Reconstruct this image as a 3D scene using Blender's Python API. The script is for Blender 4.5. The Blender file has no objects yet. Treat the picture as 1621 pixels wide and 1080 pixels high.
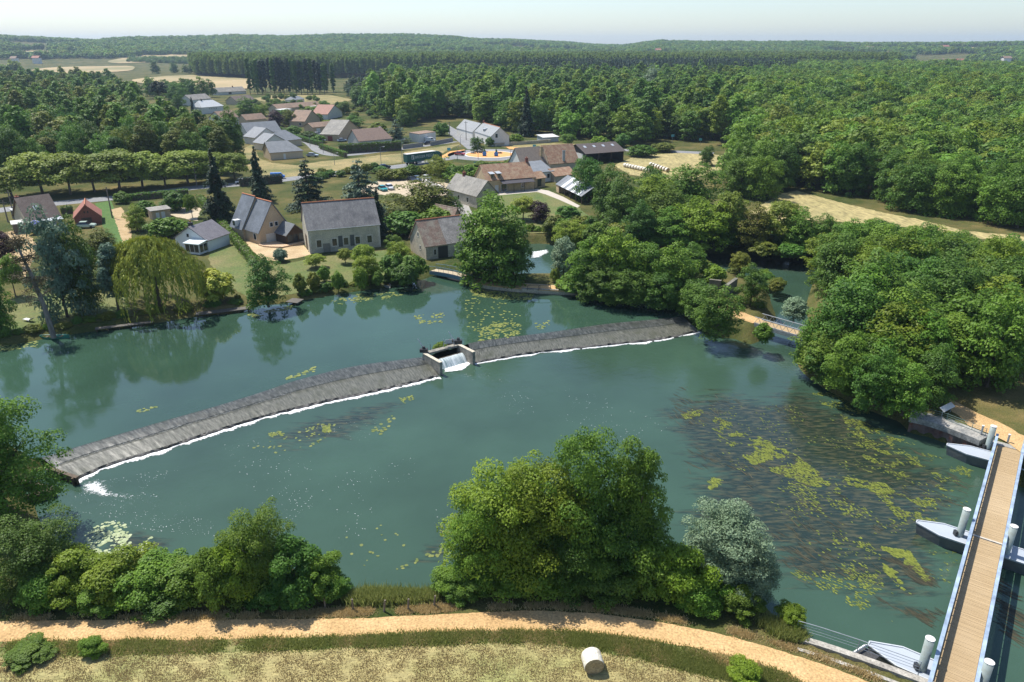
import bpy, bmesh, math, random
import numpy as np
from mathutils import Vector, Matrix, noise as mnoise
R = math.radians
rng = np.random.default_rng(7)
random.seed(7)
sc = bpy.context.scene
col = sc.collection

# ---------------------------------------------------------------- camera
F, HCAM, YH = 1150.0, 43.0, 72.0          # focal length (px of a 1621 wide frame), camera height, horizon row
PIT = math.atan((540 - YH) / F)
cd = bpy.data.cameras.new('camera'); cam = bpy.data.objects.new('camera', cd); col.objects.link(cam)
cd.sensor_width = 36.0; cd.lens = 36.0 * F / 1621.0; cd.clip_start = 0.5; cd.clip_end = 40000
cam.location = (0, 0, HCAM); cam.rotation_euler = (math.pi / 2 - PIT, 0, 0)
sc.camera = cam
# ---------------------------------------------------------------- sky, sun, exposure
SUN_EL, SUN_AZ = R(61), R(-52)             # azimuth from +Y towards +X
w = bpy.data.worlds.new('World'); sc.world = w; w.use_nodes = True
nt = w.node_tree; bgn = nt.nodes['Background']
sky = nt.nodes.new('ShaderNodeTexSky'); sky.sky_type = 'NISHITA'; sky.sun_disc = False
sky.sun_elevation = SUN_EL; sky.sun_rotation = SUN_AZ; sky.altitude = 700
sky.air_density = 1.0; sky.dust_density = 1.3; sky.ozone_density = 2.2
nt.links.new(sky.outputs[0], bgn.inputs[0]); bgn.inputs[1].default_value = 0.125
sl = bpy.data.lights.new('sun', 'SUN'); sl.energy = 4.6; sl.angle = R(0.53); sl.color = (1.0, 0.955, 0.88)
so = bpy.data.objects.new('sun', sl); col.objects.link(so)
sd = Vector((math.sin(SUN_AZ) * math.cos(SUN_EL), math.cos(SUN_AZ) * math.cos(SUN_EL), math.sin(SUN_EL)))
so.rotation_euler = (-sd).to_track_quat('-Z', 'Y').to_euler(); so.location = sd * 300
sc.view_settings.view_transform = 'Standard'; sc.view_settings.look = 'None'
sc.view_settings.exposure = 0.50; sc.view_settings.gamma = 1.0
sc.render.engine = 'CYCLES'
sc.cycles.use_denoising = True
sc.cycles.max_bounces = 6; sc.cycles.diffuse_bounces = 2; sc.cycles.glossy_bounces = 3
sc.cycles.transmission_bounces = 3; sc.cycles.transparent_max_bounces = 12; sc.cycles.volume_bounces = 0
sc.cycles.caustics_reflective = False; sc.cycles.caustics_refractive = False

# ---------------------------------------------------------------- projection helpers (a pixel of the photo -> a point of the place)
G = 2.0                                     # level of the land
ZU, ZD = 1.2, 0.0                           # water above and below the weir
cP, sP = math.cos(PIT), math.sin(PIT)
def at(px, py, z=G):
    u = (px - 810.5) / F; v = (540 - py) / F
    t = (z - HCAM) / (v * cP - sP)
    return Vector((u * t, (cP + v * sP) * t, z))
def proj(p):
    z = p[2] - HCAM
    d = p[1] * cP - z * sP; v = p[1] * sP + z * cP
    return 810.5 + F * p[0] / d, 540 - F * v / d
def height(px, py, top, z=G):
    p = at(px, py, z); lo, hi = 0.0, 90.0
    for _ in range(40):
        m = (lo + hi) / 2
        if proj((p.x, p.y, z + m))[1] > top: lo = m
        else: hi = m
    return lo
def ats(pts, z=G): return [at(a, b, z) for a, b in pts]
def smooth_line(pts, step=1.0, closed=False):
    P = [Vector(p) for p in pts]; out = []; n = len(P)
    for i in range(n if closed else n - 1):
        p0 = P[(i - 1) % n] if closed or i > 0 else P[i]
        p1, p2 = P[i], P[(i + 1) % n]
        p3 = P[(i + 2) % n] if closed or i + 2 < n else p2
        k = max(1, int((p2 - p1).length / step))
        for j in range(k):
            t = j / k
            out.append(0.5 * ((2 * p1) + (p2 - p0) * t + (2 * p0 - 5 * p1 + 4 * p2 - p3) * t * t + (3 * p1 - p0 - 3 * p2 + p3) * t ** 3))
    if not closed: out.append(P[-1])
    return out
def inside(poly, X, Y):
    X = np.asarray(X, float); Y = np.asarray(Y, float); res = np.zeros(X.shape, bool)
    n = len(poly)
    for i in range(n):
        x1, y1 = poly[i][0], poly[i][1]; x2, y2 = poly[(i + 1) % n][0], poly[(i + 1) % n][1]
        if y1 == y2: continue
        c = ((y1 > Y) != (y2 > Y)) & (X < (x2 - x1) * (Y - y1) / (y2 - y1) + x1)
        res ^= c
    return res
def dist_poly(poly, X, Y):
    d = np.full(X.shape, 1e9); n = len(poly)
    for i in range(n):
        ax, ay = poly[i][0], poly[i][1]; bx, by = poly[(i + 1) % n][0], poly[(i + 1) % n][1]
        vx, vy = bx - ax, by - ay; L = vx * vx + vy * vy + 1e-12
        t = np.clip(((X - ax) * vx + (Y - ay) * vy) / L, 0, 1)
        d = np.minimum(d, (X - ax - t * vx) ** 2 + (Y - ay - t * vy) ** 2)
    return np.sqrt(d)

# ---------------------------------------------------------------- tagging
def tag(o, label=None, cat=None, group=None, kind=None):
    if label: o['label'] = label
    if cat: o['category'] = cat
    if group: o['group'] = group
    if kind: o['kind'] = kind
    return o
def empty(name, loc=(0, 0, 0), rz=0.0, label=None, cat=None, group=None):
    o = bpy.data.objects.new(name, None); col.objects.link(o)
    o.location = loc; o.rotation_euler = (0, 0, rz); o.empty_display_size = 0.3
    return tag(o, label, cat, group)
def link(name, me, parent=None):
    o = bpy.data.objects.new(name, me); col.objects.link(o)
    if parent: o.parent = parent
    return o
def copy_tree(o, parent=None):
    c = o.copy(); col.objects.link(c)
    if parent: c.parent = parent
    for ch in list(o.children): copy_tree(ch, c)
    return c

# ---------------------------------------------------------------- materials
MATS = {}
def nodes(name):
    m = bpy.data.materials.new(name); m.use_nodes = True
    t = m.node_tree; return m, t, t.nodes['Principled BSDF'], t.nodes['Material Output']
def N(t, typ, **kw):
    n = t.nodes.new(typ)
    for k, v in kw.items():
        if k.startswith('i_'): n.inputs[int(k[2:]) if k[2:].isdigit() else k[2:].replace('_', ' ')].default_value = v
        else: setattr(n, k, v)
    return n
def c4(c): return (c[0], c[1], c[2], 1.0)
def coord(t, kind='Object', scale=(1, 1, 1), rot=(0, 0, 0)):
    tc = N(t, 'ShaderNodeTexCoord'); mp = N(t, 'ShaderNodeMapping')
    mp.inputs['Scale'].default_value = scale; mp.inputs['Rotation'].default_value = rot
    t.links.new(tc.outputs[kind], mp.inputs[0]); return mp.outputs[0]
def noise_mix(t, vec, scale, ca, cb, lo=.35, hi=.65, detail=5, rough=.6):
    n = N(t, 'ShaderNodeTexNoise'); n.inputs['Scale'].default_value = scale; n.inputs['Detail'].default_value = detail
    n.inputs['Roughness'].default_value = rough
    t.links.new(vec, n.inputs['Vector'])
    mr = N(t, 'ShaderNodeMapRange'); mr.inputs[1].default_value = lo; mr.inputs[2].default_value = hi
    t.links.new(n.outputs[0], mr.inputs[0])
    mx = N(t, 'ShaderNodeMix', data_type='RGBA')
    t.links.new(mr.outputs[0], mx.inputs[0])
    for i, c in ((6, ca), (7, cb)):
        if hasattr(c, 'is_linked') or hasattr(c, 'links'): t.links.new(c, mx.inputs[i])
        else: mx.inputs[i].default_value = c4(c)
    return mx.outputs[2], n
def bump(t, b, src, strength=.4, dist=.1):
    bn = N(t, 'ShaderNodeBump'); bn.inputs['Strength'].default_value = strength; bn.inputs['Distance'].default_value = dist
    t.links.new(src, bn.inputs['Height']); t.links.new(bn.outputs[0], b.inputs['Normal'])
def surf(name, ca, cb=None, scale=1.0, rough=.8, cc=None, scale2=.15, bmp=0.0, stretch=(1, 1, 1), metal=0.0, spec=.4, lo=.35, hi=.65, fine=None, rot=(0, 0, 0), bd=.05):
    """two or three colours mixed by noise, optional fine grain and bump"""
    if name in MATS: return MATS[name]
    m, t, b, o = nodes(name)
    b.inputs['Roughness'].default_value = rough; b.inputs['Metallic'].default_value = metal
    b.inputs['Specular IOR Level'].default_value = spec
    if cb is None: cb = tuple(x * .82 for x in ca)
    v = coord(t, 'Object', stretch, rot)
    c, n = noise_mix(t, v, scale, ca, cb, lo, hi)
    if cc is not None:
        v2 = coord(t, 'Object')
        c, n2 = noise_mix(t, v2, scale2, c, cc, .45, .68)
    if fine:
        v3 = coord(t, 'Object', stretch, rot)
        dk, n3 = noise_mix(t, v3, fine, (0.62, .62, .62), (1.3, 1.3, 1.3), .3, .7, 3)
        mul = N(t, 'ShaderNodeMix', data_type='RGBA', blend_type='MULTIPLY'); mul.inputs[0].default_value = 1
        t.links.new(c, mul.inputs[6]); t.links.new(dk, mul.inputs[7]); c = mul.outputs[2]; n = n3
    t.links.new(c, b.inputs['Base Color'])
    if bmp: bump(t, b, n.outputs[0], bmp, bd)
    MATS[name] = m; return m
def leaf_mat(name, ca, cb, trans=.3, rough=.55):
    """foliage: colour varies per tree, per clump (tint attribute); thin leaves let some light through"""
    if name in MATS: return MATS[name]
    m, t, b, o = nodes(name)
    b.inputs['Roughness'].default_value = rough; b.inputs['Specular IOR Level'].default_value = .25
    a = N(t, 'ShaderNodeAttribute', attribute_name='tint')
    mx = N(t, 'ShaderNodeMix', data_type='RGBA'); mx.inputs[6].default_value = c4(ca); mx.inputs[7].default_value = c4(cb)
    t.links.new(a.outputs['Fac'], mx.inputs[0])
    oi = N(t, 'ShaderNodeObjectInfo'); hs = N(t, 'ShaderNodeHueSaturation')
    mh = N(t, 'ShaderNodeMapRange'); mh.inputs[3].default_value = .487; mh.inputs[4].default_value = .516
    mv = N(t, 'ShaderNodeMapRange'); mv.inputs[3].default_value = .78; mv.inputs[4].default_value = 1.2
    ml = N(t, 'ShaderNodeMath', operation='MULTIPLY'); ml.inputs[1].default_value = 7.31
    fr = N(t, 'ShaderNodeMath', operation='FRACT')
    t.links.new(oi.outputs['Random'], mh.inputs[0]); t.links.new(oi.outputs['Random'], ml.inputs[0])
    t.links.new(ml.outputs[0], fr.inputs[0]); t.links.new(fr.outputs[0], mv.inputs[0])
    t.links.new(mh.outputs[0], hs.inputs['Hue']); t.links.new(mv.outputs[0], hs.inputs['Value'])
    t.links.new(mx.outputs[2], hs.inputs['Color'])
    t.links.new(hs.outputs[0], b.inputs['Base Color'])
    tr = N(t, 'ShaderNodeBsdfTranslucent'); t.links.new(hs.outputs[0], tr.inputs[0])
    ms = N(t, 'ShaderNodeMixShader'); ms.inputs[0].default_value = trans
    t.links.new(b.outputs[0], ms.inputs[1]); t.links.new(tr.outputs[0], ms.inputs[2]); t.links.new(ms.outputs[0], o.inputs[0])
    MATS[name] = m; return m
def flat(name, c, rough=.5, metal=0.0, spec=.5): return surf(name, c, tuple(x * .86 for x in c), 3.0, rough, metal=metal, spec=spec)

L = {}
L['deep'] = leaf_mat('leaf_deep', (0.0528, 0.1204, 0.0185), (0.1321, 0.2440, 0.0299), 0.32)
L['mid'] = leaf_mat('leaf_mid', (0.0777, 0.1597, 0.0182), (0.1867, 0.3035, 0.0317), 0.34)
L['yel'] = leaf_mat('leaf_yellow_green', (0.1159, 0.1858, 0.0155), (0.2455, 0.3328, 0.0288), 0.36)
L['lime'] = leaf_mat('leaf_lime', (0.1675, 0.2273, 0.0277), (0.3190, 0.3762, 0.0544), 0.36)
L['silver'] = leaf_mat('leaf_silver', (0.1428, 0.2070, 0.1066), (0.2856, 0.3690, 0.2296), 0.25)
L['willow'] = leaf_mat('leaf_willow', (0.2188, 0.2559, 0.0284), (0.4587, 0.4712, 0.0647), 0.3)
L['blue'] = leaf_mat('leaf_blue_green', (0.0750, 0.1425, 0.0930), (0.1800, 0.2625, 0.1725), 0.2)
L['fir'] = leaf_mat('leaf_fir', (.014, .034, .018), (.040, .075, .034), 0.12)
L['pine'] = leaf_mat('leaf_pine', (0.0338, 0.0754, 0.0312), (0.0845, 0.1404, 0.0546), 0.15)
L['purple'] = leaf_mat('leaf_purple', (.030, .012, .018), (.065, .028, .034), .25)
L['olive'] = leaf_mat('leaf_olive', (0.1068, 0.1430, 0.0167), (0.2198, 0.2359, 0.0293), 0.32)
L['brown'] = leaf_mat('leaf_dead', (.105, .080, .038), (.185, .140, .070), .15)
L['pop'] = leaf_mat('leaf_poplar', (0.1128, 0.2263, 0.0262), (0.2584, 0.3925, 0.0467), 0.32)
L['popw'] = leaf_mat('leaf_poplar_pale', (.150, .230, .040), (.250, .340, .070), .6)
BARK = surf('bark', (.14, .11, .085), (.07, .055, .04), 4, .9, stretch=(1, 1, .2))
BARKP = surf('bark_pale', (.26, .23, .20), (.13, .11, .10), 4, .9, stretch=(1, 1, .2))

# ---------------------------------------------------------------- mesh builder
class MB:
    def __init__(s): s.v = []; s.f = []; s.m = []
    def add(s, vs, fs, mi=0):
        o = len(s.v); s.v += [tuple(v) for v in vs]; s.f += [tuple(i + o for i in f) for f in fs]; s.m += [mi] * len(fs); return s
    def box(s, x0, x1, y0, y1, z0, z1, mi=0):
        return s.add([(x0, y0, z0), (x1, y0, z0), (x1, y1, z0), (x0, y1, z0), (x0, y0, z1), (x1, y0, z1), (x1, y1, z1), (x0, y1, z1)],
                     [(3, 2, 1, 0), (4, 5, 6, 7), (0, 1, 5, 4), (1, 2, 6, 5), (2, 3, 7, 6), (3, 0, 4, 7)], mi)
    def prism(s, poly, z0, z1, mi=0):
        n = len(poly)
        return s.add([(p[0], p[1], z0) for p in poly] + [(p[0], p[1], z1) for p in poly],
                     [tuple(range(n))[::-1], tuple(range(n, 2 * n))] + [(i, (i + 1) % n, n + (i + 1) % n, n + i) for i in range(n)], mi)
    def slab(s, quad, th, mi=0):          # a thick sheet, quad given on its upper side
        q = [Vector(p) for p in quad]; nrm = (q[1] - q[0]).cross(q[3] - q[0]).normalized() * th
        n = len(q)
        return s.add([p for p in q] + [p - nrm for p in q], [tuple(range(n)), tuple(range(n, 2 * n))[::-1]] + [((i + 1) % n, i, n + i, n + (i + 1) % n) for i in range(n)], mi)
    def tube(s, pts, rad, n=8, mi=0, cap=True):
        P = [Vector(p) for p in pts]; rs = rad if isinstance(rad, (list, tuple)) else [rad] * len(P); vs = []; fs = []
        for i, p in enumerate(P):
            d = (P[min(i + 1, len(P) - 1)] - P[max(i - 1, 0)]).normalized()
            a = d.cross(Vector((0, 0, 1)) if abs(d.z) < .9 else Vector((1, 0, 0))).normalized(); b = d.cross(a)
            for k in range(n):
                q = 2 * math.pi * k / n; vs.append(p + (a * math.cos(q) + b * math.sin(q)) * rs[i])
        for i in range(len(P) - 1):
            for k in range(n): fs.append((i * n + k, i * n + (k + 1) % n, (i + 1) * n + (k + 1) % n, (i + 1) * n + k))
        if cap: fs += [tuple(range(n))[::-1], tuple(range((len(P) - 1) * n, len(P) * n))]
        return s.add(vs, fs, mi)
    def build(s, name, mats, parent=None, smooth=False, bevel=0):
        me = bpy.data.meshes.new(name); me.from_pydata(s.v, [], s.f)
        if not isinstance(mats, (list, tuple)): mats = [mats]
        for m in mats: me.materials.append(m)
        me.polygons.foreach_set('material_index', s.m)
        bm = bmesh.new(); bm.from_mesh(me); bmesh.ops.recalc_face_normals(bm, faces=bm.faces); bm.to_mesh(me); bm.free()
        if smooth: me.polygons.foreach_set('use_smooth', [True] * len(me.polygons))
        o = link(name, me, parent)
        if bevel:
            md = o.modifiers.new('bevel', 'BEVEL'); md.width = bevel; md.segments = 1; md.limit_method = 'ANGLE'
        return o
def np_mesh(name, V, Q, mats, attr=None, smooth=False):
    V = np.asarray(V, np.float32); Q = np.asarray(Q, np.int32); k = Q.shape[1]
    me = bpy.data.meshes.new(name)
    me.vertices.add(len(V)); me.vertices.foreach_set('co', V.ravel())
    me.loops.add(Q.size); me.loops.foreach_set('vertex_index', Q.ravel())
    me.polygons.add(len(Q)); me.polygons.foreach_set('loop_start', np.arange(len(Q), dtype=np.int32) * k)
    if smooth: me.polygons.foreach_set('use_smooth', np.ones(len(Q), bool))
    me.update(calc_edges=True)
    for an, arr in (attr or {}).items():
        a = me.attributes.new(an, 'FLOAT', 'POINT'); a.data.foreach_set('value', np.asarray(arr, np.float32))
    for m in mats: me.materials.append(m)
    return me
SHORE_XY = []
def off_bank(p, gap=2.3):
    """keep ground sheets off the sloping bank"""
    best = 1e9
    if p.y > 420 or abs(p.x) > 330: return p
    for i in range(len(SHORE_XY)):
        ax_, ay_ = SHORE_XY[i]; bx_, by_ = SHORE_XY[(i + 1) % len(SHORE_XY)]; vx, vy = bx_ - ax_, by_ - ay_
        t = max(0, min(1, ((p.x - ax_) * vx + (p.y - ay_) * vy) / (vx * vx + vy * vy + 1e-9))); qx, qy = ax_ + t * vx, ay_ + t * vy; d = math.hypot(p.x - qx, p.y - qy)
        if d < best: best, nx_, ny_ = d, qx, qy
    ins_ = bool(inside(SHORE_XY, np.array([p.x]), np.array([p.y]))[0])
    if best >= gap and not ins_: return p
    o = Vector((p.x - nx_, p.y - ny_, 0)) * (-1 if ins_ else 1)
    if o.length < 1e-3: return p
    return Vector((nx_, ny_, 0)) + o.normalized() * gap
def sheet(name, pts, z, mat, fray=0.0, step=.8, closed_smooth=False, kind='structure', label=None, fr_sc=.9):
    """flat piece of ground laid on the land, its edge a little uneven"""
    P = [Vector((p[0], p[1], 0)) for p in pts]
    if closed_smooth: P = smooth_line(P, step, True)
    elif fray:
        Q = []
        for i in range(len(P)):
            a, b = P[i], P[(i + 1) % len(P)]; k = max(1, int((b - a).length / step))
            Q += [a.lerp(b, j / k) for j in range(k)]
        P = Q
    if fray:
        P = [p + Vector((mnoise.noise(p * fr_sc), mnoise.noise(p * fr_sc + Vector((31, 7, 3))), 0)) * fray + Vector((random.uniform(-1, 1), random.uniform(-1, 1), 0)) * fray * .25 for p in P]
    if SHORE_XY and z > G - .1: P = [off_bank(p) for p in P]
    me = bpy.data.meshes.new(name); bm = bmesh.new()
    vs = [bm.verts.new((p.x, p.y, z)) for p in P]; f = bm.faces.new(vs)
    if f.normal.z < 0: f.normal_flip()
    bm.normal_update()
    if f.normal.z < 0: f.normal_flip()
    bmesh.ops.triangulate(bm, faces=bm.faces); bm.to_mesh(me); bm.free(); me.materials.append(mat)
    o = link(name, me); tag(o, label, None, None, kind); return o
def ribbon(name, pts, wid, z, mat, kind='structure', label=None, fray=0, step=2.0):
    C = smooth_line([Vector((p[0], p[1], 0)) for p in pts], step); Lp = []; Rp = []
    for i, p in enumerate(C):
        d = (C[min(i + 1, len(C) - 1)] - C[max(i - 1, 0)]).normalized(); n = Vector((-d.y, d.x, 0))
        Lp.append(p + n * wid / 2); Rp.append(p - n * wid / 2)
    mb = MB(); k = len(C)
    mb.add([(p.x, p.y, z) for p in Lp] + [(p.x, p.y, z) for p in Rp], [(k + i, k + i + 1, i + 1, i) for i in range(k - 1)])
    o = mb.build(name, mat); return tag(o, label, None, None, kind)

# ================================================================ THE LAND
def px2w(pts, z=0.0): return [at(a, b, z) for a, b in pts]
NORTH = [(-520, 600), (-200, 562), (0, 549), (60, 539), (140, 526), (230, 515), (300, 503), (380, 495), (410, 483), (440, 482), (470, 478), (530, 467), (600, 457), (640, 450), (676, 441), (700, 431), (722, 428), (748, 438), (765, 450), (800, 455), (850, 460), (905, 463), (930, 474), (1000, 484), (1060, 487), (1092, 500)]
CREST = [(65, 725), (181, 690), (259, 667), (350, 641), (420, 619), (471, 602), (561, 580), (665, 566), (706, 556), (738, 545.5), (780, 537), (871, 526), (961, 513), (1039, 505.6), (1080, 501)]
TOE = [(112, 763), (181, 734), (259, 711), (337, 685), (420, 660), (510, 638), (577, 624), (640, 609.5), (699, 594), (748, 576), (800, 566.5), (845, 559.5), (910, 552), (1039, 538.5), (1104, 525)]
DSR = [(1118, 530), (1165, 537), (1187, 546), (1200, 541), (1213, 535), (1219, 520), (1228, 506)]
RACEP = [(1222, 484), (1207, 455), (1160, 441), (1115, 436), (1060, 443), (960, 443), (900, 445), (870, 442), (800, 442), (770, 437), (740, 424), (722, 404), (760, 394), (836, 386), (882, 388), (960, 398), (1040, 402), (1115, 401), (1200, 403), (1285, 413), (1292, 430), (1280, 470), (1276, 492), (1283, 516)]
EAST = [(1275, 545), (1262, 572), (1274, 592), (1300, 612), (1345, 636), (1390, 655), (1425, 668), (1437, 681), 'quay', (1640, 782), (2000, 900), (2300, 1300)]
SOUTH = [(1720, 1190), (1600, 1130), (1475, 1089), (1400, 1062), (1330, 1038), (1262, 1013), (1240, 990), (1212, 962), (1150, 930), (1050, 896), (900, 886), (760, 892), (700, 932), (620, 944), (550, 938), (500, 908), (300, 884), (150, 880), (95, 866), (70, 845), (58, 815), (50, 790), (30, 775)]
WEST = [(40, 752), (52, 738), (55, 727), (0, 702), (-150, 692), (-520, 720)]
nU = [p.xy for p in px2w(NORTH, ZU)]
_fq = [at(a, b, 1.9) for a, b in [(1442, 659), (1480, 668), (1520, 682), (1562, 699)]]
_q = EAST.index('quay'); EAST_W = [p.xy for p in px2w(EAST[:_q], ZD)] + [Vector((p.x - .25, p.y - .45)) for p in _fq] + [p.xy for p in px2w(EAST[_q + 1:], ZD)]
shore = nU + [p.xy for p in px2w(DSR + RACEP, ZD)] + EAST_W + [p.xy for p in px2w(SOUTH, ZD)] + [p.xy for p in px2w(WEST, ZU)]
SHORE = [Vector((p[0], p[1], 0)) for p in shore]
crest_w = [Vector((p.x, p.y, ZU)) for p in px2w(CREST, ZU)]
toe_w = [Vector((p.x, p.y, .05)) for p in px2w(TOE, .05)]

def ridge_at(x, y):
    """height of the far hills, by direction"""
    px = 810.5 + F * x / np.maximum(y * cP, 1.0)
    xs = [-400, 0, 60, 150, 200, 280, 380, 450, 520, 650, 720, 760, 800, 860, 900, 940, 985, 1040, 1100, 1200, 1300, 1350, 1450, 1500, 1621, 2000]
    ys = [60, 59, 61, 64, 60, 59, 57, 59, 57, 56, 58, 62, 62, 65, 67, 71, 72, 65, 67, 68, 67, 69, 68, 68, 67, 66]
    return np.interp(px, xs, ys)
def terrain(x, y):
    """land away from the river"""
    x = np.asarray(x, float); y = np.asarray(y, float)
    r = np.hypot(x, y)
    zr = HCAM + (72 - ridge_at(x, y)) * .000746 * 3300 - 13
    t = np.clip((r - 1450) / (3300 - 1450), 0, 1); t = t * t * (3 - 2 * t)
    wob = np.sin(x * .004 + 1) * np.cos(y * .0031) * 3 * np.clip((r - 900) / 900, 0, 1)
    return G + (zr - G) * t + wob
def axis(lo, hi, fine_lo, fine_hi, st, gr):
    a = list(np.arange(fine_lo, fine_hi + .01, st)); s = st; x = fine_hi
    while x < hi: s *= gr; x += s; a.append(x)
    s = st; x = fine_lo; b = []
    while x > lo: s *= gr; x -= s; b.append(x)
    return np.array(b[::-1] + a)
ax = axis(-9000, 9000, -110, 115, .8, 1.07); ay = axis(-250, 9500, 26, 190, .8, 1.035)
GX, GY = np.meshgrid(ax, ay)
Zt = terrain(GX, GY)
near = (np.abs(GX) < 330) & (GY < 420)
ins = np.zeros(GX.shape, bool); dd = np.full(GX.shape, 99.0)
xy = [(p.x, p.y) for p in smooth_line(SHORE, 2.0, True)]
SHORE_XY[:] = xy
ins[near] = inside(xy, GX[near], GY[near]); dd[near] = dist_poly(xy, GX[near], GY[near])
sgn = np.where(ins, dd, -dd)                                    # >0 in the water
upper = GY > np.interp(GX, [p.x for p in crest_w], [p.y for p in crest_w]) - 1
upper &= (GX < 29) & (GY < 150)
lvl = np.where(upper & ~((GX > 0) & (GY > 132)), ZU, ZD)
bank = np.where(sgn < 0, lvl + np.clip(-sgn / 2.2, 0, 1) * (G - lvl), lvl - np.clip(sgn / 2.5, 0, 1) * (lvl + 1.6))
Zt = np.where(near & (sgn > -2.2), np.minimum(bank, G), Zt)
ny, nx = GX.shape
idx = np.arange(nx * ny).reshape(ny, nx)
Q = np.stack([idx[:-1, :-1], idx[:-1, 1:], idx[1:, 1:], idx[1:, :-1]], -1).reshape(-1, 4)
def ground_mat():
    m, t, b, o = nodes('ground'); b.inputs['Roughness'].default_value = .95; b.inputs['Specular IOR Level'].default_value = .1
    v = coord(t, 'Object')
    c, n = noise_mix(t, v, .055, (.040, .062, .016), (.195, .150, .062), .42, .66, 6)
    c, n1 = noise_mix(t, v, .35, c, (.075, .090, .026), .42, .72, 5)
    c, n2 = noise_mix(t, v, 2.2, c, (.125, .108, .042), .5, .78, 6)
    g, n3 = noise_mix(t, v, 6, (.6, .6, .6), (1.3, 1.3, 1.25), .3, .7, 4)
    mul = N(t, 'ShaderNodeMix', data_type='RGBA', blend_type='MULTIPLY'); mul.inputs[0].default_value = 1
    t.links.new(c, mul.inputs[6]); t.links.new(g, mul.inputs[7]); t.links.new(mul.outputs[2], b.inputs['Base Color'])
    bump(t, b, n2.outputs[0], .6, .3); return m
me = np_mesh('ground', np.stack([GX, GY, Zt], -1).reshape(-1, 3), Q, [ground_mat()], smooth=True)
tag(link('ground', me), kind='structure')

# ---------------------------------------------------------------- water
_f = at(1450, 860, 0) - at(1100, 680, 0); FLOW = math.atan2(_f.y, _f.x)
def water_mat(name, body, weedy=False, sc_=1.0, rough=.06, bs=.05, ior=1.40):
    m, t, b, o = nodes(name)
    v = coord(t, 'Object')
    c, n = noise_mix(t, v, .03, tuple(x * 1.12 for x in body), tuple(x * .70 for x in body), .35, .65, 4)
    if weedy:
        a = N(t, 'ShaderNodeAttribute', attribute_name='weed')
        v2 = coord(t, 'Object', (.17, .75, 1), (0, 0, -FLOW))
        s1 = N(t, 'ShaderNodeTexNoise'); s1.inputs['Scale'].default_value = 1.3; s1.inputs['Detail'].default_value = 8; s1.inputs['Roughness'].default_value = .68; s1.inputs['Distortion'].default_value = .6
        t.links.new(v2, s1.inputs[0])
        mu = N(t, 'ShaderNodeMath', operation='MULTIPLY_ADD'); mu.inputs[1].default_value = .62; mu.inputs[2].default_value = -.42
        t.links.new(a.outputs['Fac'], mu.inputs[0])
        ad = N(t, 'ShaderNodeMath', operation='ADD'); t.links.new(s1.outputs[0], ad.inputs[0]); t.links.new(mu.outputs[0], ad.inputs[1])
        mr = N(t, 'ShaderNodeMapRange'); mr.inputs[1].default_value = .43; mr.inputs[2].default_value = .64; mr.inputs[4].default_value = .86
        t.links.new(ad.outputs[0], mr.inputs[0])
        wc, wn = noise_mix(t, v2, 4.0, (.013, .022, .018), (.095, .085, .042), .46, .70, 8)
        mx = N(t, 'ShaderNodeMix', data_type='RGBA'); t.links.new(mr.outputs[0], mx.inputs[0]); t.links.new(c, mx.inputs[6]); t.links.new(wc, mx.inputs[7]); c = mx.outputs[2]
    t.links.new(c, b.inputs['Base Color'])
    b.inputs['Roughness'].default_value = rough; b.inputs['IOR'].default_value = ior
    n1 = N(t, 'ShaderNodeTexNoise'); n1.inputs['Scale'].default_value = .9 * sc_; n1.inputs['Detail'].default_value = 7; n1.inputs['Roughness'].default_value = .62; n1.inputs['Distortion'].default_value = .8
    t.links.new(v, n1.inputs[0]); bump(t, b, n1.outputs[0], bs, .25)
    return m
wx = np.arange(-150, 151, 1.2); wy = np.arange(24, 205, 1.2)
WX, WY = np.meshgrid(wx, wy)
W1 = [(p.x, p.y) for p in px2w([(1020, 655), (1050, 635), (1130, 612), (1200, 625), (1262, 600), (1300, 625), (1440, 700), (1545, 760), (1520, 900), (1490, 985), (1440, 985), (1330, 950), (1240, 925), (1160, 860), (1060, 830), (1090, 760), (1060, 700)])]
W2 = [(p.x, p.y) for p in px2w([(390, 690), (470, 665), (560, 640), (640, 625), (650, 645), (560, 700), (440, 720)])]
W3 = [(p.x, p.y) for p in px2w([(160, 840), (250, 830), (290, 870), (230, 890), (150, 880)])]
W5 = [(p.x, p.y) for p in px2w([(1100, 398), (1290, 408), (1290, 436), (1200, 428), (1100, 424)])]
W4 = [(p.x, p.y) for p in px2w([(690, 820), (760, 830), (740, 900), (620, 905)])]
weed = np.zeros(WX.shape)
for poly, amt, fall in ((W1, 1.0, 5.0), (W2, .85, 3.0), (W3, .9, 2.0), (W4, .7, 2.0), (W5, 1.0, 4.0)):
    i_ = inside(poly, WX, WY); d_ = dist_poly(poly, WX, WY)
    weed = np.maximum(weed, amt * np.clip(.5 + np.where(i_, d_, -d_) / (2 * fall), 0, 1))
idx = np.arange(WX.size).reshape(WX.shape)
Q = np.stack([idx[:-1, :-1], idx[:-1, 1:], idx[1:, 1:], idx[1:, :-1]], -1).reshape(-1, 4)
me = np_mesh('water', np.stack([WX, WY, np.zeros(WX.shape)], -1).reshape(-1, 3), Q, [water_mat('water_below_weir', (.041, .082, .055), True, 1.0, .06, .14)], {'weed': weed.ravel()}, True)
tag(link('water', me), kind='structure')
pool = [Vector((p[0], p[1] + (4.0 if i > 1 else 0), 0)) for i, p in enumerate(nU)]
pool[-1] = crest_w[-1] + Vector((1.0, .6, 0)); pool[-2] += Vector((0, -1, 0)); pool[-3] += Vector((0, -2, 0)); 
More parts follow.
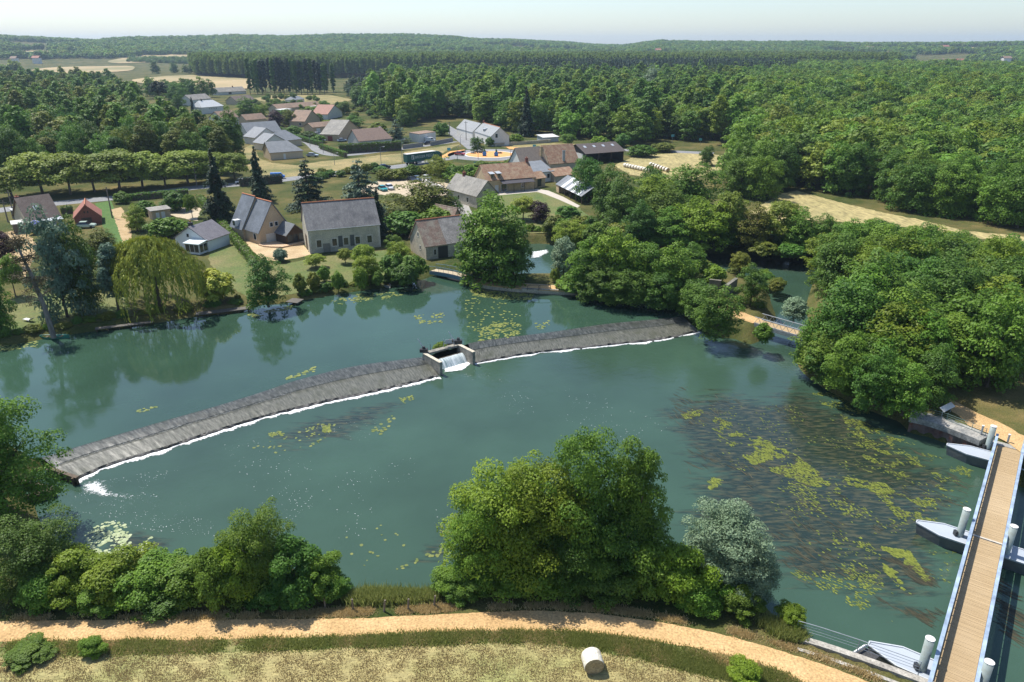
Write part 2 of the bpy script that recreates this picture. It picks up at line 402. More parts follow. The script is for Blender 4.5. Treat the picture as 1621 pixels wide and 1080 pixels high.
upoly = [p for p in pool] + [p for p in crest_w[::-1]] + [Vector((p.x, p.y - 3, 0)) for p in px2w([(0, 706), (-150, 697), (-520, 725)], ZU)]
sheet('water', upoly, ZU, water_mat('water_above_weir', (.036, .078, .050), False, .8, .02, .03, 1.45))

# ---------------------------------------------------------------- pieces of ground laid on the land
GRAVEL = surf('ochre_gravel', (.50, .325, .145), (.575, .385, .185), .5, .95, (.45, .285, .125), .22, .15, fine=6, bd=.02)
PALE = surf('pale_gravel', (.52, .43, .30), (.42, .34, .23), .5, .95, fine=5)
ASPH = surf('asphalt', (.20, .205, .21), (.25, .25, .25), .3, .9, fine=3)
STUB = surf('mown_straw', (.385, .325, .145), (.31, .265, .112), .8, .95, (.26, .265, .095), .13, .6, fine=5.5, stretch=(.3, 1, 1), lo=.3, hi=.62, bd=.12)
DRYG = surf('dry_grass', (.34, .26, .115), (.22, .19, .07), .25, .95, (.13, .14, .045), .06, .5, fine=2.2, bd=.1)
HAYF = surf('hay_field', (.41, .335, .150), (.32, .27, .115), .12, .95, (.30, .26, .11), .05, .4, fine=1.2, stretch=(1, .35, 1), bd=.1)
LAWN = surf('lawn', (.080, .125, .028), (.130, .150, .042), .3, .95, (.19, .165, .065), .09, .5, fine=2.5, bd=.06)
VERG = surf('verge_green', (.090, .135, .030), (.155, .180, .055), .5, .95, (.24, .21, .085), .5, .5, fine=2.5, bd=.06)
CONC = surf('concrete', (.42, .40, .36), (.30, .29, .27), 1.2, .9, (.22, .22, .19), .5, .2, fine=8)
Z1, Z2, Z3, Z4 = G + .012, G + .02, G + .028, G + .036
PATH_TOP = [(-120, 986), (0, 984), (100, 982), (250, 982), (380, 981), (500, 980), (580, 979), (680, 974), (760, 970), (850, 967), (950, 972), (1050, 986), (1150, 1006), (1250, 1035), (1330, 1062), (1400, 1090), (1460, 1120)]
PATH_BOT = [(1330, 1120), (1265, 1080), (1200, 1050), (1100, 1026), (1000, 1011), (900, 1000), (800, 999), (700, 1001), (560, 1008), (420, 1011), (300, 1014), (150, 1014), (0, 1016), (-120, 1017)]
sheet('field', ats([(-140, 1042), (0, 1040), (280, 1034), (600, 1023), (700, 1019), (780, 1017), (850, 1018), (920, 1024), (1000, 1040), (1080, 1058), (1150, 1080), (1200, 1105), (1260, 1150), (1320, 1230), (-140, 1230)]), Z1, STUB, .25, .5)
sheet('verge', ats(PATH_BOT + [(-140, 1042), (0, 1041), (280, 1035), (600, 1024), (700, 1020), (780, 1018), (850, 1019), (920, 1025), (1000, 1041), (1080, 1059), (1150, 1081), (1200, 1106), (1260, 1150)]), Z2, VERG, .18, .5)
sheet('path', ats(PATH_TOP + PATH_BOT), Z3, GRAVEL, .10, .3, fr_sc=1.6)
sheet('path', ats([(1497, 628), (1520, 640), (1548, 655), (1580, 668), (1621, 690), (1700, 720), (1700, 790), (1621, 735), (1590, 712), (1566, 706), (1548, 690), (1525, 665), (1500, 645)]), Z3, GRAVEL, .3, .5)
ROAD = [(-160, 352), (0, 333), (90, 322), (175, 314), (250, 305), (310, 297), (400, 290), (520, 276), (560, 270.5), (640, 262.5), (700, 252), (738, 247.5)]
ribbon('road', ats(ROAD), 7.2, Z2, ASPH)
RC = at(775, 245); 
def ring(r, n=48, c=RC): return [c + Vector((math.cos(2 * math.pi * i / n) * r, math.sin(2 * math.pi * i / n) * r, 0)) for i in range(n)]
sheet('road', ring(17.0), Z3, ASPH)
ribbon('road', ats([(800, 243.5), (850, 241), (920, 238), (1000, 238), (1060, 240), (1130, 243)]), 7, Z2, ASPH)
ribbon('road', ats([(752, 236), (733, 221), (716, 208), (700, 198)]), 6.5, Z2, ASPH)
ribbon('road', ats([(432, 206), (460, 213), (490, 226), (508, 240), (540, 246), (600, 240), (660, 232.5), (720, 224)]), 5.2, Z1, ASPH)
ribbon('road', ats([(752, 283), (738, 291), (730, 305), (728, 322), (735, 340), (745, 356)]), 4.6, Z3, surf('lane', (.30, .29, .27), (.36, .34, .30), .4, .9, fine=3))
ISL = surf('orange_gravel', (.62, .30, .095), (.70, .38, .14), 1.2, .95, fine=4)
WHITE = flat('white_paint', (.64, .63, .60), .6)
def disc_thing(name, r0, r1, z0, z1, m, kind):
    mb = MB(); n = 56; a = ring(r0, n); b = ring(r1, n)
    mb.add([(p.x, p.y, z1) for p in a] + [(p.x, p.y, z1) for p in b] + [(p.x, p.y, z0) for p in b] + [(p.x, p.y, z0) for p in a],
           [(i, (i + 1) % n, n + (i + 1) % n, n + i) for i in range(n)] + [(n + i, n + (i + 1) % n, 2 * n + (i + 1) % n, 2 * n + i) for i in range(n)] + [((i + 1) % n, i, 3 * n + i, 3 * n + (i + 1) % n) for i in range(n)])
    return tag(mb.build(name, m), kind=kind)
disc_thing('kerb', 9.6, 10.6, G, G + .16, WHITE, 'structure')
sheet('roundabout_ground', ring(9.65), G + .14, ISL)
sheet('roadside_ground', ats([(694, 250), (712, 240), (735, 237), (738, 240), (722, 244), (706, 250)]), Z3, ISL, .2)
sheet('roadside_ground', ats([(800, 232), (832, 235), (832, 238), (806, 236)]), Z4, ISL, .2)
sheet('parking', ats([(556, 304), (600, 286), (650, 281.5), (705, 284), (742, 286), (742, 296), (728, 303), (712, 318), (690, 312), (640, 312), (600, 308)]), Z2, PALE, .4)
sheet('drive', ats([(366, 348), (380, 340), (396, 338), (402, 372), (414, 388), (446, 394), (478, 384), (492, 403), (470, 409), (440, 413), (418, 412), (398, 396), (384, 372)]), Z2, surf('drive_gravel', (.50, .37, .21), (.58, .45, .28), .4, .95, (.36, .25, .13), .2, fine=5), .3)
sheet('lawn', ats([(340, 345), (362, 352), (385, 390), (400, 412), (440, 420), (500, 408), (610, 396), (640, 430), (600, 448), (530, 460), (470, 470), (400, 476), (345, 440), (330, 410)]), Z1, LAWN, .4)
sheet('lawn', ats([(150, 322), (176, 318), (188, 350), (196, 385), (176, 390), (160, 352)]), Z1, surf('lawn_lush', (.055, .125, .022), (.085, .150, .03), .6, .95, fine=3), .2)
sheet('dirt', ats([(176, 332), (192, 328), (206, 352), (210, 384), (196, 390), (186, 360)]), Z2, surf('dry_dirt', (.46, .34, .185), (.36, .25, .12), .5, .95, fine=4), .3)
sheet('lawn', ats([(0, 480), (60, 462), (130, 460), (200, 470), (210, 500), (100, 522), (0, 538)]), Z1, LAWN, .4)
sheet('dirt', ats([(0, 370), (36, 362), (60, 390), (40, 440), (0, 440)]), Z2, surf('dry_dirt', (.46, .34, .185), (.36, .25, .12), .5, .95, fine=4), .5)
sheet('dirt', ats([(262, 338), (300, 322), (318, 330), (312, 350), (285, 345)]), Z2, PALE, .4)
sheet('lawn', ats([(775, 320), (800, 304), (870, 302), (905, 320), (935, 345), (960, 372), (920, 384), (850, 384), (800, 352)]), Z1, LAWN, .5)
sheet('path', ats([(780, 304), (850, 299), (868, 302), (892, 312), (918, 326), (914, 329), (884, 316), (864, 308), (850, 304), (782, 310)]), Z2, flat('paving', (.50, .45, .38), .9), .1)
sheet('field', ats([(972, 262), (985, 256), (1005, 248), (1060, 243), (1110, 242), (1150, 247), (1160, 262), (1120, 276), (1085, 286), (1030, 282), (995, 276)]), Z1, HAYF, .5)
sheet('field', ats([(1158, 350), (1200, 327), (1240, 306), (1262, 302), (1320, 318), (1400, 337), (1460, 349), (1530, 366), (1640, 376), (1640, 386), (1540, 377), (1440, 361), (1340, 352), (1280, 348), (1215, 350), (1172, 360)]), Z1, HAYF, .8)
sheet('field', ats([(470, 282), (520, 272), (600, 262), (640, 257), (640, 243), (600, 246), (548, 252), (505, 256), (470, 262)]), Z1, DRYG, .5)
sheet('field', ats([(640, 257), (690, 248), (712, 236), (730, 228), (690, 233), (640, 241)]), Z1, DRYG, .5)
sheet('field', ats([(790, 226), (840, 226), (910, 228), (980, 232), (980, 235), (900, 234), (830, 236), (795, 233)]), Z1, DRYG, .5)
sheet('field', ats([(375, 240), (400, 228), (410, 250), (430, 258), (470, 262), (470, 284), (420, 288), (385, 262)]), Z1, DRYG, .5)
sheet('field', ats([(395, 157), (430, 151), (520, 150), (560, 158), (520, 166), (440, 164)]), Z1, DRYG, .8)
def at_terrain(px, py):
    u = (px - 810.5) / F; v = (540 - py) / F; dy = cP + v * sP; dz = -sP + v * cP; Ys = np.linspace(300, 6500, 3100)
    zz = HCAM + dz * Ys / dy; k = np.nonzero(zz <= terrain(u * Ys / dy, Ys))[0]; Y_ = Ys[k[0]] if len(k) else 6500.0
    return Vector((u * Y_ / dy, Y_, float(terrain(u * Y_ / dy, Y_))))
def far_field(name, pts, m):
    """piece of farmland draped over the rising ground"""
    P = [at_terrain(a, b) for a, b in pts]; me = bpy.data.meshes.new(name); bm = bmesh.new(); q = smooth_line([Vector((p.x, p.y, 0)) for p in P], 40, True)
    f = bm.faces.new([bm.verts.new(p) for p in q]); bmesh.ops.triangulate(bm, faces=bm.faces)
    bmesh.ops.subdivide_edges(bm, edges=bm.edges, cuts=3, use_grid_fill=True)
    for v in bm.verts: v.co.z = float(terrain(v.co.x, v.co.y)) + .7
    bmesh.ops.recalc_face_normals(bm, faces=bm.faces); bm.to_mesh(me); bm.free(); me.materials.append(m)
    return tag(link(name, me), kind='structure')
FARF = surf('far_dry_field', (.42, .315, .165), (.33, .25, .12), .01, .95, (.21, .19, .08), .006)
FIELDS = ([(40, 114), (90, 107), (200, 105), (212, 110), (190, 114), (90, 119)], [(172, 97), (230, 88), (312, 87), (305, 93), (240, 99), (190, 101)], [(210, 127), (300, 120), (395, 126), (395, 141), (330, 146), (262, 139)], [(0, 83), (66, 80), (118, 86), (60, 92), (0, 91)], [(1405, 99), (1515, 99), (1525, 106), (1400, 107)], [(1300, 82), (1352, 80), (1360, 85), (1305, 87)], [(1440, 76), (1530, 75), (1535, 79), (1445, 80)], [(1125, 85), (1180, 84), (1185, 89), (1130, 90)])
for f in FIELDS:
    far_field('field', f, FARF)

# ================================================================ WEIR, SLUICE, FOAM, WATER PLANTS
def resample(pts, n):
    P = smooth_line(pts, .4); d = [0]
    for i in range(1, len(P)): d.append(d[-1] + (P[i] - P[i - 1]).length)
    out = []; j = 0
    for k in range(n):
        t = d[-1] * k / (n - 1)
        while j < len(P) - 2 and d[j + 1] < t: j += 1
        s = (t - d[j]) / max(1e-6, d[j + 1] - d[j]); out.append(P[j].lerp(P[j + 1], min(1, max(0, s))))
    return out, d[-1]
def streak_mat(name, ca, cb, cc, rough=.35, su=5.0, sv=.5, lo=.42, hi=.62):
    m, t, b, o = nodes(name); b.inputs['Roughness'].default_value = rough; b.inputs['Specular IOR Level'].default_value = .3
    a = N(t, 'ShaderNodeAttribute', attribute_name='su'); a2 = N(t, 'ShaderNodeAttribute', attribute_name='sv')
    cx = N(t, 'ShaderNodeCombineXYZ'); mu = N(t, 'ShaderNodeMath', operation='MULTIPLY'); mu.inputs[1].default_value = su
    mv = N(t, 'ShaderNodeMath', operation='MULTIPLY'); mv.inputs[1].default_value = sv
    t.links.new(a.outputs['Fac'], mu.inputs[0]); t.links.new(a2.outputs['Fac'], mv.inputs[0])
    t.links.new(mu.outputs[0], cx.inputs[0]); t.links.new(mv.outputs[0], cx.inputs[1])
    c, n = noise_mix(t, cx.outputs[0], 1.0, ca, cb, lo, hi, 6, .7)
    v = coord(t); c, n2 = noise_mix(t, v, .55, c, cc, .50, .75, 6)
    t.links.new(c, b.inputs['Base Color']); bump(t, b, n.outputs[0], .3, .05); return m
WUP = streak_mat('weir_wet_upper', (.030, .034, .032), (.235, .245, .225), (.046, .052, .042), .35, 5.0, .8, .44, .84)
WLO = streak_mat('weir_wet_lower', (.050, .052, .042), (.265, .265, .22), (.070, .074, .050), .36, 6.0, .9, .38, .82)  # pale streaks on both aprons: running water, with its sparkle painted in
WST = surf('weir_stone', (.055, .052, .05), (.15, .145, .13), 1.6, .6, bmp=.8, fine=4, bd=.15)
def foam_mat(fs=2.4, lo=.94, hi=1.14):
    m, t, b, o = nodes('foam'); b.inputs['Base Color'].default_value = (.86, .88, .88, 1); b.inputs['Roughness'].default_value = .7
    v = coord(t); n = N(t, 'ShaderNodeTexNoise'); n.inputs['Scale'].default_value = fs; n.inputs['Detail'].default_value = 9; n.inputs['Roughness'].default_value = .78
    t.links.new(v, n.inputs[0])
    a = N(t, 'ShaderNodeAttribute', attribute_name='fade')
    ad = N(t, 'ShaderNodeMath', operation='ADD'); t.links.new(n.outputs[0], ad.inputs[0]); t.links.new(a.outputs['Fac'], ad.inputs[1])
    mr = N(t, 'ShaderNodeMapRange'); mr.inputs[1].default_value = lo; mr.inputs[2].default_value = hi; t.links.new(ad.outputs[0], mr.inputs[0])
    tr = N(t, 'ShaderNodeBsdfTransparent'); ms = N(t, 'ShaderNodeMixShader')
    t.links.new(mr.outputs[0], ms.inputs[0]); t.links.new(tr.outputs[0], ms.inputs[1]); t.links.new(b.outputs[0], ms.inputs[2]); t.links.new(ms.outputs[0], o.inputs[0])
    return m
FOAM = foam_mat(5.0, .92, 1.2); FLECK = foam_mat(3.2, .92, 1.12)
def strip_mesh(name, rows, mat, parent, us, vs_, rough=0.0, z_jit=0.0):
    V = []; su = []; sv = []; n = len(rows[0])
    for r, row in enumerate(rows):
        for i, p in enumerate(row):
            j = mnoise.noise(Vector((p.x, p.y, 0)) * 1.3) * rough; k = mnoise.noise(Vector((p.x, p.y, 5)) * 2.2) * z_jit
            V.append((p.x + j * .5, p.y - j, p.z + k)); su.append(us[i]); sv.append(vs_[r])
    Qs = [(r * n + i, (r + 1) * n + i, (r + 1) * n + i + 1, r * n + i + 1) for r in range(len(rows) - 1) for i in range(n - 1)]
    me = np_mesh(name, V, Qs, [mat], {'su': su, 'sv': sv}, True)
    bm = bmesh.new(); bm.from_mesh(me); bmesh.ops.recalc_face_normals(bm, faces=bm.faces)
    if sum(f.normal.z for f in bm.faces) < 0: bmesh.ops.reverse_faces(bm, faces=bm.faces)
    bm.to_mesh(me); bm.free()
    return link(name, me, parent)
def lerp_row(A, B, t, z): return [Vector((a.x + (b.x - a.x) * t, a.y + (b.y - a.y) * t, z)) for a, b in zip(A, B)]
def foam_strip(name, line, ln, width, z, amt, seed, fringe=True):
    """white water along a line; breaks up away from it"""
    n = len(line); rows = []; fade = []; K = 9
    for r in range(K):
        t = r / (K - 1); row = []
        for i, p in enumerate(line):
            d = (line[min(i + 1, n - 1)] - line[max(i - 1, 0)]).normalized(); nr = Vector((d.y, -d.x, 0))
            wd = width * (.85 + 1.3 * mnoise.noise(Vector((i * .07, seed, 0))) + .45 * mnoise.noise(Vector((i * .6, seed, 4))))
            q = p + nr * (max(wd, .2) * t + .16 + .22 * mnoise.noise(Vector((i * .16, seed, 9)))); q.z = z + .10 * math.sin(min(1, t * 2) * math.pi) * (1 - t); row.append(q)
            fade.append((amt + .10) * (1.0 - t ** 1.1) * min(1, .55 + t * 4) + .02)
        rows.append(row)
    V = [tuple(p) for row in rows for p in row]
    Qs = [(r * n + i, (r + 1) * n + i, (r + 1) * n + i + 1, r * n + i + 1) for r in range(K - 1) for i in range(n - 1)]
    me = np_mesh(name, V, Qs, [FOAM], {'fade': fade}, True); return tag(link(name, me), 'white foam along the foot of the weir', kind='stuff')
def foam_patch(px, z, amt, edge=.8):  # white speckle: broken water, and in the faint patches painted sparkle
    P = [(p.x, p.y) for p in px2w(px, z)]; xs = [p[0] for p in P]; ys = [p[1] for p in P]
    X, Y = np.meshgrid(np.arange(min(xs), max(xs) + .15, .15), np.arange(min(ys), max(ys) + .15, .15))
    i_ = inside(P, X, Y); d_ = dist_poly(P, X, Y) * np.where(i_, 1, -1)
    f = amt * np.clip(d_ / edge, -.4, 1); idx = np.arange(X.size).reshape(X.shape)
    Qs = np.stack([idx[:-1, :-1], idx[:-1, 1:], idx[1:, 1:], idx[1:, :-1]], -1).reshape(-1, 4); k = (d_ > -.1).ravel()[Qs].all(1)
    me = np_mesh('foam', np.stack([X, Y, np.full(X.shape, z)], -1).reshape(-1, 3), Qs[k], [FLECK], {'fade': f.ravel()}, True)
    return tag(link('foam', me), 'white broken water and painted sparkle running off below the weir', kind='stuff')
def make_weir(i0, i1, c_end, t_end, label, n):
    A = [Vector(p) for p in crest_w[i0:i1]] ; B = [Vector(p) for p in toe_w[i0:i1]]
    if c_end:
        for k, (c_, t_) in c_end.items():
            if k == 0: A.insert(0, at(*c_, ZU)); B.insert(0, at(*t_, .05))
            else: A.append(at(*c_, ZU)); B.append(at(*t_, .05))
    A, la = resample(A, n); B, lb = resample(B, n); us = [la * i / (n - 1) for i in range(n)]
    e = empty('weir', A[0].lerp(B[0], .5), 0, label, 'weir', 'two halves of the weir')
    off = e.location.copy(); off.z = 0; e.location.z = 0
    sub = lambda rows: [[p - off for p in r] for r in rows]
    strip_mesh('upper_apron', sub([lerp_row(A, B, t, z) for t, z in ((-.03, .9), (0, 1.215), (.05, 1.20), (.18, 1.12), (.32, 1.0), (.40, .92))]), WUP, e, us, [-.2, 0, .3, 1, 1.8, 2.2], .02, .03)
    strip_mesh('lower_apron', sub([lerp_row(A, B, t, z) for t, z in ((.40, .90), (.41, .84), (.55, .72), (.7, .58), (.85, .42), (.975, .28))]), WLO, e, us, [2.2, 2.3, 3.0, 3.8, 4.6, 5.3], .02, .04)
    strip_mesh('toe_stones', sub([lerp_row(A, B, t, z) for t, z in ((.95, .28), (.985, .26), (1.03, .06), (1.05, -.5))]), WST, e, us, [0, .2, .4, .8], .55, .16)
    return A, B, us, e
A1, B1, u1, weirL = make_weir(0, 8, {1: ((670, 564), (694, 596))}, None, 'long sloping stone weir left of the sluice, water sheeting over it', 320)
A2, B2, u2, weirR = make_weir(10, 15, {0: ((741, 544), (750, 575.5))}, None, 'sloping stone weir from the sluice to the wooded island', 170)
foam_strip('foam', [p.copy() for p in B1], u1[-1], 1.15, .04, .95, 3)
foam_strip('foam', [p.copy() for p in B2], u2[-1], .8, .04, .88, 8)
foam_strip('foam', [p for p in lerp_row(A1, B1, .405, .925)][:200], 1, .22, .90, .50, 21)
foam_patch([(95, 768), (124, 758), (160, 745), (185, 752), (200, 768), (240, 774), (270, 790), (200, 800), (140, 800), (110, 790)], .045, .60, 2.4)
foam_patch([(150, 760), (300, 765), (400, 790), (480, 820), (440, 850), (350, 835), (230, 830), (140, 815)], .03, .31, 3.0)
foam_patch([(700, 585), (750, 580), (800, 590), (860, 608), (930, 640), (900, 650), (800, 615), (720, 604)], .03, .33, 2.0)
foam_patch([(695, 573), (744, 563), (752, 575), (735, 588), (700, 592)], .06, .75, .8)
foam_patch([(832, 397), (874, 391), (878, 400), (860, 410), (832, 412)], .08, .56, 1.8)
foam_patch([(400, 690), (560, 660), (640, 640), (640, 700), (500, 760), (420, 730)], .03, .26, 4.0)

OLDC = surf('old_concrete', (.36, .33, .27), (.24, .225, .19), 1.5, .9, (.13, .125, .11), 1.0, .3, fine=7)
CAPC = surf('pale_coping', (.62, .55, .42), (.52, .46, .36), 1.5, .9, fine=7)
STEEL = surf('galvanised_steel', (.40, .43, .45), (.32, .35, .37), 2, .45, metal=.3)
DARK = flat('dark_metal', (.03, .032, .035), .5)
def wall_between(mb, a, b, th, z0, z1, mi=0):
    d = (b - a); d.z = 0; d.normalize(); n = Vector((-d.y, d.x, 0)) * th / 2
    mb.prism([(a + n), (b + n), (b - n), (a - n)], z0, z1, mi)
sA, sB, sC, sD = at(671, 559, 2.0), at(698, 574, 2.0), at(725.5, 545, 2.0), at(750, 557.5, 2.0)
so_ = sA.lerp(sD, .5); so_.z = 0
sl_ = empty('sluice', so_, 0, 'concrete sluice with two side walls and a footway in the middle of the weir', 'sluice')
q = lambda p: Vector((p.x - so_.x, p.y - so_.y, 0))
for a, b in ((sA, sB), (sC, sD)):
    mb = MB(); wall_between(mb, q(a), q(b), .45, -1, 1.95); wo = mb.build('side_wall', OLDC, sl_)
    mb = MB(); wall_between(mb, q(a), q(b), .50, 1.955, 2.06); mb.build('coping', CAPC, wo)
mb = MB(); wall_between(mb, q(sA) + Vector((.2, .1, 0)), q(sC) - Vector((.2, .1, 0)), .8, 1.75, 2.02); mb.build('footway', OLDC, sl_)
mb = MB(); wall_between(mb, q(sA).lerp(q(sB), .3), q(sC).lerp(q(sD), .3), .15, -.5, 1.15); mb.build('gate', surf('sluice_timber', (.10, .075, .05), (.05, .04, .03), 3, .7), sl_)
for p in (q(sA), q(sC)):
    mb = MB(); mb.box(p.x - .6, p.x + .55, p.y - .1, p.y + .55, 2.07, 2.6); mb.box(p.x - .2, p.x + .2, p.y + .05, p.y + .4, 2.6, 2.95); mb.build('gate_motor', DARK, sl_, bevel=.04)
for p in (q(sA) + Vector((-.3, .5, 0)), q(sA).lerp(q(sC), .82) + Vector((0, .7, 0))):
    mb = MB(); mb.tube([p + Vector((.35, -.1, 2.3)), p + Vector((-.55, .2, 3.9))], [.09, .06]); mb.build('rack_bar', flat('pale_bar', (.62, .62, .62), .4), sl_)
p = q(sA).lerp(q(sC), .72)
mb = MB()
for dx in (-.75, .75): mb.tube([p + Vector((dx, dx * .25, 2.02)), p + Vector((dx, dx * .25, 3.25))], .05, 6)
mb.tube([p + Vector((-.75, -.19, 2.5)), p + Vector((.75, .19, 2.5))], .04, 6)
mb.build('guard_rail', STEEL, sl_); mb = MB(); mb.prism([p + Vector((-.5, -.16, 0)), p + Vector((.5, .09, 0)), p + Vector((.49, .15, 0)), p + Vector((-.51, -.1, 0))], 2.55, 3.1); mb.build('guard_panel', STEEL, sl_)
for t_ in (.18, .42):
    p = q(sA).lerp(q(sC), t_); mb = MB(); mb.tube([p + Vector((0, .35, 2)), p + Vector((0, .35, 3.0))], .03, 5); mb.build('rail_post', DARK, sl_)
SLV = q(sA).lerp(q(sC), .45) + q(sB).lerp(q(sD), .5) * .0
# water falling through the sluice
ga, gb = sA.lerp(sB, .34), sC.lerp(sD, .34); fo = (sB - sA).normalized()
rows = []
for t_, z in ((0, 1.15), (.12, 1.1), (.35, .75), (.5, .3), (.6, .06)):
    rows.append([ga.lerp(gb, i / 40) + fo * (t_ * 2.2 + .12 * mnoise.noise(Vector((i * .35, t_ * 2, 0)))) for i in range(2, 39)])
    for p in rows[-1]: p.z = z
FALLW = streak_mat('falling_water', (.14, .24, .24), (.82, .86, .86), (.7, .75, .75), .3, 14, .3, .4, .6)
tag(strip_mesh('falling_water', rows, FALLW, None, [i * .12 for i in range(37)], [0, .5, 1, 1.5, 2]), 'white water falling through the sluice gate', kind='stuff')
# timber walls of the little side channel
TIMB = surf('wet_timber', (.13, .085, .045), (.06, .042, .025), 3, .7, stretch=(.3, 1, 1), fine=9)
for a, b, lb in (((76, 741), (122, 757), 'brown timber wall at the left foot of the weir, nearest the white water'), ((38, 762), (86, 774), 'brown timber wall below the other one, half hidden by the left tree'), ((36, 788), (84, 775), 'dark slanting timber beam under the leaves of the left tree')):
    P, Q_ = at(*a, .8), at(*b, .8); c0 = P.lerp(Q_, .5); e = empty('timber_wall', (c0.x, c0.y, 0), math.atan2(Q_.y - P.y, Q_.x - P.x), lb, 'timber wall', 'timber walls of the side channel')
    Lh = (Q_ - P).length / 2
    mb = MB(); mb.box(-Lh, Lh, -.12, .12, -.6, .78); mb.build('planking', TIMB, e)
    mb = MB(); mb.box(-Lh - .05, Lh + .05, -.2, .2, .785, .93); mb.build('top_beam', TIMB, e)
    for x in (-Lh + .3, 0, Lh - .3):
        mb = MB(); mb.tube([(x, -.3, -.8), (x, -.3, .9)], .13, 8); mb.build('pile', TIMB, e)

def flecks(groups):  # small white flakes that paint sparkle on the river, mixed with drifting foam
    V = []; Fc = []
    for px, n, c, cs in groups:
        for x, y in scat(px, ZD, int(n * .6), c, cs, len(V) % 7 + 2):
            s_ = random.choice([.015, .02, .03, .04, .06]); a_ = random.gauss(-.4, .5); o_ = len(V); ca, sa = math.cos(a_), math.sin(a_)
            for lx, ly in ((-s_, 0), (0, -s_ * .5), (s_, 0), (0, s_ * .5)): V.append((x + lx * ca - ly * sa, y + lx * sa + ly * ca, .03))
            Fc.append((o_, o_ + 1, o_ + 2, o_ + 3))
    return tag(link('foam', np_mesh('foam', V, Fc, [flat('sparkle_fleck', (.80, .84, .84), .5)])), 'bright painted flecks of sparkle and foam on the water below the weir', kind='stuff')
# ---- floating leaves and river weed: nobody could count them
def scat(px, z, n, clump=.0, cs=.5, seed=0, cs2=0):
    P = [(p.x, p.y) for p in px2w(px, z)]; xs = [p[0] for p in P]; ys = [p[1] for p in P]; out = np.zeros((0, 2))
    r = np.random.default_rng(seed + 11)
    while len(out) < n:
        c = np.stack([r.uniform(min(xs), max(xs), 4000), r.uniform(min(ys), max(ys), 4000)], -1)
        c = c[inside(P, c[:, 0], c[:, 1])]
        if clump: c = c[[mnoise.noise(Vector((x * cs, y * cs, seed * 3.7))) + (.45 * mnoise.noise(Vector((x * cs2, y * cs2, seed * 1.9))) if cs2 else 0) > clump - .5 for x, y in c]]
        if not len(c): break
        out = np.vstack([out, c])
    return out[:n]
def pads_mesh(name, groups, mat, label, k=7):
    V = []; Fc = []; T = []
    for pts, z, s0, s1, el, ang in groups:
        for x, y in pts:
            s = random.uniform(s0, s1); a0 = random.uniform(0, 6.28) if ang is None else ang + random.gauss(0, .22); e = random.uniform(.8, 1) / el; t = random.random(); o = len(V)
            zz = z + random.uniform(.004, .03); tx, ty = random.gauss(0, .06), random.gauss(0, .06)
            for i in range(k):
                q_ = 2 * math.pi * i / k; rr = s * random.uniform(.8, 1.1)
                lx, ly = math.cos(q_) * rr, math.sin(q_) * rr * e
                V.append((x + lx * math.cos(a0) - ly * math.sin(a0), y + lx * math.sin(a0) + ly * math.cos(a0), zz + (tx * lx + ty * ly) * (1 if el < 2 else .1))); T.append(t)
            Fc.append(tuple(range(o, o + k)))
    me = np_mesh(name, V, Fc, [mat], {'tint': T}); return tag(link(name, me), label, kind='stuff')
flecks([([(140, 765), (300, 735), (420, 740), (500, 800), (440, 850), (300, 850), (160, 830)], 520, .45, .12), ([(110, 770), (200, 755), (260, 790), (180, 820), (110, 810)], 260, .2, .3), ([(350, 700), (600, 660), (640, 760), (560, 860), (420, 820)], 420, .52, .12), ([(700, 590), (760, 580), (960, 630), (1000, 700), (860, 690), (740, 640)], 300, .45, .15), ([(500, 760), (760, 700), (760, 820), (560, 860)], 160, .45, .12), ([(80, 800), (130, 800), (130, 840), (90, 840)], 50, 0, 1), ([(1000, 640), (1060, 680), (1040, 780), (960, 700)], 80, .4, .2)])
PAD = leaf_mat('pad_leaf', (.12, .165, .035), (.26, .28, .075), .05)
PADP = leaf_mat('pad_leaf_pale', (.24, .31, .15), (.42, .48, .28), .05)
WEEDY = leaf_mat('weed_yellow', (.085, .115, .020), (.215, .245, .040), .05)
WEEDB = leaf_mat('weed_brown', (.022, .026, .018), (.070, .062, .034), .05)
up = [(scat([(744, 458), (845, 465), (842, 476), (790, 474), (748, 468)], ZU, 620, .22, .9), ZU, .10, .26, 1, None), (scat([(762, 520), (790, 508), (826, 513), (822, 530), (790, 536), (756, 540)], ZU, 330, .42, .9), ZU, .10, .26, 1, None),
      (scat([(520, 476), (560, 466), (620, 463), (665, 452), (680, 455), (620, 472), (540, 482)], ZU, 260, .5, .6), ZU, .10, .26, 1, None), (scat([(740, 470), (800, 480), (830, 500), (800, 540), (740, 520), (735, 480)], ZU, 110), ZU, .14, .3, 1, None),
      (scat([(440, 603), (500, 580), (500, 588), (446, 604)], ZU, 46, .45, .6), ZU, .15, .32, 1, None), (scat([(215, 646), (250, 642), (248, 651), (218, 653)], ZU, 16), ZU, .15, .3, 1, None),
      (scat([(655, 500), (700, 495), (712, 512), (665, 515)], ZU, 70, .45, .6), ZU, .15, .32, 1, None), (scat([(845, 512), (870, 508), (870, 520), (850, 522)], ZU, 20), ZU, .15, .3, 1, None), (scat([(380, 500), (470, 482), (480, 486), (390, 506)], ZU, 120, .5, .5), ZU, .15, .3, 1, None), (scat([(1022, 478), (1042, 477), (1042, 484), (1024, 484)], ZU, 40), ZU, .10, .22, 1, None), (scat([(0, 548), (60, 540), (60, 548), (0, 558)], ZU, 60), ZU, .15, .3, 1, None)]
pads_mesh('lily_pads', up, PAD, 'yellow green lily pads floating above the weir')
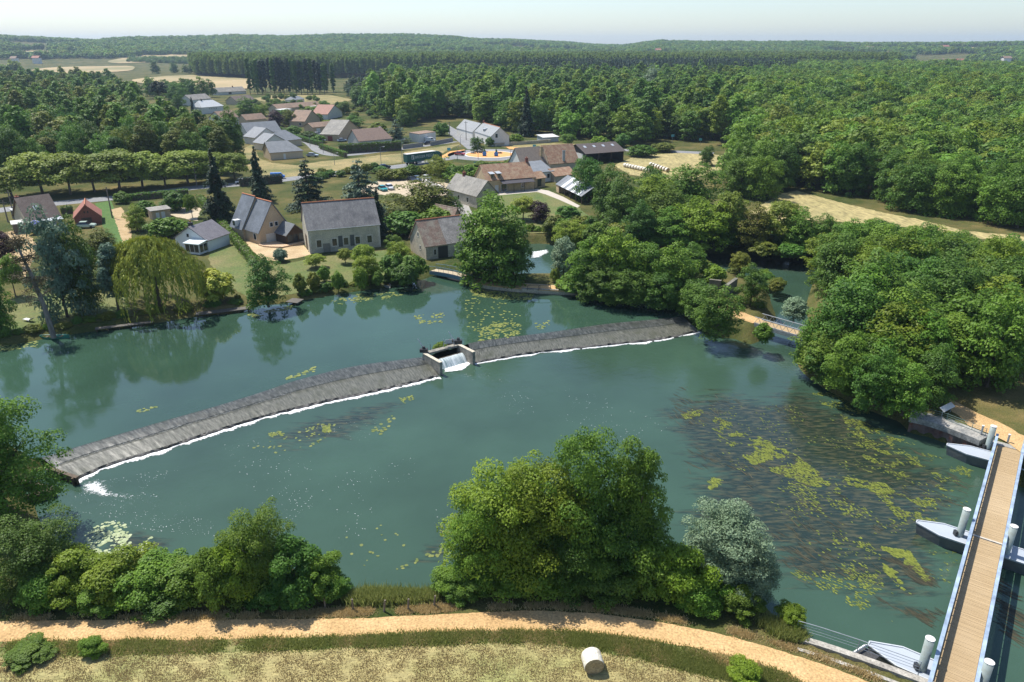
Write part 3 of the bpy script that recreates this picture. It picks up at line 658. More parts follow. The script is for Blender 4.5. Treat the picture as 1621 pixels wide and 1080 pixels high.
dn = [(scat([(545, 0), (0, 0)], ZD, 0) if False else scat([(585, 680), (625, 655), (632, 662), (600, 692)], ZD, 26), ZD, .14, .28, 1, None), (scat([(395, 710), (500, 670), (530, 672), (530, 700), (450, 720)], ZD, 55, .5, .9), ZD, .08, .24, 1, None),
      (scat([(620, 905), (690, 870), (700, 830), (712, 832), (715, 870), (660, 895)], ZD, 40, .48, .8), ZD, .09, .22, 1, None), (scat([(540, 830), (640, 830), (640, 900), (560, 905)], ZD, 16), ZD, .1, .2, 1, None)]
pads_mesh('lily_pads', dn, PAD, 'yellow green lily pads scattered below the weir')
pads_mesh('lily_pads', [(scat([(132, 838), (170, 826), (196, 826), (205, 846), (240, 850), (232, 870), (200, 885), (120, 885), (140, 860)], ZD, 300, .38, .8, 5), ZD, .09, .24, 1, None), (scat([(225, 890), (262, 878), (268, 892), (240, 905)], ZD, 70), ZD, .14, .28, 1, None)], PADP, 'pale lily pads massed behind the left hedge')
fl = at(1450, 860, 0) - at(1100, 680, 0); FLW = math.atan2(fl.y, fl.x)
mats_ = [([(1075, 655), (1110, 648), (1180, 680), (1195, 700), (1150, 706), (1090, 668)], 420, .50), ([(1140, 675), (1200, 690), (1260, 720), (1300, 750), (1400, 765), (1420, 780), (1340, 785), (1270, 765), (1190, 735), (1150, 700)], 2600, .44), ([(1285, 622), (1340, 620), (1400, 655), (1395, 665), (1330, 648), (1300, 640)], 700, .45),
         ([(1330, 655), (1400, 680), (1460, 715), (1540, 745), (1520, 780), (1440, 770), (1360, 720)], 1100, .56), ([(1395, 865), (1440, 872), (1462, 905), (1480, 930), (1430, 935), (1400, 905)], 1000, .47), ([(1380, 775), (1480, 790), (1490, 830), (1430, 830)], 500, .55),
         ([(1320, 855), (1380, 850), (1400, 930), (1370, 950), (1330, 900)], 260, .56), ([(1245, 905), (1310, 900), (1400, 960), (1420, 990), (1350, 960)], 220, .57), ([(1195, 740), (1330, 790), (1450, 830), (1400, 850), (1260, 800)], 300, .58)]
pads_mesh('water_weed', [(scat([(1075, 650), (1200, 640), (1330, 640), (1440, 690), (1540, 760), (1500, 960), (1330, 940), (1200, 780)], ZD, 900, .58, .3, 6, 1.3), ZD, .05, .18, 2.2, FLW)] + [(scat(p, ZD, int(n * 1.1), c + .04, .45, i + 3, 1.9), ZD, .05, .19, 2.2, FLW) for i, (p, n, c) in enumerate(mats_)] + [(scat([(1118, 762), (1128, 756), (1146, 760), (1142, 768), (1122, 776)], ZD, 120, .35, 1.2), ZD, .08, .25, 1.9, FLW), (scat([(425, 686), (440, 682), (452, 686), (446, 692), (428, 692)], ZD, 70, .35, 1.2), ZD, .08, .25, 1.9, FLW), (scat([(632, 630), (655, 626), (656, 634), (640, 640)], ZD, 50, .35, 1.2), ZD, .08, .25, 1.9, FLW), (scat([(510, 676), (522, 672), (524, 684), (512, 686)], ZD, 60), ZD, .15, .3, 1.5, FLW)], WEEDY, 'yellow green mats of river weed drifting towards the bridge')
pads_mesh('water_weed', [(scat([(1040, 660), (1080, 610), (1200, 640), (1300, 640), (1420, 690), (1540, 770), (1510, 900), (1480, 1000), (1400, 980), (1300, 950), (1200, 860), (1100, 820), (1090, 740)], ZD, 620, .62, .24, 9), ZD - .004, .25, .9, 12, FLW), (scat([(1400, 880), (1470, 900), (1495, 960), (1470, 990), (1390, 950)], ZD, 260, .45, .3, 4), ZD - .004, .25, .8, 12, FLW), (scat([(1570, 900), (1621, 960), (1621, 1040), (1590, 1000)], ZD, 90, .5, .3, 4), ZD - .004, .5, 1.4, 14, FLW)], WEEDB, 'brown streaming strands of river weed below the weir')

# ================================================================ BUILDINGS
SLATE = surf('roof_slate', (.135, .150, .170), (.185, .200, .220), .9, .55, (.11, .12, .13), .3, .25, fine=7, stretch=(1, 1, 1))
SLOLD = surf('roof_slate_old', (.150, .148, .150), (.215, .210, .205), .8, .7, (.10, .10, .105), .35, .3, fine=5, stretch=(2.5, .5, .5))
LTILE = surf('roof_grey_tile', (.175, .190, .205), (.22, .235, .25), .6, .6, fine=6)
STILE = surf('roof_stone_grey', (.27, .255, .225), (.20, .19, .17), .9, .8, (.32, .30, .26), .4, .4, fine=5)
BTILE = surf('roof_brown_tile', (.235, .155, .105), (.30, .205, .145), 1.2, .8, (.19, .14, .105), .4, .4, fine=6)
OTILE = surf('roof_old_tile', (.34, .200, .125), (.26, .150, .095), 1.6, .85, (.40, .29, .19), .9, .5, fine=6)
RTILE = surf('roof_red_tile', (.36, .150, .105), (.30, .120, .085), 1.5, .75, fine=7)
DTILE = surf('roof_dark_brown_tile', (.155, .115, .095), (.12, .09, .075), 1.2, .75, (.19, .15, .125), .4, .3, fine=6)
MOSST = surf('roof_mossy_tile', (.25, .165, .125), (.19, .14, .11), 1.3, .85, (.30, .27, .21), .7, .5, fine=5)
GREYT = surf('roof_lichen_tile', (.265, .245, .22), (.20, .185, .17), 1.2, .85, (.33, .31, .28), .7, .5, fine=5)
RIDGE = surf('ridge_tile', (.52, .20, .09), (.42, .15, .07), 4, .7)
CREAM = surf('render_cream', (.60, .49, .35), (.55, .45, .32), .5, .9, fine=8)
WHITEW = surf('render_white', (.74, .72, .67), (.68, .66, .61), .5, .9, fine=8)
TANW = surf('render_tan', (.54, .42, .28), (.48, .37, .25), .5, .9, fine=8)
OCHRW = surf('stone_ochre', (.56, .43, .26), (.46, .35, .21), 1.3, .9, (.36, .29, .19), .5, .3, fine=6)
STONE = surf('rubble_stone', (.55, .49, .37), (.44, .39, .30), 1.6, .9, (.34, .31, .245), .5, .4, fine=5)
OLDR = surf('old_render', (.56, .52, .41), (.48, .45, .355), .6, .9, (.32, .32, .27), .35, .3, fine=6)
BRICK = surf('red_brick', (.26, .095, .065), (.20, .070, .050), 2.5, .85, fine=9)
ASH = surf('pale_quoin_stone', (.62, .59, .52), (.52, .50, .44), 2, .85, fine=8)
WOODD = surf('dark_wood', (.075, .048, .030), (.05, .032, .02), 3, .7, stretch=(1, 1, .3))
GLASS = flat('window_glass', (.025, .032, .040), .08, spec=.8)
WFR = flat('window_frame_white', (.70, .70, .68), .5)
ZINC = flat('zinc', (.50, .54, .58), .4, metal=.2)
TERR = surf('terrace', (.60, .42, .27), (.52, .36, .23), 2, .9, fine=5)
def house(label, A, B, W, wh, rh, ridge='x', roof=SLATE, wall=CREAM, hip=(0, 0), ov=.35, wins=(), doors=(), chim=(), name='house', cat='house', group=None, cap=None, skylights=(), dormers=(), open_front=False, z0=G, shed=False, roofs=None):
    """A-B: the wall towards the camera on the ground (photo pixels); W: depth away from it; wh eaves, rh ridge above eaves"""
    a, b = at(*A), at(*B); Ln = (b - a).length; e = empty(name, (a.x, a.y, z0), math.atan2(b.y - a.y, b.x - a.x), label, cat, group)
    mb = MB()
    if shed:
        mb.add([(0, 0, 0), (Ln, 0, 0), (Ln, W, 0), (0, W, 0), (0, 0, wh), (Ln, 0, wh), (Ln, W, wh + rh), (0, W, wh + rh)], [(3, 2, 1, 0), (4, 5, 6, 7), (0, 1, 5, 4), (1, 2, 6, 5), (2, 3, 7, 6), (3, 0, 4, 7)])
    elif open_front:
        mb.box(0, Ln, W - .25, W, 0, wh); mb.box(0, .25, .3, W - .25, 0, wh); mb.box(Ln - .25, Ln, .3, W - .25, 0, wh)
        for x in (0.02, Ln - .2): mb.add([(x, .3, wh), (x, W, wh), (x, W / 2, wh + rh * .97), (x + .2, .3, wh), (x + .2, W, wh), (x + .2, W / 2, wh + rh * .97)], [(0, 1, 2), (5, 4, 3), (0, 3, 4, 1), (1, 4, 5, 2), (2, 5, 3, 0)])
    elif ridge == 'x':
        h0, h1 = hip
        if h0 or h1: mb.box(0, Ln, 0, W, 0, wh)
        if not h0 and not h1:
            mb.add([(0, 0, 0), (0, W, 0), (0, W, wh), (0, W / 2, wh + rh - .03), (0, 0, wh), (Ln, 0, 0), (Ln, W, 0), (Ln, W, wh), (Ln, W / 2, wh + rh - .03), (Ln, 0, wh)],
                   [(4, 3, 2, 1, 0), (5, 6, 7, 8, 9), (0, 5, 9, 4), (9, 8, 3, 4), (8, 7, 2, 3), (7, 6, 1, 2), (6, 5, 0, 1)])
        elif not h0: mb.add([(0, 0, wh + .004), (0, W, wh + .004), (0, W / 2, wh + rh - .05), (.3, 0, wh + .004), (.3, W, wh + .004), (.3, W / 2, wh + rh - .05)], [(0, 2, 1), (3, 4, 5), (0, 3, 5, 2), (1, 2, 5, 4), (0, 1, 4, 3)])
    else:
        mb.add([(0, 0, 0), (Ln, 0, 0), (Ln, 0, wh), (Ln / 2, 0, wh + rh - .03), (0, 0, wh), (0, W, 0), (Ln, W, 0), (Ln, W, wh), (Ln / 2, W, wh + rh - .03), (0, W, wh)],
               [(0, 1, 2, 3, 4), (9, 8, 7, 6, 5), (0, 5, 6, 1), (1, 6, 7, 2), (2, 7, 8, 3), (3, 8, 9, 4), (4, 9, 5, 0)])
    wo = mb.build('wall', wall, e)
    th = .16; sl = rh / ((W if ridge == 'x' else Ln) / 2)
    if shed:
        s2 = rh / W; mb = MB(); mb.slab([(-ov, -ov, wh + .2 - s2 * ov), (Ln + ov, -ov, wh + .2 - s2 * ov), (Ln + ov, W + ov, wh + rh + .2 + s2 * ov), (-ov, W + ov, wh + rh + .2 + s2 * ov)], th); ro = mb.build('roof', roof, e)
    elif ridge == 'x':
        zt = wh + rh + .15; ze = wh + .15 - sl * ov; h0, h1 = hip; x0 = -ov; x1 = Ln + ov; r0 = x0 + h0; r1 = x1 - h1; ym = W / 2
        segs = roofs or [(0, 1, roof)]
        for k, (f0, f1, rm) in enumerate(segs):
            mb = MB(); xa = x0 + (x1 - x0) * f0; xb = x0 + (x1 - x0) * f1; ra = max(xa, r0); rb = min(xb, r1); lift = .05 * k
            mb.slab([(xa, -ov, ze + lift), (xb, -ov, ze + lift), (rb, ym, zt + lift), (ra, ym, zt + lift)], th)
            mb.slab([(xb, W + ov, ze + lift), (xa, W + ov, ze + lift), (ra, ym, zt + lift), (rb, ym, zt + lift)], th)
            if h0 and f0 == 0: mb.add([(x0, -ov, ze), (r0, ym, zt), (x0, W + ov, ze)], [(0, 1, 2)])
            if h1 and f1 == 1: mb.add([(x1, -ov, ze), (x1, W + ov, ze), (r1, ym, zt)], [(0, 1, 2)])
            ro = mb.build('roof', rm, e)
        if cap:
            mb = MB(); mb.tube([(r0, ym, zt + .02), (r1, ym, zt + .02)], .14, 6); mb.build('ridge_tiles', cap, ro)
    else:
        zt = wh + rh + .15; ze = wh + .15 - sl * ov; xm = Ln / 2; mb = MB()
        mb.slab([(-ov, -ov, ze), (xm, -ov, zt), (xm, W + ov, zt), (-ov, W + ov, ze)], th)
        mb.slab([(xm, -ov, zt), (Ln + ov, -ov, ze), (Ln + ov, W + ov, ze), (xm, W + ov, zt)], th)
        ro = mb.build('roof', roof, e)
        if cap:
            mb = MB(); mb.tube([(xm, -ov, zt + .02), (xm, W + ov, zt + .02)], .14, 6); mb.build('ridge_tiles', cap, ro)
    def onface(face, u, z, ww, hh, d0, d1):
        if face == 'f': return (u - ww / 2, u + ww / 2, -d1, -d0, z, z + hh)
        if face == 'b': return (u - ww / 2, u + ww / 2, W + d0, W + d1, z, z + hh)
        if face == 'l': return (-d1, -d0, u - ww / 2, u + ww / 2, z, z + hh)
        return (Ln + d0, Ln + d1, u - ww / 2, u + ww / 2, z, z + hh)
    for wn in wins:
        face, u, z, ww, hh = wn[:5]; fm = wn[5] if len(wn) > 5 else WFR; fw = wn[6] if len(wn) > 6 else .1
        if face in 'fb' : u *= Ln
        else: u *= W
        mb = MB()
        for bx in ((u, z - fw, ww + 2 * fw, fw), (u, z + hh, ww + 2 * fw, fw), (u - ww / 2 - fw / 2, z, fw, hh), (u + ww / 2 + fw / 2, z, fw, hh)): mb.box(*onface(face, *bx, -.05, .06))
        fo_ = mb.build('window', fm, e)
        mb = MB(); mb.box(*onface(face, u, z, ww, hh, -.05, .015)); mb.build('pane', GLASS, fo_)
    for dn_ in doors:
        face, u, ww, hh, dm = dn_; u *= Ln if face in 'fb' else W
        mb = MB(); mb.box(*onface(face, u, .02, ww, hh, -.05, .05)); mb.build('door', dm, e)
    for cx, cy, ch, cm in chim:
        mb = MB(); x, y = cx * Ln, cy * W; zb = wh + rh * (1 - abs((cy if ridge == 'x' else cx) - .5) * 2) - .2
        mb.box(x - .4, x + .4, y - .3, y + .3, zb - .6, zb + ch); mb.box(x - .48, x + .48, y - .38, y + .38, zb + ch, zb + ch + .14); co = mb.build('chimney', cm, ro)
        mb = MB(); mb.tube([(x, y, zb + ch + .1), (x, y, zb + ch + .55)], [.16, .13], 7); mb.build('chimney_pot', RIDGE, e if False else co)
    for sx, sy in skylights:          # on the front slope, fractions along and up
        mb = MB(); z_ = lambda t: wh + .15 + rh * t; x = sx * Ln; t0, t1 = sy, sy + .2
        mb.slab([(x - .5, W / 2 * t0, z_(t0) + .07), (x + .5, W / 2 * t0, z_(t0) + .07), (x + .5, W / 2 * t1, z_(t1) + .07), (x - .5, W / 2 * t1, z_(t1) + .07)], .1); mb.build('skylight', ZINC, ro)
    for dx, t0 in dormers:
        mb = MB(); x = dx * Ln; y0 = W / 2 * t0; zz = wh + .1 + rh * t0; hh = 1.25; dp = hh / sl
        mb.box(x - .6, x + .6, y0, y0 + dp, zz, zz + hh); do = mb.build('dormer', wall, ro)
        mb = MB(); mb.slab([(x - .8, y0 - .25, zz + hh), (x + .8, y0 - .25, zz + hh), (x + .8, y0 + dp + .5, zz + hh + .35), (x - .8, y0 + dp + .5, zz + hh + .35)], .1); mb.build('dormer_roof', ZINC, do)
        mb = MB(); mb.box(x - .4, x + .4, y0 - .04, y0 + .02, zz + .15, zz + hh - .1); mb.build('dormer_window', GLASS, do)
    return e, Ln, ro
# the big barn
bw = [('f', u, 1.25, .95, 1.5, ASH, .24) for u in (.135, .35, .51, .675, .845)]
e, Ln, ro = house('long rendered barn with a dark slate roof and orange ridge beside the river garden', (491, 402), (603, 391), 9.4, 5.1, 4.7, 'x', SLOLD, OLDR, cap=RIDGE, ov=.2, wins=bw, doors=[('f', .235, 1.5, 1.9, surf('blocked_door', (.25, .24, .20), (.2, .19, .16), 2, .9)), ('l', .45, 2.4, 3.2, WOODD)], name='barn', cat='barn')
for x in (0, Ln):
    mb = MB()
    for k in range(11):
        ww = .5 if k % 2 else .32; mb.box(x - (.02 if x == 0 else ww), x + (ww if x == 0 else .02), -.03, .3, .1 + k * .46, .1 + k * .46 + .46)
    mb.build('quoins', ASH, e)
mb = MB(); mb.box(-.22, Ln + .22, -.32, -.2, 4.92, 5.03); mb.build('gutter', ZINC, ro)
for u in (.435, .6):
    mb = MB(); mb.box(u * Ln - .45, u * Ln + .45, -.06, .05, .9, 3.3); mb.build('shutter', surf('grey_shutter', (.11, .12, .11), (.08, .09, .085), 3, .8), e)
# modern house with slate roofs
e, Ln, ro = house('tan house with steep slate roofs, orange ridges and a glazed porch', (412, 388), (461, 378), 6.2, 2.9, 6.0, 'y', SLATE, TANW, cap=RIDGE, ov=.3, wins=[('f', .42, 3.6, .7, .9), ('f', .58, 3.6, .7, .9), ('l', .3, .9, 1.0, 1.3)], doors=[('f', .36, 2.3, 2.1, flat('garage_door', (.66, .63, .56), .6))])
mb = MB(); l0 = Ln; s = .4
mb.add([(-s, 6.2, 0), (l0 - .6, 6.2, 0), (l0 - .6, 6.2, 2.9), (l0 / 2 - s, 6.2, 9.3), (-s, 6.2, 2.9), (-s, 11.5, 0), (l0 - .6, 11.5, 0), (l0 - .6, 11.5, 2.9), (l0 / 2 - s, 11.5, 9.3), (-s, 11.5, 2.9)],
       [(0, 1, 2, 3, 4), (9, 8, 7, 6, 5), (0, 5, 6, 1), (1, 6, 7, 2), (2, 7, 8, 3), (3, 8, 9, 4), (4, 9, 5, 0)]); mb.build('rear_wing', TANW, e)
mb = MB(); xm = l0 / 2 - s; mb.slab([(-s - .4, 6.1, 2.45), (xm, 6.1, 9.5), (xm, 11.8, 9.5), (-s - .4, 11.8, 2.45)], .16); mb.slab([(xm, 6.1, 9.5), (l0 - .3, 6.1, 2.7), (l0 - .3, 11.8, 2.7), (xm, 11.8, 9.5)], .16); rr = mb.build('rear_roof', SLATE, e)
mb = MB(); mb.tube([(xm, 6.0, 9.52), (xm, 11.8, 9.52)], .14, 6); mb.build('ridge_tiles', RIDGE, rr)
mb = MB(); mb.box(-1.0, .5, 8.2, 9.6, 3.0, 4.4); dm = mb.build('dormer', WFR, rr); mb = MB(); mb.box(-1.04, -1.0, 8.4, 9.4, 3.2, 4.2); mb.build('dormer_window', GLASS, dm)
# its glazed porch in front, on the right
px_, py_ = Ln * .52, -4.6
mb = MB(); pw, pd, ph, prh = 4.3, 4.6, 2.4, 1.9
mb.add([(px_, py_, .05), (px_ + pw, py_, .05), (px_ + pw, py_, ph), (px_ + pw / 2, py_, ph + prh), (px_, py_, ph), (px_, -.05, .05), (px_ + pw, -.05, .05), (px_ + pw, -.05, ph), (px_ + pw / 2, -.05, ph + prh), (px_, -.05, ph)],
       [(0, 1, 2, 3, 4), (9, 8, 7, 6, 5), (0, 5, 6, 1), (1, 6, 7, 2), (2, 7, 8, 3), (3, 8, 9, 4), (4, 9, 5, 0)]); pg = mb.build('glazed_porch', WOODD, e)
mb = MB(); mb.slab([(px_ - .4, py_ - .4, ph - .25), (px_ + pw / 2, py_ - .4, ph + prh + .15), (px_ + pw / 2, -.06, ph + prh + .15), (px_ - .4, -.06, ph - .25)], .14); mb.slab([(px_ + pw / 2, py_ - .4, ph + prh + .15), (px_ + pw + .4, py_ - .4, ph - .25), (px_ + pw + .4, -.06, ph - .25), (px_ + pw / 2, -.06, ph + prh + .15)], .14); mb.build('porch_roof', SLATE, pg)
for x0_, x1_ in ((.2, 1.35), (1.55, 2.75), (2.95, 4.1)):
    mb = MB(); mb.box(px_ + x0_, px_ + x1_, py_ - .04, py_ + .02, .25, 2.1); mb.build('porch_pane', GLASS, pg)
mb = MB(); mb.prism([(-.5, -.1), (px_ - .3, -.1), (px_ - .3, -4.8), (px_ + pw + .6, -4.8), (px_ + pw + .6, -6.2), (2, -6.0), (.4, -4), (-.5, -2)], .02, .3); mb.build('terrace', TERR, e)
# old mill
house('old stone mill with a two tone tiled roof beside the blue footbridge', (675, 412), (744, 402), 8.6, 2.9, 4.4, 'x', MOSST, STONE, cap=RIDGE, ov=.25, roofs=[(0, .46, MOSST), (.46, 1, GREYT)], wins=[('l', .45, 4.2, .5, .8, ASH, .1), ('l', .35, 1.6, .5, .8, ASH, .1), ('f', .2, .9, .5, 1.1, ASH, .12)], doors=[('f', .38, 2.2, 2.5, DARK)], name='mill', cat='mill')
house('small stone gable with a tiled roof behind the old mill', (716, 372), (732, 368), 7, 3.4, 2.6, 'y', MOSST, OCHRW, name='outbuilding', cat='outbuilding')
house('grey roofed stone house end on to the lane, half hidden by a tree', (755, 330), (788, 325), 15, 3.4, 3.6, 'y', STILE, STONE, wins=[('f', .4, 3.6, .8, 1.1, ASH, .12), ('l', .3, 1.0, .9, 1.2, ASH, .1), ('l', .6, 1.0, .9, 1.2, ASH, .1)], chim=[(.5, .75, 1.0, BRICK)])
e, Ln, ro = house('long ochre stone house with old orange tiles and two dormers', (771, 306), (846, 299.5), 9.5, 3.7, 3.9, 'x', OTILE, OCHRW, ov=.25, wins=[('f', .35, .3, 1.8, 2.0), ('f', .75, .9, .9, 1.2)], doors=[('f', .2, 1.2, 2.1, ZINC)], chim=[(.97, .5, 1.3, BRICK)], dormers=[(.13, .12), (.27, .12)])
mb = MB(); mb.slab([(Ln * .27, -2.2, 2.75), (Ln * .94, -2.2, 2.75), (Ln * .94, -.02, 3.45), (Ln * .27, -.02, 3.45)], .12); ao = mb.build('awning', flat('awning_dark', (.055, .05, .06), .7), e)
for t_ in (.28, .5, .72, .93):
    mb = MB(); mb.tube([(Ln * t_, -2.1, .02), (Ln * t_, -2.1, 2.7)], .06, 6); mb.build('awning_post', WOODD, ao)
house('low tiled wing with tall dark glazing at the right end of the ochre house', (846, 298), (863, 295.5), 5, 2.9, 1.5, 'x', OTILE, OCHRW, wins=[('f', .45, .3, 1.7, 2.3, OCHRW, .1)], name='outbuilding', cat='outbuilding')
house('brown roofed house with a tall slim chimney beside the roundabout', (826, 275), (869, 271), 9, 3.0, 5.0, 'x', surf('roof_dull_brown', (.20, .165, .135), (.25, .205, .165), 1.2, .8, fine=6), WHITEW, wins=[('f', .15, 1.5, .9, 1.2), ('f', .35, 1.5, .9, 1.2)], chim=[(.8, .2, 3.4, OCHRW)])
house('large barn with a mottled orange brown roof beside the open hay barn', (870, 272.5), (915, 269), 10, 3.0, 5.4, 'x', OTILE, STONE, ov=.4, chim=[(.5, .05, 3.6, STEEL)], name='barn', cat='barn')
house('small white annex with a pale blue grey sloping roof', (846, 290), (875, 287), 7.5, 3.2, 2.2, 'x', LTILE, WHITEW, shed=True, wins=[('f', .75, 1.2, .9, 1.3), ('f', .25, 1.2, .9, 1.3)], name='outbuilding', cat='outbuilding')
house('low shed under red brown tiles between the barn and the striped shelter', (879, 289), (910, 285), 7, 2.0, 1.8, 'x', OTILE, STONE, name='shed', cat='shed')
e, Ln, ro = house('open hay barn with a dark roof and four pale skylights', (927, 260.5), (987, 255.5), 13.5, 3.9, 2.6, 'x', surf('roof_fibre_dark', (.105, .085, .078), (.085, .07, .065), 2, .8, stretch=(3, .2, 1), fine=4), surf('dark_boarding', (.06, .055, .05), (.04, .036, .034), 3, .8), open_front=True, ov=.5, skylights=[(.13, .55), (.37, .55), (.61, .55), (.86, .55)], name='barn', cat='barn')
for k in range(4):
    mb = MB(); x = .2 + (Ln - .4) * k / 3; mb.box(x - .12, x + .12, .05, .29, 0, 3.85); mb.build('post', WOODD, e)
mb = MB(); mb.box(-.62, -.5, -.5, 14.0, 3.7, 3.9)
mb = MB(); mb.prism([(-.02, 2), (0.0, 2), (0, 11), (-.02, 11)], 0, 3.6); mb.build('end_panel', WHITEW, e)
# striped open shelter
a, b = at(886, 306), at(921, 324); Ln = (b - a).length; e = empty('shelter', (a.x, a.y, G), math.atan2(b.y - a.y, b.x - a.x), 'open timber shelter with a striped grey and white roof', 'shelter')
SW, SH, SR = 7.0, 2.3, 2.5
STRIPE = flat('clear_sheet', (.72, .74, .74), .4)
for k in range(9):
    mb = MB(); x0_ = -.3 + (Ln + .6) * k / 9; x1_ = -.3 + (Ln + .6) * (k + 1) / 9; m_ = LTILE if k % 2 == 0 else STRIPE
    mb.slab([(x0_, -.4, SH), (x1_, -.4, SH), (x1_, SW / 2, SH + SR), (x0_, SW / 2, SH + SR)], .1); mb.slab([(x1_, SW + .4, SH), (x0_, SW + .4, SH), (x0_, SW / 2, SH + SR), (x1_, SW / 2, SH + SR)], .1); mb.build('roof_panel', m_, e)
for k in range(5):
    for y_ in (0, SW):
        mb = MB(); x = .1 + (Ln - .3) * k / 4; mb.box(x - .1, x + .1, y_ - .1, y_ + .1, 0, SH + .05); mb.build('post', WOODD, e)
mb = MB(); mb.box(.2, Ln, SW - .4, SW - .15, 0, SH - .1); mb.build('back_wall', OCHRW, e)
mb = MB(); mb.add([(-2.6, -.2, 0), (-.35, -.2, 0), (-.35, -.2, 2.3), (-.35, SW + .2, 0), (-2.6, SW + .2, 0), (-2.6, -.2, 2.3), (-2.6, SW / 2, 4.6), (-2.6, SW + .2, 2.3), (-.35, SW / 2, 4.6), (-.35, SW + .2, 2.3)],
                  [(0, 1, 2, 5), (0, 5, 6, 7, 4), (1, 3, 9, 8, 2), (4, 7, 9, 3), (5, 2, 8, 6), (6, 8, 9, 7)]); sw_ = mb.build('stone_end', OCHRW, e)
mb = MB(); mb.slab([(-2.8, -.4, 2.25), (-.32, -.4, 2.25), (-.32, SW / 2, 4.8), (-2.8, SW / 2, 4.8)], .1); mb.slab([(-.32, SW + .4, 2.25), (-2.8, SW + .4, 2.25), (-2.8, SW / 2, 4.8), (-.32, SW / 2, 4.8)], .1); mb.build('end_roof', SLATE, e)
# left bank houses
e, Ln, ro = house('brown tiled house with one skylight and a blue sun canopy in front', (49, 367), (98, 359), 9.5, 2.7, 4.6, 'x', DTILE, CREAM, ov=.4, skylights=[(.42, .35)], doors=[('f', .3, 2.0, 2.1, GLASS), ('f', .75, 1.4, 2.1, ZINC)], chim=[(.05, .55, .9, BRICK)])
mb = MB(); mb.slab([(-.2, -2.2, 2.3), (Ln + .1, -2.2, 2.3), (Ln + .1, -.45, 2.6), (-.2, -.45, 2.6)], .1); mb.build('veranda_roof', ZINC, e)
house('small red brick garage with a red tiled roof', (120, 358), (162, 354), 8, 2.0, 2.9, 'y', RTILE, BRICK, cap=RIDGE, ov=.3, wins=[('f', .42, 2.9, .3, .5, BRICK, .05), ('f', .55, 2.9, .3, .5, BRICK, .05)], doors=[('f', .45, 2.2, 1.8, WOODD)], name='garage', cat='garage')
house('tiny flat roofed garden shed with a grey roof', (242, 348), (271, 344), 3.2, 2.1, .25, 'x', STILE, TANW, shed=True, doors=[('f', .6, .9, 1.7, WFR), ('f', .3, .8, 1.6, WFR)], name='shed', cat='shed')
e, Ln, ro = house('little white cottage with a grey roof, black chimney and glazed front', (280, 394), (331, 399), 7, 2.5, 2.6, 'y', surf('roof_slate_violet', (.16, .15, .165), (.2, .19, .2), 1, .6, fine=7), surf('render_blue_white', (.70, .73, .74), (.64, .67, .68), .6, .9), ov=.3, wins=[('f', .42, 2.9, .6, .7)], chim=[(.45, .15, 1.1, DARK)])
mb = MB(); mb.box(Ln * .55, Ln * .55 + 3.6, -2.6, -.05, .02, 2.3); gp = mb.build('glazed_porch', WFR, e)
mb = MB(); mb.slab([(Ln * .55 - .2, -2.9, 2.35), (Ln * .55 + 3.9, -2.9, 2.35), (Ln * .55 + 3.9, -.06, 2.7), (Ln * .55 - .2, -.06, 2.7)], .12); mb.build('porch_roof', flat('polycarbonate', (.66, .74, .74), .35), gp)
for k in range(3):
    mb = MB(); mb.box(Ln * .55 + .2 + k * 1.15, Ln * .55 + 1.15 + k * 1.15, -2.65, -2.58, .5, 2.05); mb.build('porch_pane', GLASS, gp)
for y_ in (-2.3, -1.1):
    mb = MB(); mb.box(Ln * .55 + 3.58, Ln * .55 + 3.65, y_, y_ + .95, .5, 2.05); mb.build('porch_pane', GLASS, gp)
# blue canopy, white terrace roofs
c_ = at(59, 370); e = empty('sun_canopy', c_, 0.1, 'blue pointed sun canopy on the terrace of the brown house', 'sun canopy')
mb = MB(); s = 1.7; mb.add([(-s, -s, 2.2), (s, -s, 2.2), (s, s, 2.2), (-s, s, 2.2), (0, 0, 3.2), (-s, -s, 2.0), (s, -s, 2.0), (s, s, 2.0), (-s, s, 2.0)], [(0, 1, 4), (1, 2, 4), (2, 3, 4), (3, 0, 4), (0, 5, 6, 1), (1, 6, 7, 2), (2, 7, 8, 3), (3, 8, 5, 0)]); mb.build('fabric', surf('blue_fabric', (.055, .075, .26), (.07, .09, .31), 2, .8), e)
for sx in (-1, 1):
    for sy in (-1, 1): mb = MB(); mb.tube([(sx * s * .96, sy * s * .96, 0), (sx * s * .96, sy * s * .96, 2.1)], .04, 6); mb.build('leg', STEEL, e)
for A_, B_, W_, lb in (((23, 371), (40, 369), 3.4, 'white slatted terrace roof left of the blue canopy'), ((29, 350), (42, 348), 4.0, 'small white flat roof beside the road behind the terrace'), ):
    house(lb, A_, B_, W_, 2.2, .15, 'x', WHITE, surf('grey_boards', (.15, .135, .115), (.11, .10, .085), 3, .8), shed=True, ov=.2, name='lean_to', cat='lean to')
# the village
V = house
V('low grey roofed house with a blank wall and one white door facing the meadow', (429, 254), (480, 250), 10, 2.9, 3.4, 'x', LTILE, CREAM, hip=(0, 4.5), doors=[('f', .43, .9, 2.1, WFR)])
V('tall white gabled house at the left end of the new close', (394, 222), (446, 217.5), 11, 3.0, 4.2, 'x', LTILE, WHITEW, wins=[('l', .5, 1.0, 1.0, 1.2), ('f', .12, .9, 1.6, 2.0)])
V('white house whose dark edged gable faces right in the new close', (405, 230), (442, 226), 9, 3.2, 3.6, 'y', LTILE, WHITEW, wins=[('f', .5, 1.0, 1.2, 1.2)])
V('smaller white gabled house in front of the dark edged gable', (418, 239), (455, 235), 8, 2.9, 3.3, 'y', LTILE, WHITEW, wins=[('f', .5, 1.0, 1.2, 1.2)])
V('grey hipped house behind the low one in the new close', (446, 234), (478, 230.5), 11, 2.9, 3.6, 'x', LTILE, CREAM, hip=(2, 4.5))
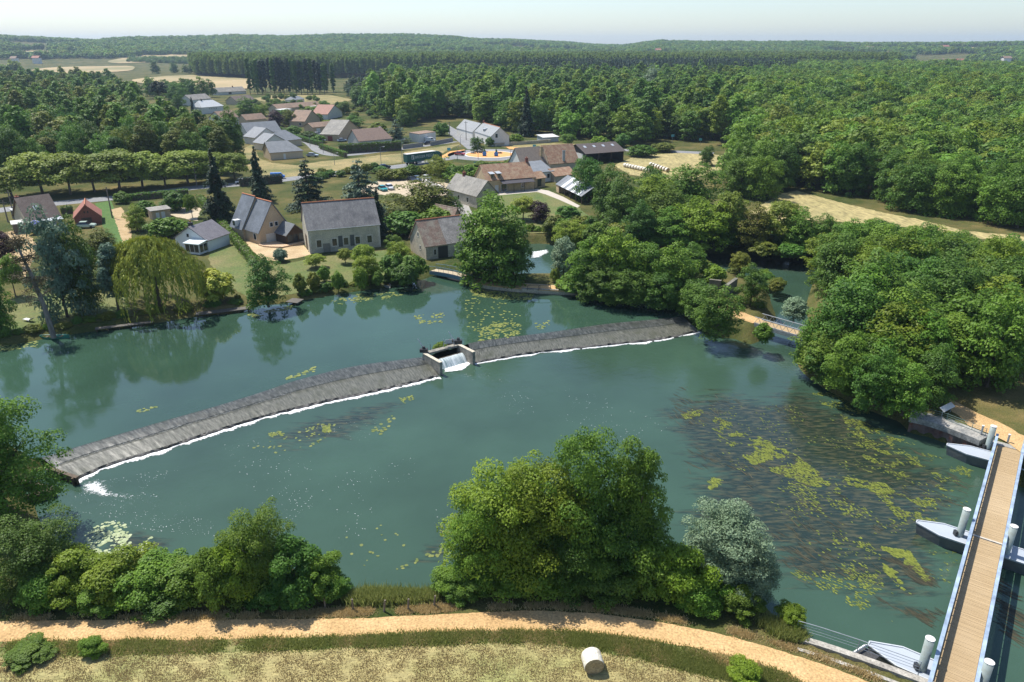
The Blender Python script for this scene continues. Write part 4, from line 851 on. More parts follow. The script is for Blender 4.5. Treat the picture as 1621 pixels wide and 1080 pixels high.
V('low brown roofed house just behind the white gables', (391, 198), (422, 195), 8, 2.6, 2.6, 'x', BTILE, CREAM)
V('tan gabled house with two rooflights and a brown roof', (483, 201.5), (507, 196), 9, 3.0, 5.0, 'y', BTILE, TANW, wins=[('l', .3, .9, 1.0, 1.2)], chim=[])
V('long low tan outbuilding beside the two rooflight house', (496, 211), (537, 206.5), 7, 2.8, 1.8, 'x', BTILE, TANW, doors=[('f', .2, 2.4, 2.1, WFR)], name='outbuilding', cat='outbuilding')
V('tan house with a steep grey roof and big blank gable by the hedge', (537, 224), (571, 215.5), 9, 3.0, 5.4, 'y', STILE, TANW, doors=[('l', .5, 2.4, 2.2, surf('red_door', (.26, .06, .05), None, 3, .6))])
V('house with a broad pinkish brown roof behind the tall dark hedge', (569, 234), (621, 229), 10, 2.8, 4.3, 'x', surf('roof_pinkish', (.31, .215, .165), (.26, .18, .14), 1.2, .8, fine=6), surf('render_grey', (.50, .50, .47), (.45, .45, .42), .6, .9), hip=(0, 2.5), chim=[(.85, .55, .8, WFR)])
V('white gabled house with a salmon red tile roof', (519, 189.5), (542, 184.5), 10, 3.0, 4.6, 'y', surf('roof_salmon', (.36, .20, .15), (.30, .16, .12), 1.2, .8, fine=6), WHITEW)
V('very long low house with a faded brown roof', (440, 178.5), (508, 172.5), 9, 2.5, 2.4, 'x', BTILE, CREAM)
V('white carport in front of the long brown roofed house', (445, 180.5), (462, 179), 5, 2.3, .2, 'x', WHITE, WHITEW, shed=True, name='carport', cat='carport')
V('second white carport near the right end of the long brown roof', (489, 174.5), (502, 173.5), 4, 2.2, .2, 'x', WHITE, WHITEW, shed=True, name='carport', cat='carport')
V('dark brown roofed bungalow near the poplars', (375, 166), (404, 163), 10, 2.5, 3.2, 'x', DTILE, CREAM, wins=[('f', .55, .6, 1.0, 1.6)])
V('long grey bungalow at the far edge of the village', (347, 151), (390, 148.5), 11, 2.6, 3.4, 'x', STILE, WHITEW, wins=[('f', .4, .5, 3.0, 1.6)], chim=[(.65, .5, 1.0, BRICK)])
V('white two storey house with a dull grey roof', (304, 168), (335, 165), 10, 4.2, 3.2, 'x', STILE, WHITEW, wins=[('f', .2, 1, 1.4, 1.4)])
V('white house with a shining hipped metal roof', (321, 181), (355, 178), 10, 4.2, 3.6, 'x', flat('bright_roof', (.62, .63, .62), .45), WHITEW, hip=(2, 4), wins=[('f', .35 + .1 * k, 2.6, .5, .7) for k in range(4)], chim=[(.25, .5, 1, DARK)])
V('white house with a brown roof rising behind the dark wood', (354, 203), (379, 200), 10, 5.0, 3.2, 'x', BTILE, WHITEW, wins=[('f', .7, 2.6, 1.6, 1.3)])
e, Ln, ro = V('white cottage with black windows and one dormer beside the roundabout', (752, 223), (777.5, 232), 8.5, 4.2, 3.6, 'x', surf('roof_grey_blue', (.25, .26, .265), (.3, .31, .31), 1, .6, fine=6), WHITEW, cap=RIDGE, ov=.2, wins=[('f', .18, .3, 1.0, 2.2), ('f', .48, .6, 1.2, 1.8), ('f', .76, .6, 1.2, 1.8), ('r', .3, 3.6, 1.0, 1.6)], dormers=[(.45, .2)], chim=[(.02, .5, 1.0, BRICK)])
V('white cottage set back behind its twin with a plain grey roof', (723, 214), (748, 221.5), 8.5, 3.4, 3.8, 'x', surf('roof_grey_blue', (.25, .26, .265)), WHITEW, ov=.2)
V('long pale wall of a flat topped workshop', (664, 226), (690, 222), 6, 3.6, .3, 'x', BTILE, WHITEW, shed=True, ov=.1, doors=[('f', .5, .9, 2.0, DARK)], name='workshop', cat='workshop')
V('white greenhouse roof in the garden beside the wood', (860, 225.5), (884, 224), 6, 2.0, .6, 'x', WHITE, ZINC, shed=True, name='greenhouse', cat='greenhouse')
V('small blue grey roof under trees at the back of the village', (466, 164), (482, 162), 8, 2.6, 2.0, 'x', LTILE, WHITEW, hip=(2, 2))
def wall_thing(label, A, B, th, h, m, cap=None, name='garden_wall', cat='wall', z0=G):
    a, b = at(*A, z0), at(*B, z0); Lw = (b - a).length; e = empty(name, (a.x, a.y, z0), math.atan2(b.y - a.y, b.x - a.x), label, cat)
    mb = MB(); mb.box(0, Lw, 0, th, -.3, h); mb.build('wall', m, e)
    mb = MB(); mb.box(-.03, Lw + .03, -.05, th + .05, h + .003, h + .1); mb.build('coping', cap or m, e); return e, Lw
GREYW = surf('breeze_block', (.30, .29, .28), (.25, .245, .24), 1.5, .9, fine=6)
wall_thing('grey block garden wall beside the tall hedge', (638, 236), (670, 232), .25, 1.6, GREYW)
wall_thing('grey block garden wall running up to the roundabout', (682, 231), (717, 224), .25, 1.6, GREYW)
wall_thing('dark low stone wall beyond the roundabout', (783, 232), (872, 226), .4, 1.3, STONE)
wall_thing('stone retaining wall along the ochre path above the lily pads', (826, 459.5), (905, 463), .4, .25, STONE, OLDC, z0=1.8)
wall_thing('ruined stone wall on the wooded island, upper piece', (1150, 470), (1166, 458), .5, 2.0, surf('ruin_stone', (.22, .205, .17), (.16, .15, .125), 1.5, .9, (.10, .11, .07), .8, .3, fine=6))
wall_thing('short broken wall beside the ruined one', (1122, 456), (1140, 458), .5, 1.5, MATS['ruin_stone'])
wall_thing('small grey wall behind the parked cars', (668, 291), (702, 305), .4, 1.6, WHITEW)
for k, (x0_, y0_, x1_, y1_) in enumerate([(1180, 79, 1190, 78.6), (1225, 82, 1236, 81.6), (1372, 78, 1384, 77.6), (1404, 88, 1412, 87.7), (1425, 91, 1436, 90.6), (1488, 76, 1502, 75.6), (1492, 102, 1508, 101.5), (1515, 102.5, 1526, 102), (1588, 97, 1600, 96.5), (1038, 82, 1046, 81.7), (628, 80, 640, 79.5), (52, 97, 62, 96.5), (18, 98, 26, 97.6), (1135, 86, 1142, 85.7), (1160, 85.5, 1167, 85.2)]):
    a = at_terrain(x0_, y0_ + 4); b = at_terrain(x1_, y0_ + 4); b = Vector((b.x * a.y / b.y, a.y, a.z)); zt_ = a.z
    if 0 < a.y < 5000:
        Lf = (b - a).length; e = empty('far_house', (a.x, a.y, zt_), 0.05, 'pale house far away among the trees near the horizon', 'house', 'far houses near the horizon')
        mb = MB(); mb.box(0, Lf, 0, 12, -2, 11); mb.build('wall', WHITEW, e)
        mb = MB(); mb.slab([(-1, -1, 10.8), (Lf + 1, -1, 10.8), (Lf + 1, 6, 15), (-1, 6, 15)], .4); mb.slab([(Lf + 1, 13, 10.8), (-1, 13, 10.8), (-1, 6, 15), (Lf + 1, 6, 15)], .4); mb.build('roof', RTILE if k % 2 else BTILE, e)

# ================================================================ PONTOON BRIDGE, FOOTBRIDGES, QUAYS
DZ = 1.95
PLANK = surf('deck_planks', (.42, .305, .170), (.365, .262, .145), .5, .85, (.46, .345, .205), .12, .3, stretch=(6, .25, 1), bd=.02)
RAILC = surf('bridge_steel_pale', (.34, .43, .55), (.30, .38, .50), .6, .4, fine=1)
HULL = surf('pontoon_hull', (.10, .12, .135), (.075, .09, .10), .6, .5, (.14, .14, .13), .5, .1, stretch=(1, 1, 3))
PDECK = surf('pontoon_deck', (.40, .44, .49), (.37, .41, .46), .4, .6)
PILE = surf('pile_paint', (.33, .39, .375), (.29, .34, .325), 1.0, .45, (.25, .27, .235), .7)
PILET = flat('pile_top', (.80, .79, .75), .6)
ba, bb = at(1596, 709, DZ), at(1508, 1080, DZ); bd = (bb - ba).normalized(); bl = (bb - ba).length + 9
BRZ = math.atan2(bd.y, bd.x)
br = empty('footbridge', (ba.x, ba.y, 0), BRZ, 'long straight pontoon bridge with a plank deck and pale blue steel parapets', 'footbridge')
HWD = 1.2
mb = MB(); k = 0; x = 0.0
while x < bl:
    if abs(x - 20.0) > .12: mb.box(x, x + .135, -HWD, HWD, DZ - .05, DZ + random.uniform(-.006, .006))
    x += .15
pd_ = mb.build('deck', PLANK, br)
mb = MB()
for y_ in (-HWD - .12, HWD + .02): mb.box(0, bl, y_, y_ + .1, DZ - .55, DZ - .02)
mb.box(0, bl, -.4, .4, DZ - .5, DZ - .06); mb.build('girder', HULL, br)
for sgn_ in (-1, 1):
    y_ = sgn_ * (HWD + .07)
    mb = MB(); mb.box(-.4, bl, y_ - .13, y_ + .13, DZ + 1.08, DZ + 1.16); ra = mb.build('parapet_rail', RAILC, br)
    mb = MB(); mb.box(0, bl, y_ - .035, y_ + .035, DZ + .62, DZ + 1.075); mb.box(0, bl, y_ - .03, y_ + .03, DZ + .02, DZ + .40); mb.build('parapet_panel', RAILC, br)
    mb = MB(); x = 0
    while x < bl: mb.box(x, x + .1, y_ - .06, y_ + .06, DZ - .2, DZ + 1.07); x += 1.05
    mb.build('parapet_posts', RAILC, br)
mb = MB(); mb.box(19.9, 20.12, -HWD, HWD, DZ - .06, DZ + .02); mb.build('joint_plate', flat('joint_plate', (.55, .50, .42), .5), br)
mb = MB(); mb.box(-.9, -.02, -HWD - .3, HWD + .3, DZ - .5, DZ + .05); mb.build('abutment', CONC, br)
# pontoons: hull across the stream under the bridge, one pile each side
def b2l(px, py, z):
    p = at(px, py, z) - Vector((ba.x, ba.y, 0)); return Vector((p.x * math.cos(-BRZ) - p.y * math.sin(-BRZ), p.x * math.sin(-BRZ) + p.y * math.cos(-BRZ), z))
PZ = 1.12
tip, n1_, n2_, f1_, f2_ = b2l(1450.4, 828, PZ), b2l(1494, 851, PZ), b2l(1527, 862, PZ), b2l(1453, 822.5, PZ), b2l(1518, 838, PZ)
print('pontoon', tip, n1_, n2_, f1_, f2_)
def pontoon(dx, label, cut=None):
    ys = -tip.y                               # how far it sticks out upstream
    xm = (n2_.x + f2_.x) / 2
    e = empty('pontoon', (ba.x + bd.x * (xm + dx), ba.y + bd.y * (xm + dx), 0), BRZ, label, 'pontoon', 'pontoons under the bridge')
    w2 = max(1.0, (n2_.x - f2_.x) / 2); yt = abs(tip.y)
    sg = 1 if tip.y > 0 else -1
    half = [(-.22, yt), (.22, yt), (w2, yt * .62)]
    out = [(-w2, sg * yt * .62), (-.22, sg * yt), (.22, sg * yt), (w2, sg * yt * .62), (w2, -sg * yt * .62), (.22, -sg * yt), (-.22, -sg * yt), (-w2, -sg * yt * .62)]
    mb = MB(); ins_ = [(x * .94, y * .985) for x, y in out]; n = len(out)
    mb.add([(x * .86, y * .95, -.5) for x, y in out] + [(x, y, PZ - .06) for x, y in out], [tuple(range(n))[::-1], tuple(range(n, 2 * n))] + [(i, (i + 1) % n, n + (i + 1) % n, n + i) for i in range(n)]); mb.build('hull', HULL, e)
    mb = MB(); mb.prism([(x * 1.02, y * 1.005) for x, y in out], PZ - .058, PZ + .03); dk = mb.build('deck', PDECK, e)
    mb = MB(); n = len(out)
    for i in range(n):
        a, b = Vector((*out[i], 0)), Vector((*out[(i + 1) % n], 0)); wall_between(mb, a, b, .10, PZ + .031, PZ + .11)
    mb.build('gunwale', flat('gunwale_white', (.56, .59, .62), .4), e)
    return e
print(n2_.x - f2_.x)
def pile(p, top, label, r=.31):
    e = empty('mooring_pile', (p.x, p.y, 0), 0, label, 'pile', 'mooring piles of the pontoon bridge')
    mb = MB(); mb.tube([(0, 0, -2), (0, 0, top)], r, 24); sh = mb.build('shaft', PILE, e)
    sh.data.polygons.foreach_set('use_smooth', [len(p_.vertices) == 4 for p_ in sh.data.polygons])
    mb = MB(); mb.tube([(0, 0, top + .002), (0, 0, top + .05)], r + .012, 24); mb.build('cap', PILET, e)
    mb = MB(); mb.box(-r - .25, -r - .02, -.2, .2, PZ + .1, PZ + .55); mb.build('guide_roller', DARK, e)
pontoon(0, 'middle grey pontoon under the bridge, its pointed bow among the weeds')
pontoon(19.0, 'nearest grey pontoon, moored beside the near concrete quay')
pontoon(-18.0, 'farthest grey pontoon, moored against the sheet piled quay')
for px, py, lb in ((1519, 848, 'pale pile on the upstream side of the middle pontoon'), (1592, 876, 'pale pile on the downstream side of the middle pontoon'), (1459, 1060, 'pale pile by the near quay railing, upstream side'), (1550, 1098, 'pale pile cut by the bottom edge at the near end of the bridge'), (1563, 711, 'pale pile beside the far end of the bridge, upstream side'), (1617, 728, 'pale pile at the right edge beside the far end of the bridge')):
    pile(at(px, py, PZ), 4.0, lb)
# near quay
CONC2 = surf('quay_concrete', (.47, .44, .38), (.38, .355, .31), .8, .9, (.27, .25, .215), .6, .3, fine=7)
def quay(name, pts, z0, z1, wd, label, m=CONC2):
    P = smooth_line(pts, 1.2); mb = MB(); Lp = []; Rp = []
    for i, p in enumerate(P):
        d = (P[min(i + 1, len(P) - 1)] - P[max(i - 1, 0)]).normalized(); n = Vector((-d.y, d.x, 0)) * wd / 2; Lp.append(p + n); Rp.append(p - n)
    poly = Lp + Rp[::-1]; k = len(P)
    V = [(p.x, p.y, z1) for p in Lp] + [(p.x, p.y, z1) for p in Rp] + [(p.x, p.y, z0) for p in Lp] + [(p.x, p.y, z0) for p in Rp]
    Fs = []
    for i in range(k - 1): Fs += [(i, i + 1, k + i + 1, k + i), (2 * k + i, i + 2 * k + 1, i + 1, i), (k + i, k + i + 1, 3 * k + i + 1, 3 * k + i), (3 * k + i, 3 * k + i + 1, 2 * k + i + 1, 2 * k + i)]
    Fs += [(0, k, 3 * k, 2 * k), (k - 1, 2 * k - 1, 4 * k - 1, 3 * k - 1)]
    o = mb.add(V, Fs).build(name, m); return tag(o, label or 'path', 'quay wall')
qp = ats([(1263, 1009), (1300, 1020), (1360, 1040), (1420, 1062), (1478, 1084), (1500, 1094)], 2.05)
quay('quay_wall', qp, -.5, 2.08, .55, 'pale concrete capping of the near quay under the railing')
quay('quay_kerb', [p + Vector((-.45, -1.1, 0)) for p in qp], 1.6, 2.06, .3, 'narrow concrete kerb behind the near quay capping')
e = empty('railing', (qp[0].x, qp[0].y, 0), 0, 'thin galvanised wire railing along the near quay', 'railing')
rp = [p - qp[0] for p in smooth_line(qp[:4] + ats([(1458, 1076)], 2.05), 1.8)]; RO = Vector((.1, .55, 0))
rp = [p + RO for p in rp]
for z in (2.35, 2.6, 2.85, 3.1):
    mb = MB(); mb.tube([Vector((p.x, p.y, z)) for p in rp], .030 if z > 3 else .015, 6); mb.build('top_rail' if z > 3 else 'wire', STEEL, e)
for p in rp[::2]:
    mb = MB(); mb.tube([Vector((p.x, p.y, 1.3)), Vector((p.x, p.y, 3.1))], .028, 6); mb.build('post', STEEL, e)
# brace frame of the nearest pontoon
e = empty('gangway_frame', at(1385, 1040, 0), 0, 'white bent frame between the near quay and the nearest pontoon', 'frame')
o_ = at(1385, 1040, 0); g = lambda px, py, z: at(px, py, z) - o_
mb = MB(); mb.tube([g(1347, 1036, 1.9), g(1369, 1022, 1.7), g(1372, 1022, 1.4)], .09, 6); mb.build('arm', PILET, e)
mb = MB(); mb.slab([g(1350, 1035, 1.5), g(1368, 1025, 1.3), g(1392, 1040, 1.25), g(1376, 1052, 1.5)], .05); mb.build('net', surf('black_mesh', (.03, .03, .032), (.08, .08, .08), 6, .8), e)
for pts_, wd_ in (([(744, 439), (770, 446.5), (810, 451.5), (860, 455), (905, 457), (945, 456)], 3.4), ([(1125, 478), (1150, 488), (1175, 500), (1200, 509)], 3.0)):
    o = quay('path', ats(pts_, 2.03), 1.9, 2.03, wd_ - .3, None, GRAVEL); del o['category']; o['kind'] = 'structure'
    quay('embankment', ats(pts_, 1.89), .3, 1.895, wd_, 'old stone embankment carrying the causeway path' if wd_ > 3.2 else 'stone edge under the path on the island tip', STONE)
# far quay with sheet piling
fq = ats([(1442, 659), (1480, 668), (1520, 682), (1562, 699)], 1.9)
fq_o = quay('quay_wall', [p + Vector((.35, .8, 0)) for p in fq], 1.25, 1.92, 2.4, 'weathered concrete beam on rusty sheet piles by the far bridge end', surf('stained_concrete', (.36, .345, .31), (.16, .17, .17), .7, .9, (.44, .41, .36), .4, .3, fine=5))
e = empty('sheet_piling', (fq[0].x, fq[0].y, 0), 0, 'rusty corrugated sheet piling under the far quay beam', 'sheet piling')
P = smooth_line(fq, .35); mb = MB(); V = []
for i, p in enumerate(P):
    d = (P[min(i + 1, len(P) - 1)] - P[max(i - 1, 0)]).normalized(); n = Vector((d.y, -d.x, 0)); off = .12 if (i // 2) % 2 else .40
    qq = p + n * off - fq[0]; V += [(qq.x, qq.y, -.8), (qq.x, qq.y, 1.24)]
mb.add(V, [(2 * i, 2 * i + 2, 2 * i + 3, 2 * i + 1) for i in range(len(P) - 1)]); mb.build('sheet', surf('rust', (.17, .065, .045), (.26, .25, .22), 1.2, .8, (.10, .05, .04), .6), e)
e = empty('mesh_fence', (fq[0].x, fq[0].y, 1.9), 0, 'low green wire fence along the far quay', 'fence')
fp = [p + Vector((.6, 1.3, 0)) - fq[0] for p in ats([(1462, 664), (1500, 674), (1540, 690), (1562, 699)], 1.9)]
for i in range(len(fp) - 1):
    mb = MB()
    for z in (.1, .35, .6, .85): mb.tube([fp[i] + Vector((0, 0, z)), fp[i + 1] + Vector((0, 0, z))], .018, 5)
    mb.build('wire', flat('fence_green', (.16, .27, .25), .5), e)
for p in fp:
    mb = MB(); mb.tube([p, p + Vector((0, 0, .95))], .03, 6); mb.build('post', flat('fence_green', (.16, .27, .25), .5), e)
def bollard(px, py, label, h=.9):
    p = at(px, py, 2.0); e = empty('bollard', p, 0, label, 'bollard', 'small bollards at the far bridge end')
    mb = MB(); mb.tube([(0, 0, 0), (0, 0, h)], .11, 10); mb.build('post', STEEL, e)
    mb = MB(); mb.tube([(0, 0, h + .001), (0, 0, h + .09)], .14, 10); mb.build('cap', PILET, e)
bollard(1595, 700, 'small grey bollard on the ochre path at the bridge end'); bollard(1553, 687, 'dark topped post beside the pale pile and fence', 1.0)
e = empty('information_board', at(1497, 657, 1.9), .6, 'tilted white board on two legs beside the far quay', 'board')
mb = MB(); mb.slab([(-1.3, -.3, .9), (1.3, -.3, .9), (1.3, .3, 1.25), (-1.3, .3, 1.25)], .05); mb.build('panel', WHITE, e)
for x in (-1, 1): mb = MB(); mb.tube([(x, 0, -.1), (x, 0, 1.0)], .04, 6); mb.build('leg', STEEL, e)
# mill footbridge (blue steel, rails with posts) and the truss footbridge
def footbridge(A, B, z, wid, label, beam, truss):
    a, b = at(*A, z), at(*B, z); Lb = (b - a).length; e = empty('footbridge', (a.x, a.y, 0), math.atan2(b.y - a.y, b.x - a.x), label, 'footbridge')
    zz = lambda t: z + .25 * math.sin(math.pi * t) * (0 if truss else 1)
    K = 16
    for y_ in (-.08, wid):
        mb = MB()
        for i in range(K): mb.slab([(Lb * i / K, y_, zz(i / K)), (Lb * (i + 1) / K, y_, zz((i + 1) / K)), (Lb * (i + 1) / K, y_ + .12, zz((i + 1) / K)), (Lb * i / K, y_ + .12, zz(i / K))], .55)
        mb.build('beam', beam, e)
    mb = MB()
    for i in range(K): mb.slab([(Lb * i / K, .05, zz(i / K) + .05), (Lb * (i + 1) / K, .05, zz((i + 1) / K) + .05), (Lb * (i + 1) / K, wid - .01, zz((i + 1) / K) + .05), (Lb * i / K, wid - .01, zz(i / K) + .05)], .1)
    mb.build('deck', surf('pale_deck', (.46, .38, .26), (.40, .33, .225), .6, .9, fine=5) if not truss else PLANK, e)
    for y_ in (0, wid):
        mb = MB(); mb.tube([(Lb * i / K, y_, zz(i / K) + 1.1) for i in range(K + 1)], .06 if truss else .04, 6); mb.build('handrail', STEEL if truss else beam, e)
        mb = MB(); mb.tube([(Lb * i / K, y_, zz(i / K) + .12) for i in range(K + 1)], .05, 6); mb.build('lower_rail', STEEL if truss else beam, e)
        n = 9
        for i in range(n + 1):
            t_ = i / n; mb = MB()
            if truss and i < n:
                mb.tube([(Lb * t_, y_, zz(t_) + .12), (Lb * (t_ + .5 / n), y_, zz(t_) + 1.08)], .035, 5); mb.tube([(Lb * (t_ + .5 / n), y_, zz(t_) + 1.08), (Lb * (t_ + 1 / n), y_, zz(t_) + .12)], .035, 5)
                mb.build('brace', STEEL, e)
            elif not truss:
                mb.tube([(Lb * t_, y_, zz(t_) + .02), (Lb * t_, y_, zz(t_) + 1.1)], .03, 5); mb.build('rail_post', beam, e)
    return e
footbridge((680, 430), (748, 445), 2.1, 2.0, 'slightly arched blue steel footbridge with an ochre deck beside the mill', surf('blue_steel', (.10, .19, .26), (.13, .22, .28), 1, .5), False)
footbridge((1194, 512), (1296, 542), 2.1, 2.2, 'grey truss footbridge from the island to the wooded right bank', STEEL, True)
# two hoops on the causeway wall
for px, lb in ((845, 'left steel hoop rail on the causeway edge'), (862, 'right steel hoop rail on the causeway edge')):
    p = at(px, 459, 2.0); e = empty('hoop_rail', p, .05, lb, 'rail', 'hoop rails on the causeway')
    mb = MB(); mb.tube([(-1.1, 0, -.1), (-1.1, 0, .75), (-.9, 0, .9), (.9, 0, .9), (1.1, 0, .75), (1.1, 0, -.1)], .05, 6); mb.build('hoop', DARK, e)
e = empty('sign', at(1091, 502, 1.6), .2, 'small white sign on a post at the island end of the weir', 'sign')
mb = MB(); mb.tube([(0, 0, -.3), (0, 0, 2.2)], .05, 6); mb.build('post', STEEL, e); mb = MB(); mb.box(-.4, .4, -.09, -.055, 1.2, 2.2); mb.build('panel', WHITE, e)

# ================================================================ VEHICLES, BOATS, STREET FURNITURE
TYRE = flat('tyre', (.02, .02, .02), .8); GLC = flat('car_glass', (.02, .025, .03), .08, spec=.9)
def paint(n, c): return flat('paint_' + n, c, .25, spec=.7)
def car(px, py, rz, col_, label, kind='hatch', Lc=4.2):
    p = at(px, py); e = empty('van' if kind == 'van' else 'car', p + Vector((0, 0, .05)), rz, label, 'van' if kind == 'van' else 'car', 'vehicles on the road and in the car park')
    W2 = .88; k = Lc / 4.2
    if kind == 'van': prof = [(-2.3, .35), (2.3, .35), (2.35, .9), (1.75, 1.15), (1.15, 1.9), (-2.3, 1.95)]; cab = [(1.08, 1.25), (1.66, 1.22), (1.15, 1.8), (.5, 1.8), (.5, 1.25)]
    else: prof = [(-2.1, .32), (2.1, .32), (2.12, .72), (1.95, .86), (1.0, .97), (-1.75, 1.02), (-2.1, .92)]; cab = [(1.05, .96), (.35, 1.45), (-1.25, 1.47), (-1.95, 1.0)]
    def ext(mb, pr, w_): n = len(pr); return mb.add([(x * k, -w_, z) for x, z in pr] + [(x * k, w_, z) for x, z in pr], [tuple(range(n)), tuple(range(n, 2 * n))[::-1]] + [(i, n + i, n + (i + 1) % n, (i + 1) % n) for i in range(n)])
    mb = MB(); ext(mb, prof, W2); mb.build('body', col_, e, bevel=.06)
    if kind == 'van':
        mb = MB(); ext(mb, cab, W2 + .01); mb.build('cab_window', GLC, e)
    else:
        mb = MB(); n = len(cab); mb.add([(x * k, -(W2 - .03) if z < 1.1 else -(W2 - .2), z) for x, z in cab] + [(x * k, (W2 - .03) if z < 1.1 else (W2 - .2), z) for x, z in cab], [tuple(range(n)), tuple(range(n, 2 * n))[::-1]] + [(i, n + i, n + (i + 1) % n, (i + 1) % n) for i in range(n)]); mb.build('cabin_glass', GLC, e)
        mb = MB(); mb.slab([(.30 * k, -.66, 1.50), (.30 * k, .66, 1.50), (-1.22 * k, .66, 1.52), (-1.22 * k, -.66, 1.52)][::-1], .05); mb.build('roof', col_, e, bevel=.02)
    for x in (-1.35, 1.35):
        for y_ in (-W2 + .05, W2 - .05):
            mb = MB(); mb.tube([(x * k, y_ - .1, .28), (x * k, y_ + .1, .28)], .33, 14); mb.build('wheel', TYRE, e)
    for y_ in (-.62, .62):
        mb = MB(); mb.box(2.08 * k, 2.16 * k, y_ - .16, y_ + .16, .58, .72); mb.build('headlight', WFR, e)
    return e
RA = math.atan2((at(640, 262.5) - at(560, 270.5)).y, (at(640, 262.5) - at(560, 270.5)).x)
car(609, 267, RA, paint('navy', (.03, .05, .10)), 'dark blue car behind the green lorry on the main road')
car(728, 246, -.35, paint('red', (.45, .03, .04)), 'red car entering the roundabout')
car(495, 248.5, -.1, paint('silver', (.40, .45, .50)), 'silver blue car parked by the low grey roofed house', Lc=4.6)
car(440, 283, .25, paint('blue', (.03, .16, .50)), 'bright blue van half hidden between the dark spruces', 'van')
car(384, 291, .25, paint('white', (.7, .72, .74)), 'white car on the road between the two spruces')
car(606, 302, -1.0, paint('teal', (.02, .33, .36)), 'turquoise car in the gravel car park')
car(617, 300, -1.0, paint('white', (.7, .72, .74)), 'white car beside the turquoise one')
car(652, 287.5, -1.0, paint('black', (.02, .025, .04)), 'near black car in the gravel car park')
car(661, 286.5, -1.0, paint('steel_blue', (.15, .22, .30)), 'blue grey car between the black and the white one')
car(676, 285, -.6, paint('white', (.7, .72, .74)), 'white car nearest the round leafy tree of the car park')
car(694, 283, -.3, paint('pale_green', (.45, .55, .48)), 'pale green car in the shade under the round leafy tree')
car(681, 224.5, .1, paint('white', (.7, .72, .74)), 'white van parked outside the flat topped workshop', 'van')
car(678, 229, .4, paint('black', (.02, .025, .04)), 'black car at the gap in the grey block wall')
car(542, 224.5, .5, paint('pale_blue', (.35, .45, .58)), 'pale blue car outside the tan house with the big gable')
car(503, 214.5, .3, paint('white', (.7, .72, .74)), 'white car by the hedge in the close')
car(491, 207.5, .3, paint('white', (.7, .72, .74)), 'white car outside the long tan outbuilding')
car(137, 361, .2, paint('pale_green', (.45, .55, .48)), 'pale car beside the brick garage')
# lorry
ta, tb = at(642, 262.2), at(701, 254.3); tl = empty('lorry', (ta.x, ta.y, G + .03), math.atan2(tb.y - ta.y, tb.x - ta.x), 'long dark green curtain sided lorry with white lettering', 'lorry')
TG = surf('lorry_green', (.008, .095, .082), (.010, .110, .095), 1, .4); TLn = 13.6
mb = MB(); mb.box(0, TLn, -1.25, 1.25, 1.15, 4.0); tb_ = mb.build('trailer_box', TG, tl, bevel=.04)
mb = MB(); mb.box(-.04, TLn + .04, -1.28, 1.28, 4.003, 4.08); mb.build('trailer_roof', WHITE, tl)
mb = MB(); mb.box(.2, TLn - .3, -.5, .5, .85, 1.14); mb.box(4.5, 6.6, -1.2, -.6, .45, 1.14); mb.build('chassis', STEEL, tl)
mb = MB(); mb.box(TLn + .45, TLn + 2.9, -1.22, 1.22, .6, 3.2); mb.add([(TLn + .5, -1.15, 3.2), (TLn + 2.75, -1.15, 3.2), (TLn + 2.75, 1.15, 3.2), (TLn + .5, 1.15, 3.2), (TLn + .5, -1.05, 3.95), (TLn + 1.6, -1.05, 3.85), (TLn + 1.6, 1.05, 3.85), (TLn + .5, 1.05, 3.95)], [(0, 1, 5, 4), (1, 2, 6, 5), (2, 3, 7, 6), (3, 0, 4, 7), (4, 5, 6, 7), (3, 2, 1, 0)]); cb_ = mb.build('cab', TG, tl, bevel=.08)
mb = MB(); mb.box(TLn + 2.86, TLn + 2.93, -1.05, 1.05, 1.9, 2.9); mb.build('windscreen', GLC, cb_)
mb = MB(); mb.box(TLn + 1.7, TLn + 2.6, -1.25, -1.2, 1.9, 2.7); mb.build('side_window', GLC, cb_)
for x in (1.6, 2.9, 4.2, TLn + .9, TLn + 2.3):
    for y_ in (-1.05, 1.05):
        mb = MB(); mb.tube([(x, y_ - .16, .5), (x, y_ + .16, .5)], .5, 14); mb.build('wheel', TYRE, tl)
def text(body, size, parent, loc, rot, m, name='lettering', shear=0.0, ext=.004):
    cu = bpy.data.curves.new(name, 'FONT'); cu.body = body; cu.size = size; cu.extrude = ext; cu.shear = shear; cu.align_x = 'LEFT'
    o = bpy.data.objects.new(name, cu); col.objects.link(o); o.location = loc; o.rotation_euler = rot; cu.materials.append(m)
    me = bpy.data.meshes.new_from_object(o.evaluated_get(bpy.context.evaluated_depsgraph_get())); bpy.data.objects.remove(o)
    me.name = name; o = link(name, me, parent); o.location = loc; o.rotation_euler = rot
    if not me.materials: me.materials.append(m)
    return o
text('BREGER', 1.35, tb_, (3.55, -1.262, 2.25), (math.pi / 2, 0, 0), WHITE, shear=.18); text('MEGA', 1.45, tb_, (8.6, -1.262, 2.3), (math.pi / 2, 0, 0), WHITE, shear=.18)
mb = MB()
mb.box(2.0, 3.2, -1.275, -1.253, 2.0, 3.6); lg = mb.build('logo', WHITE, tb_)
mb = MB(); mb.add([(2.15, -1.279, 2.15), (2.55, -1.279, 2.15), (2.9, -1.279, 3.45), (2.5, -1.279, 3.45), (2.15, -1.285, 2.15), (2.55, -1.285, 2.15), (2.9, -1.285, 3.45), (2.5, -1.285, 3.45)], [(4, 5, 6, 7), (0, 1, 5, 4), (1, 2, 6, 5), (2, 3, 7, 6), (3, 0, 4, 7), (3, 2, 1, 0)]); mb.build('logo_bar', TG, lg)
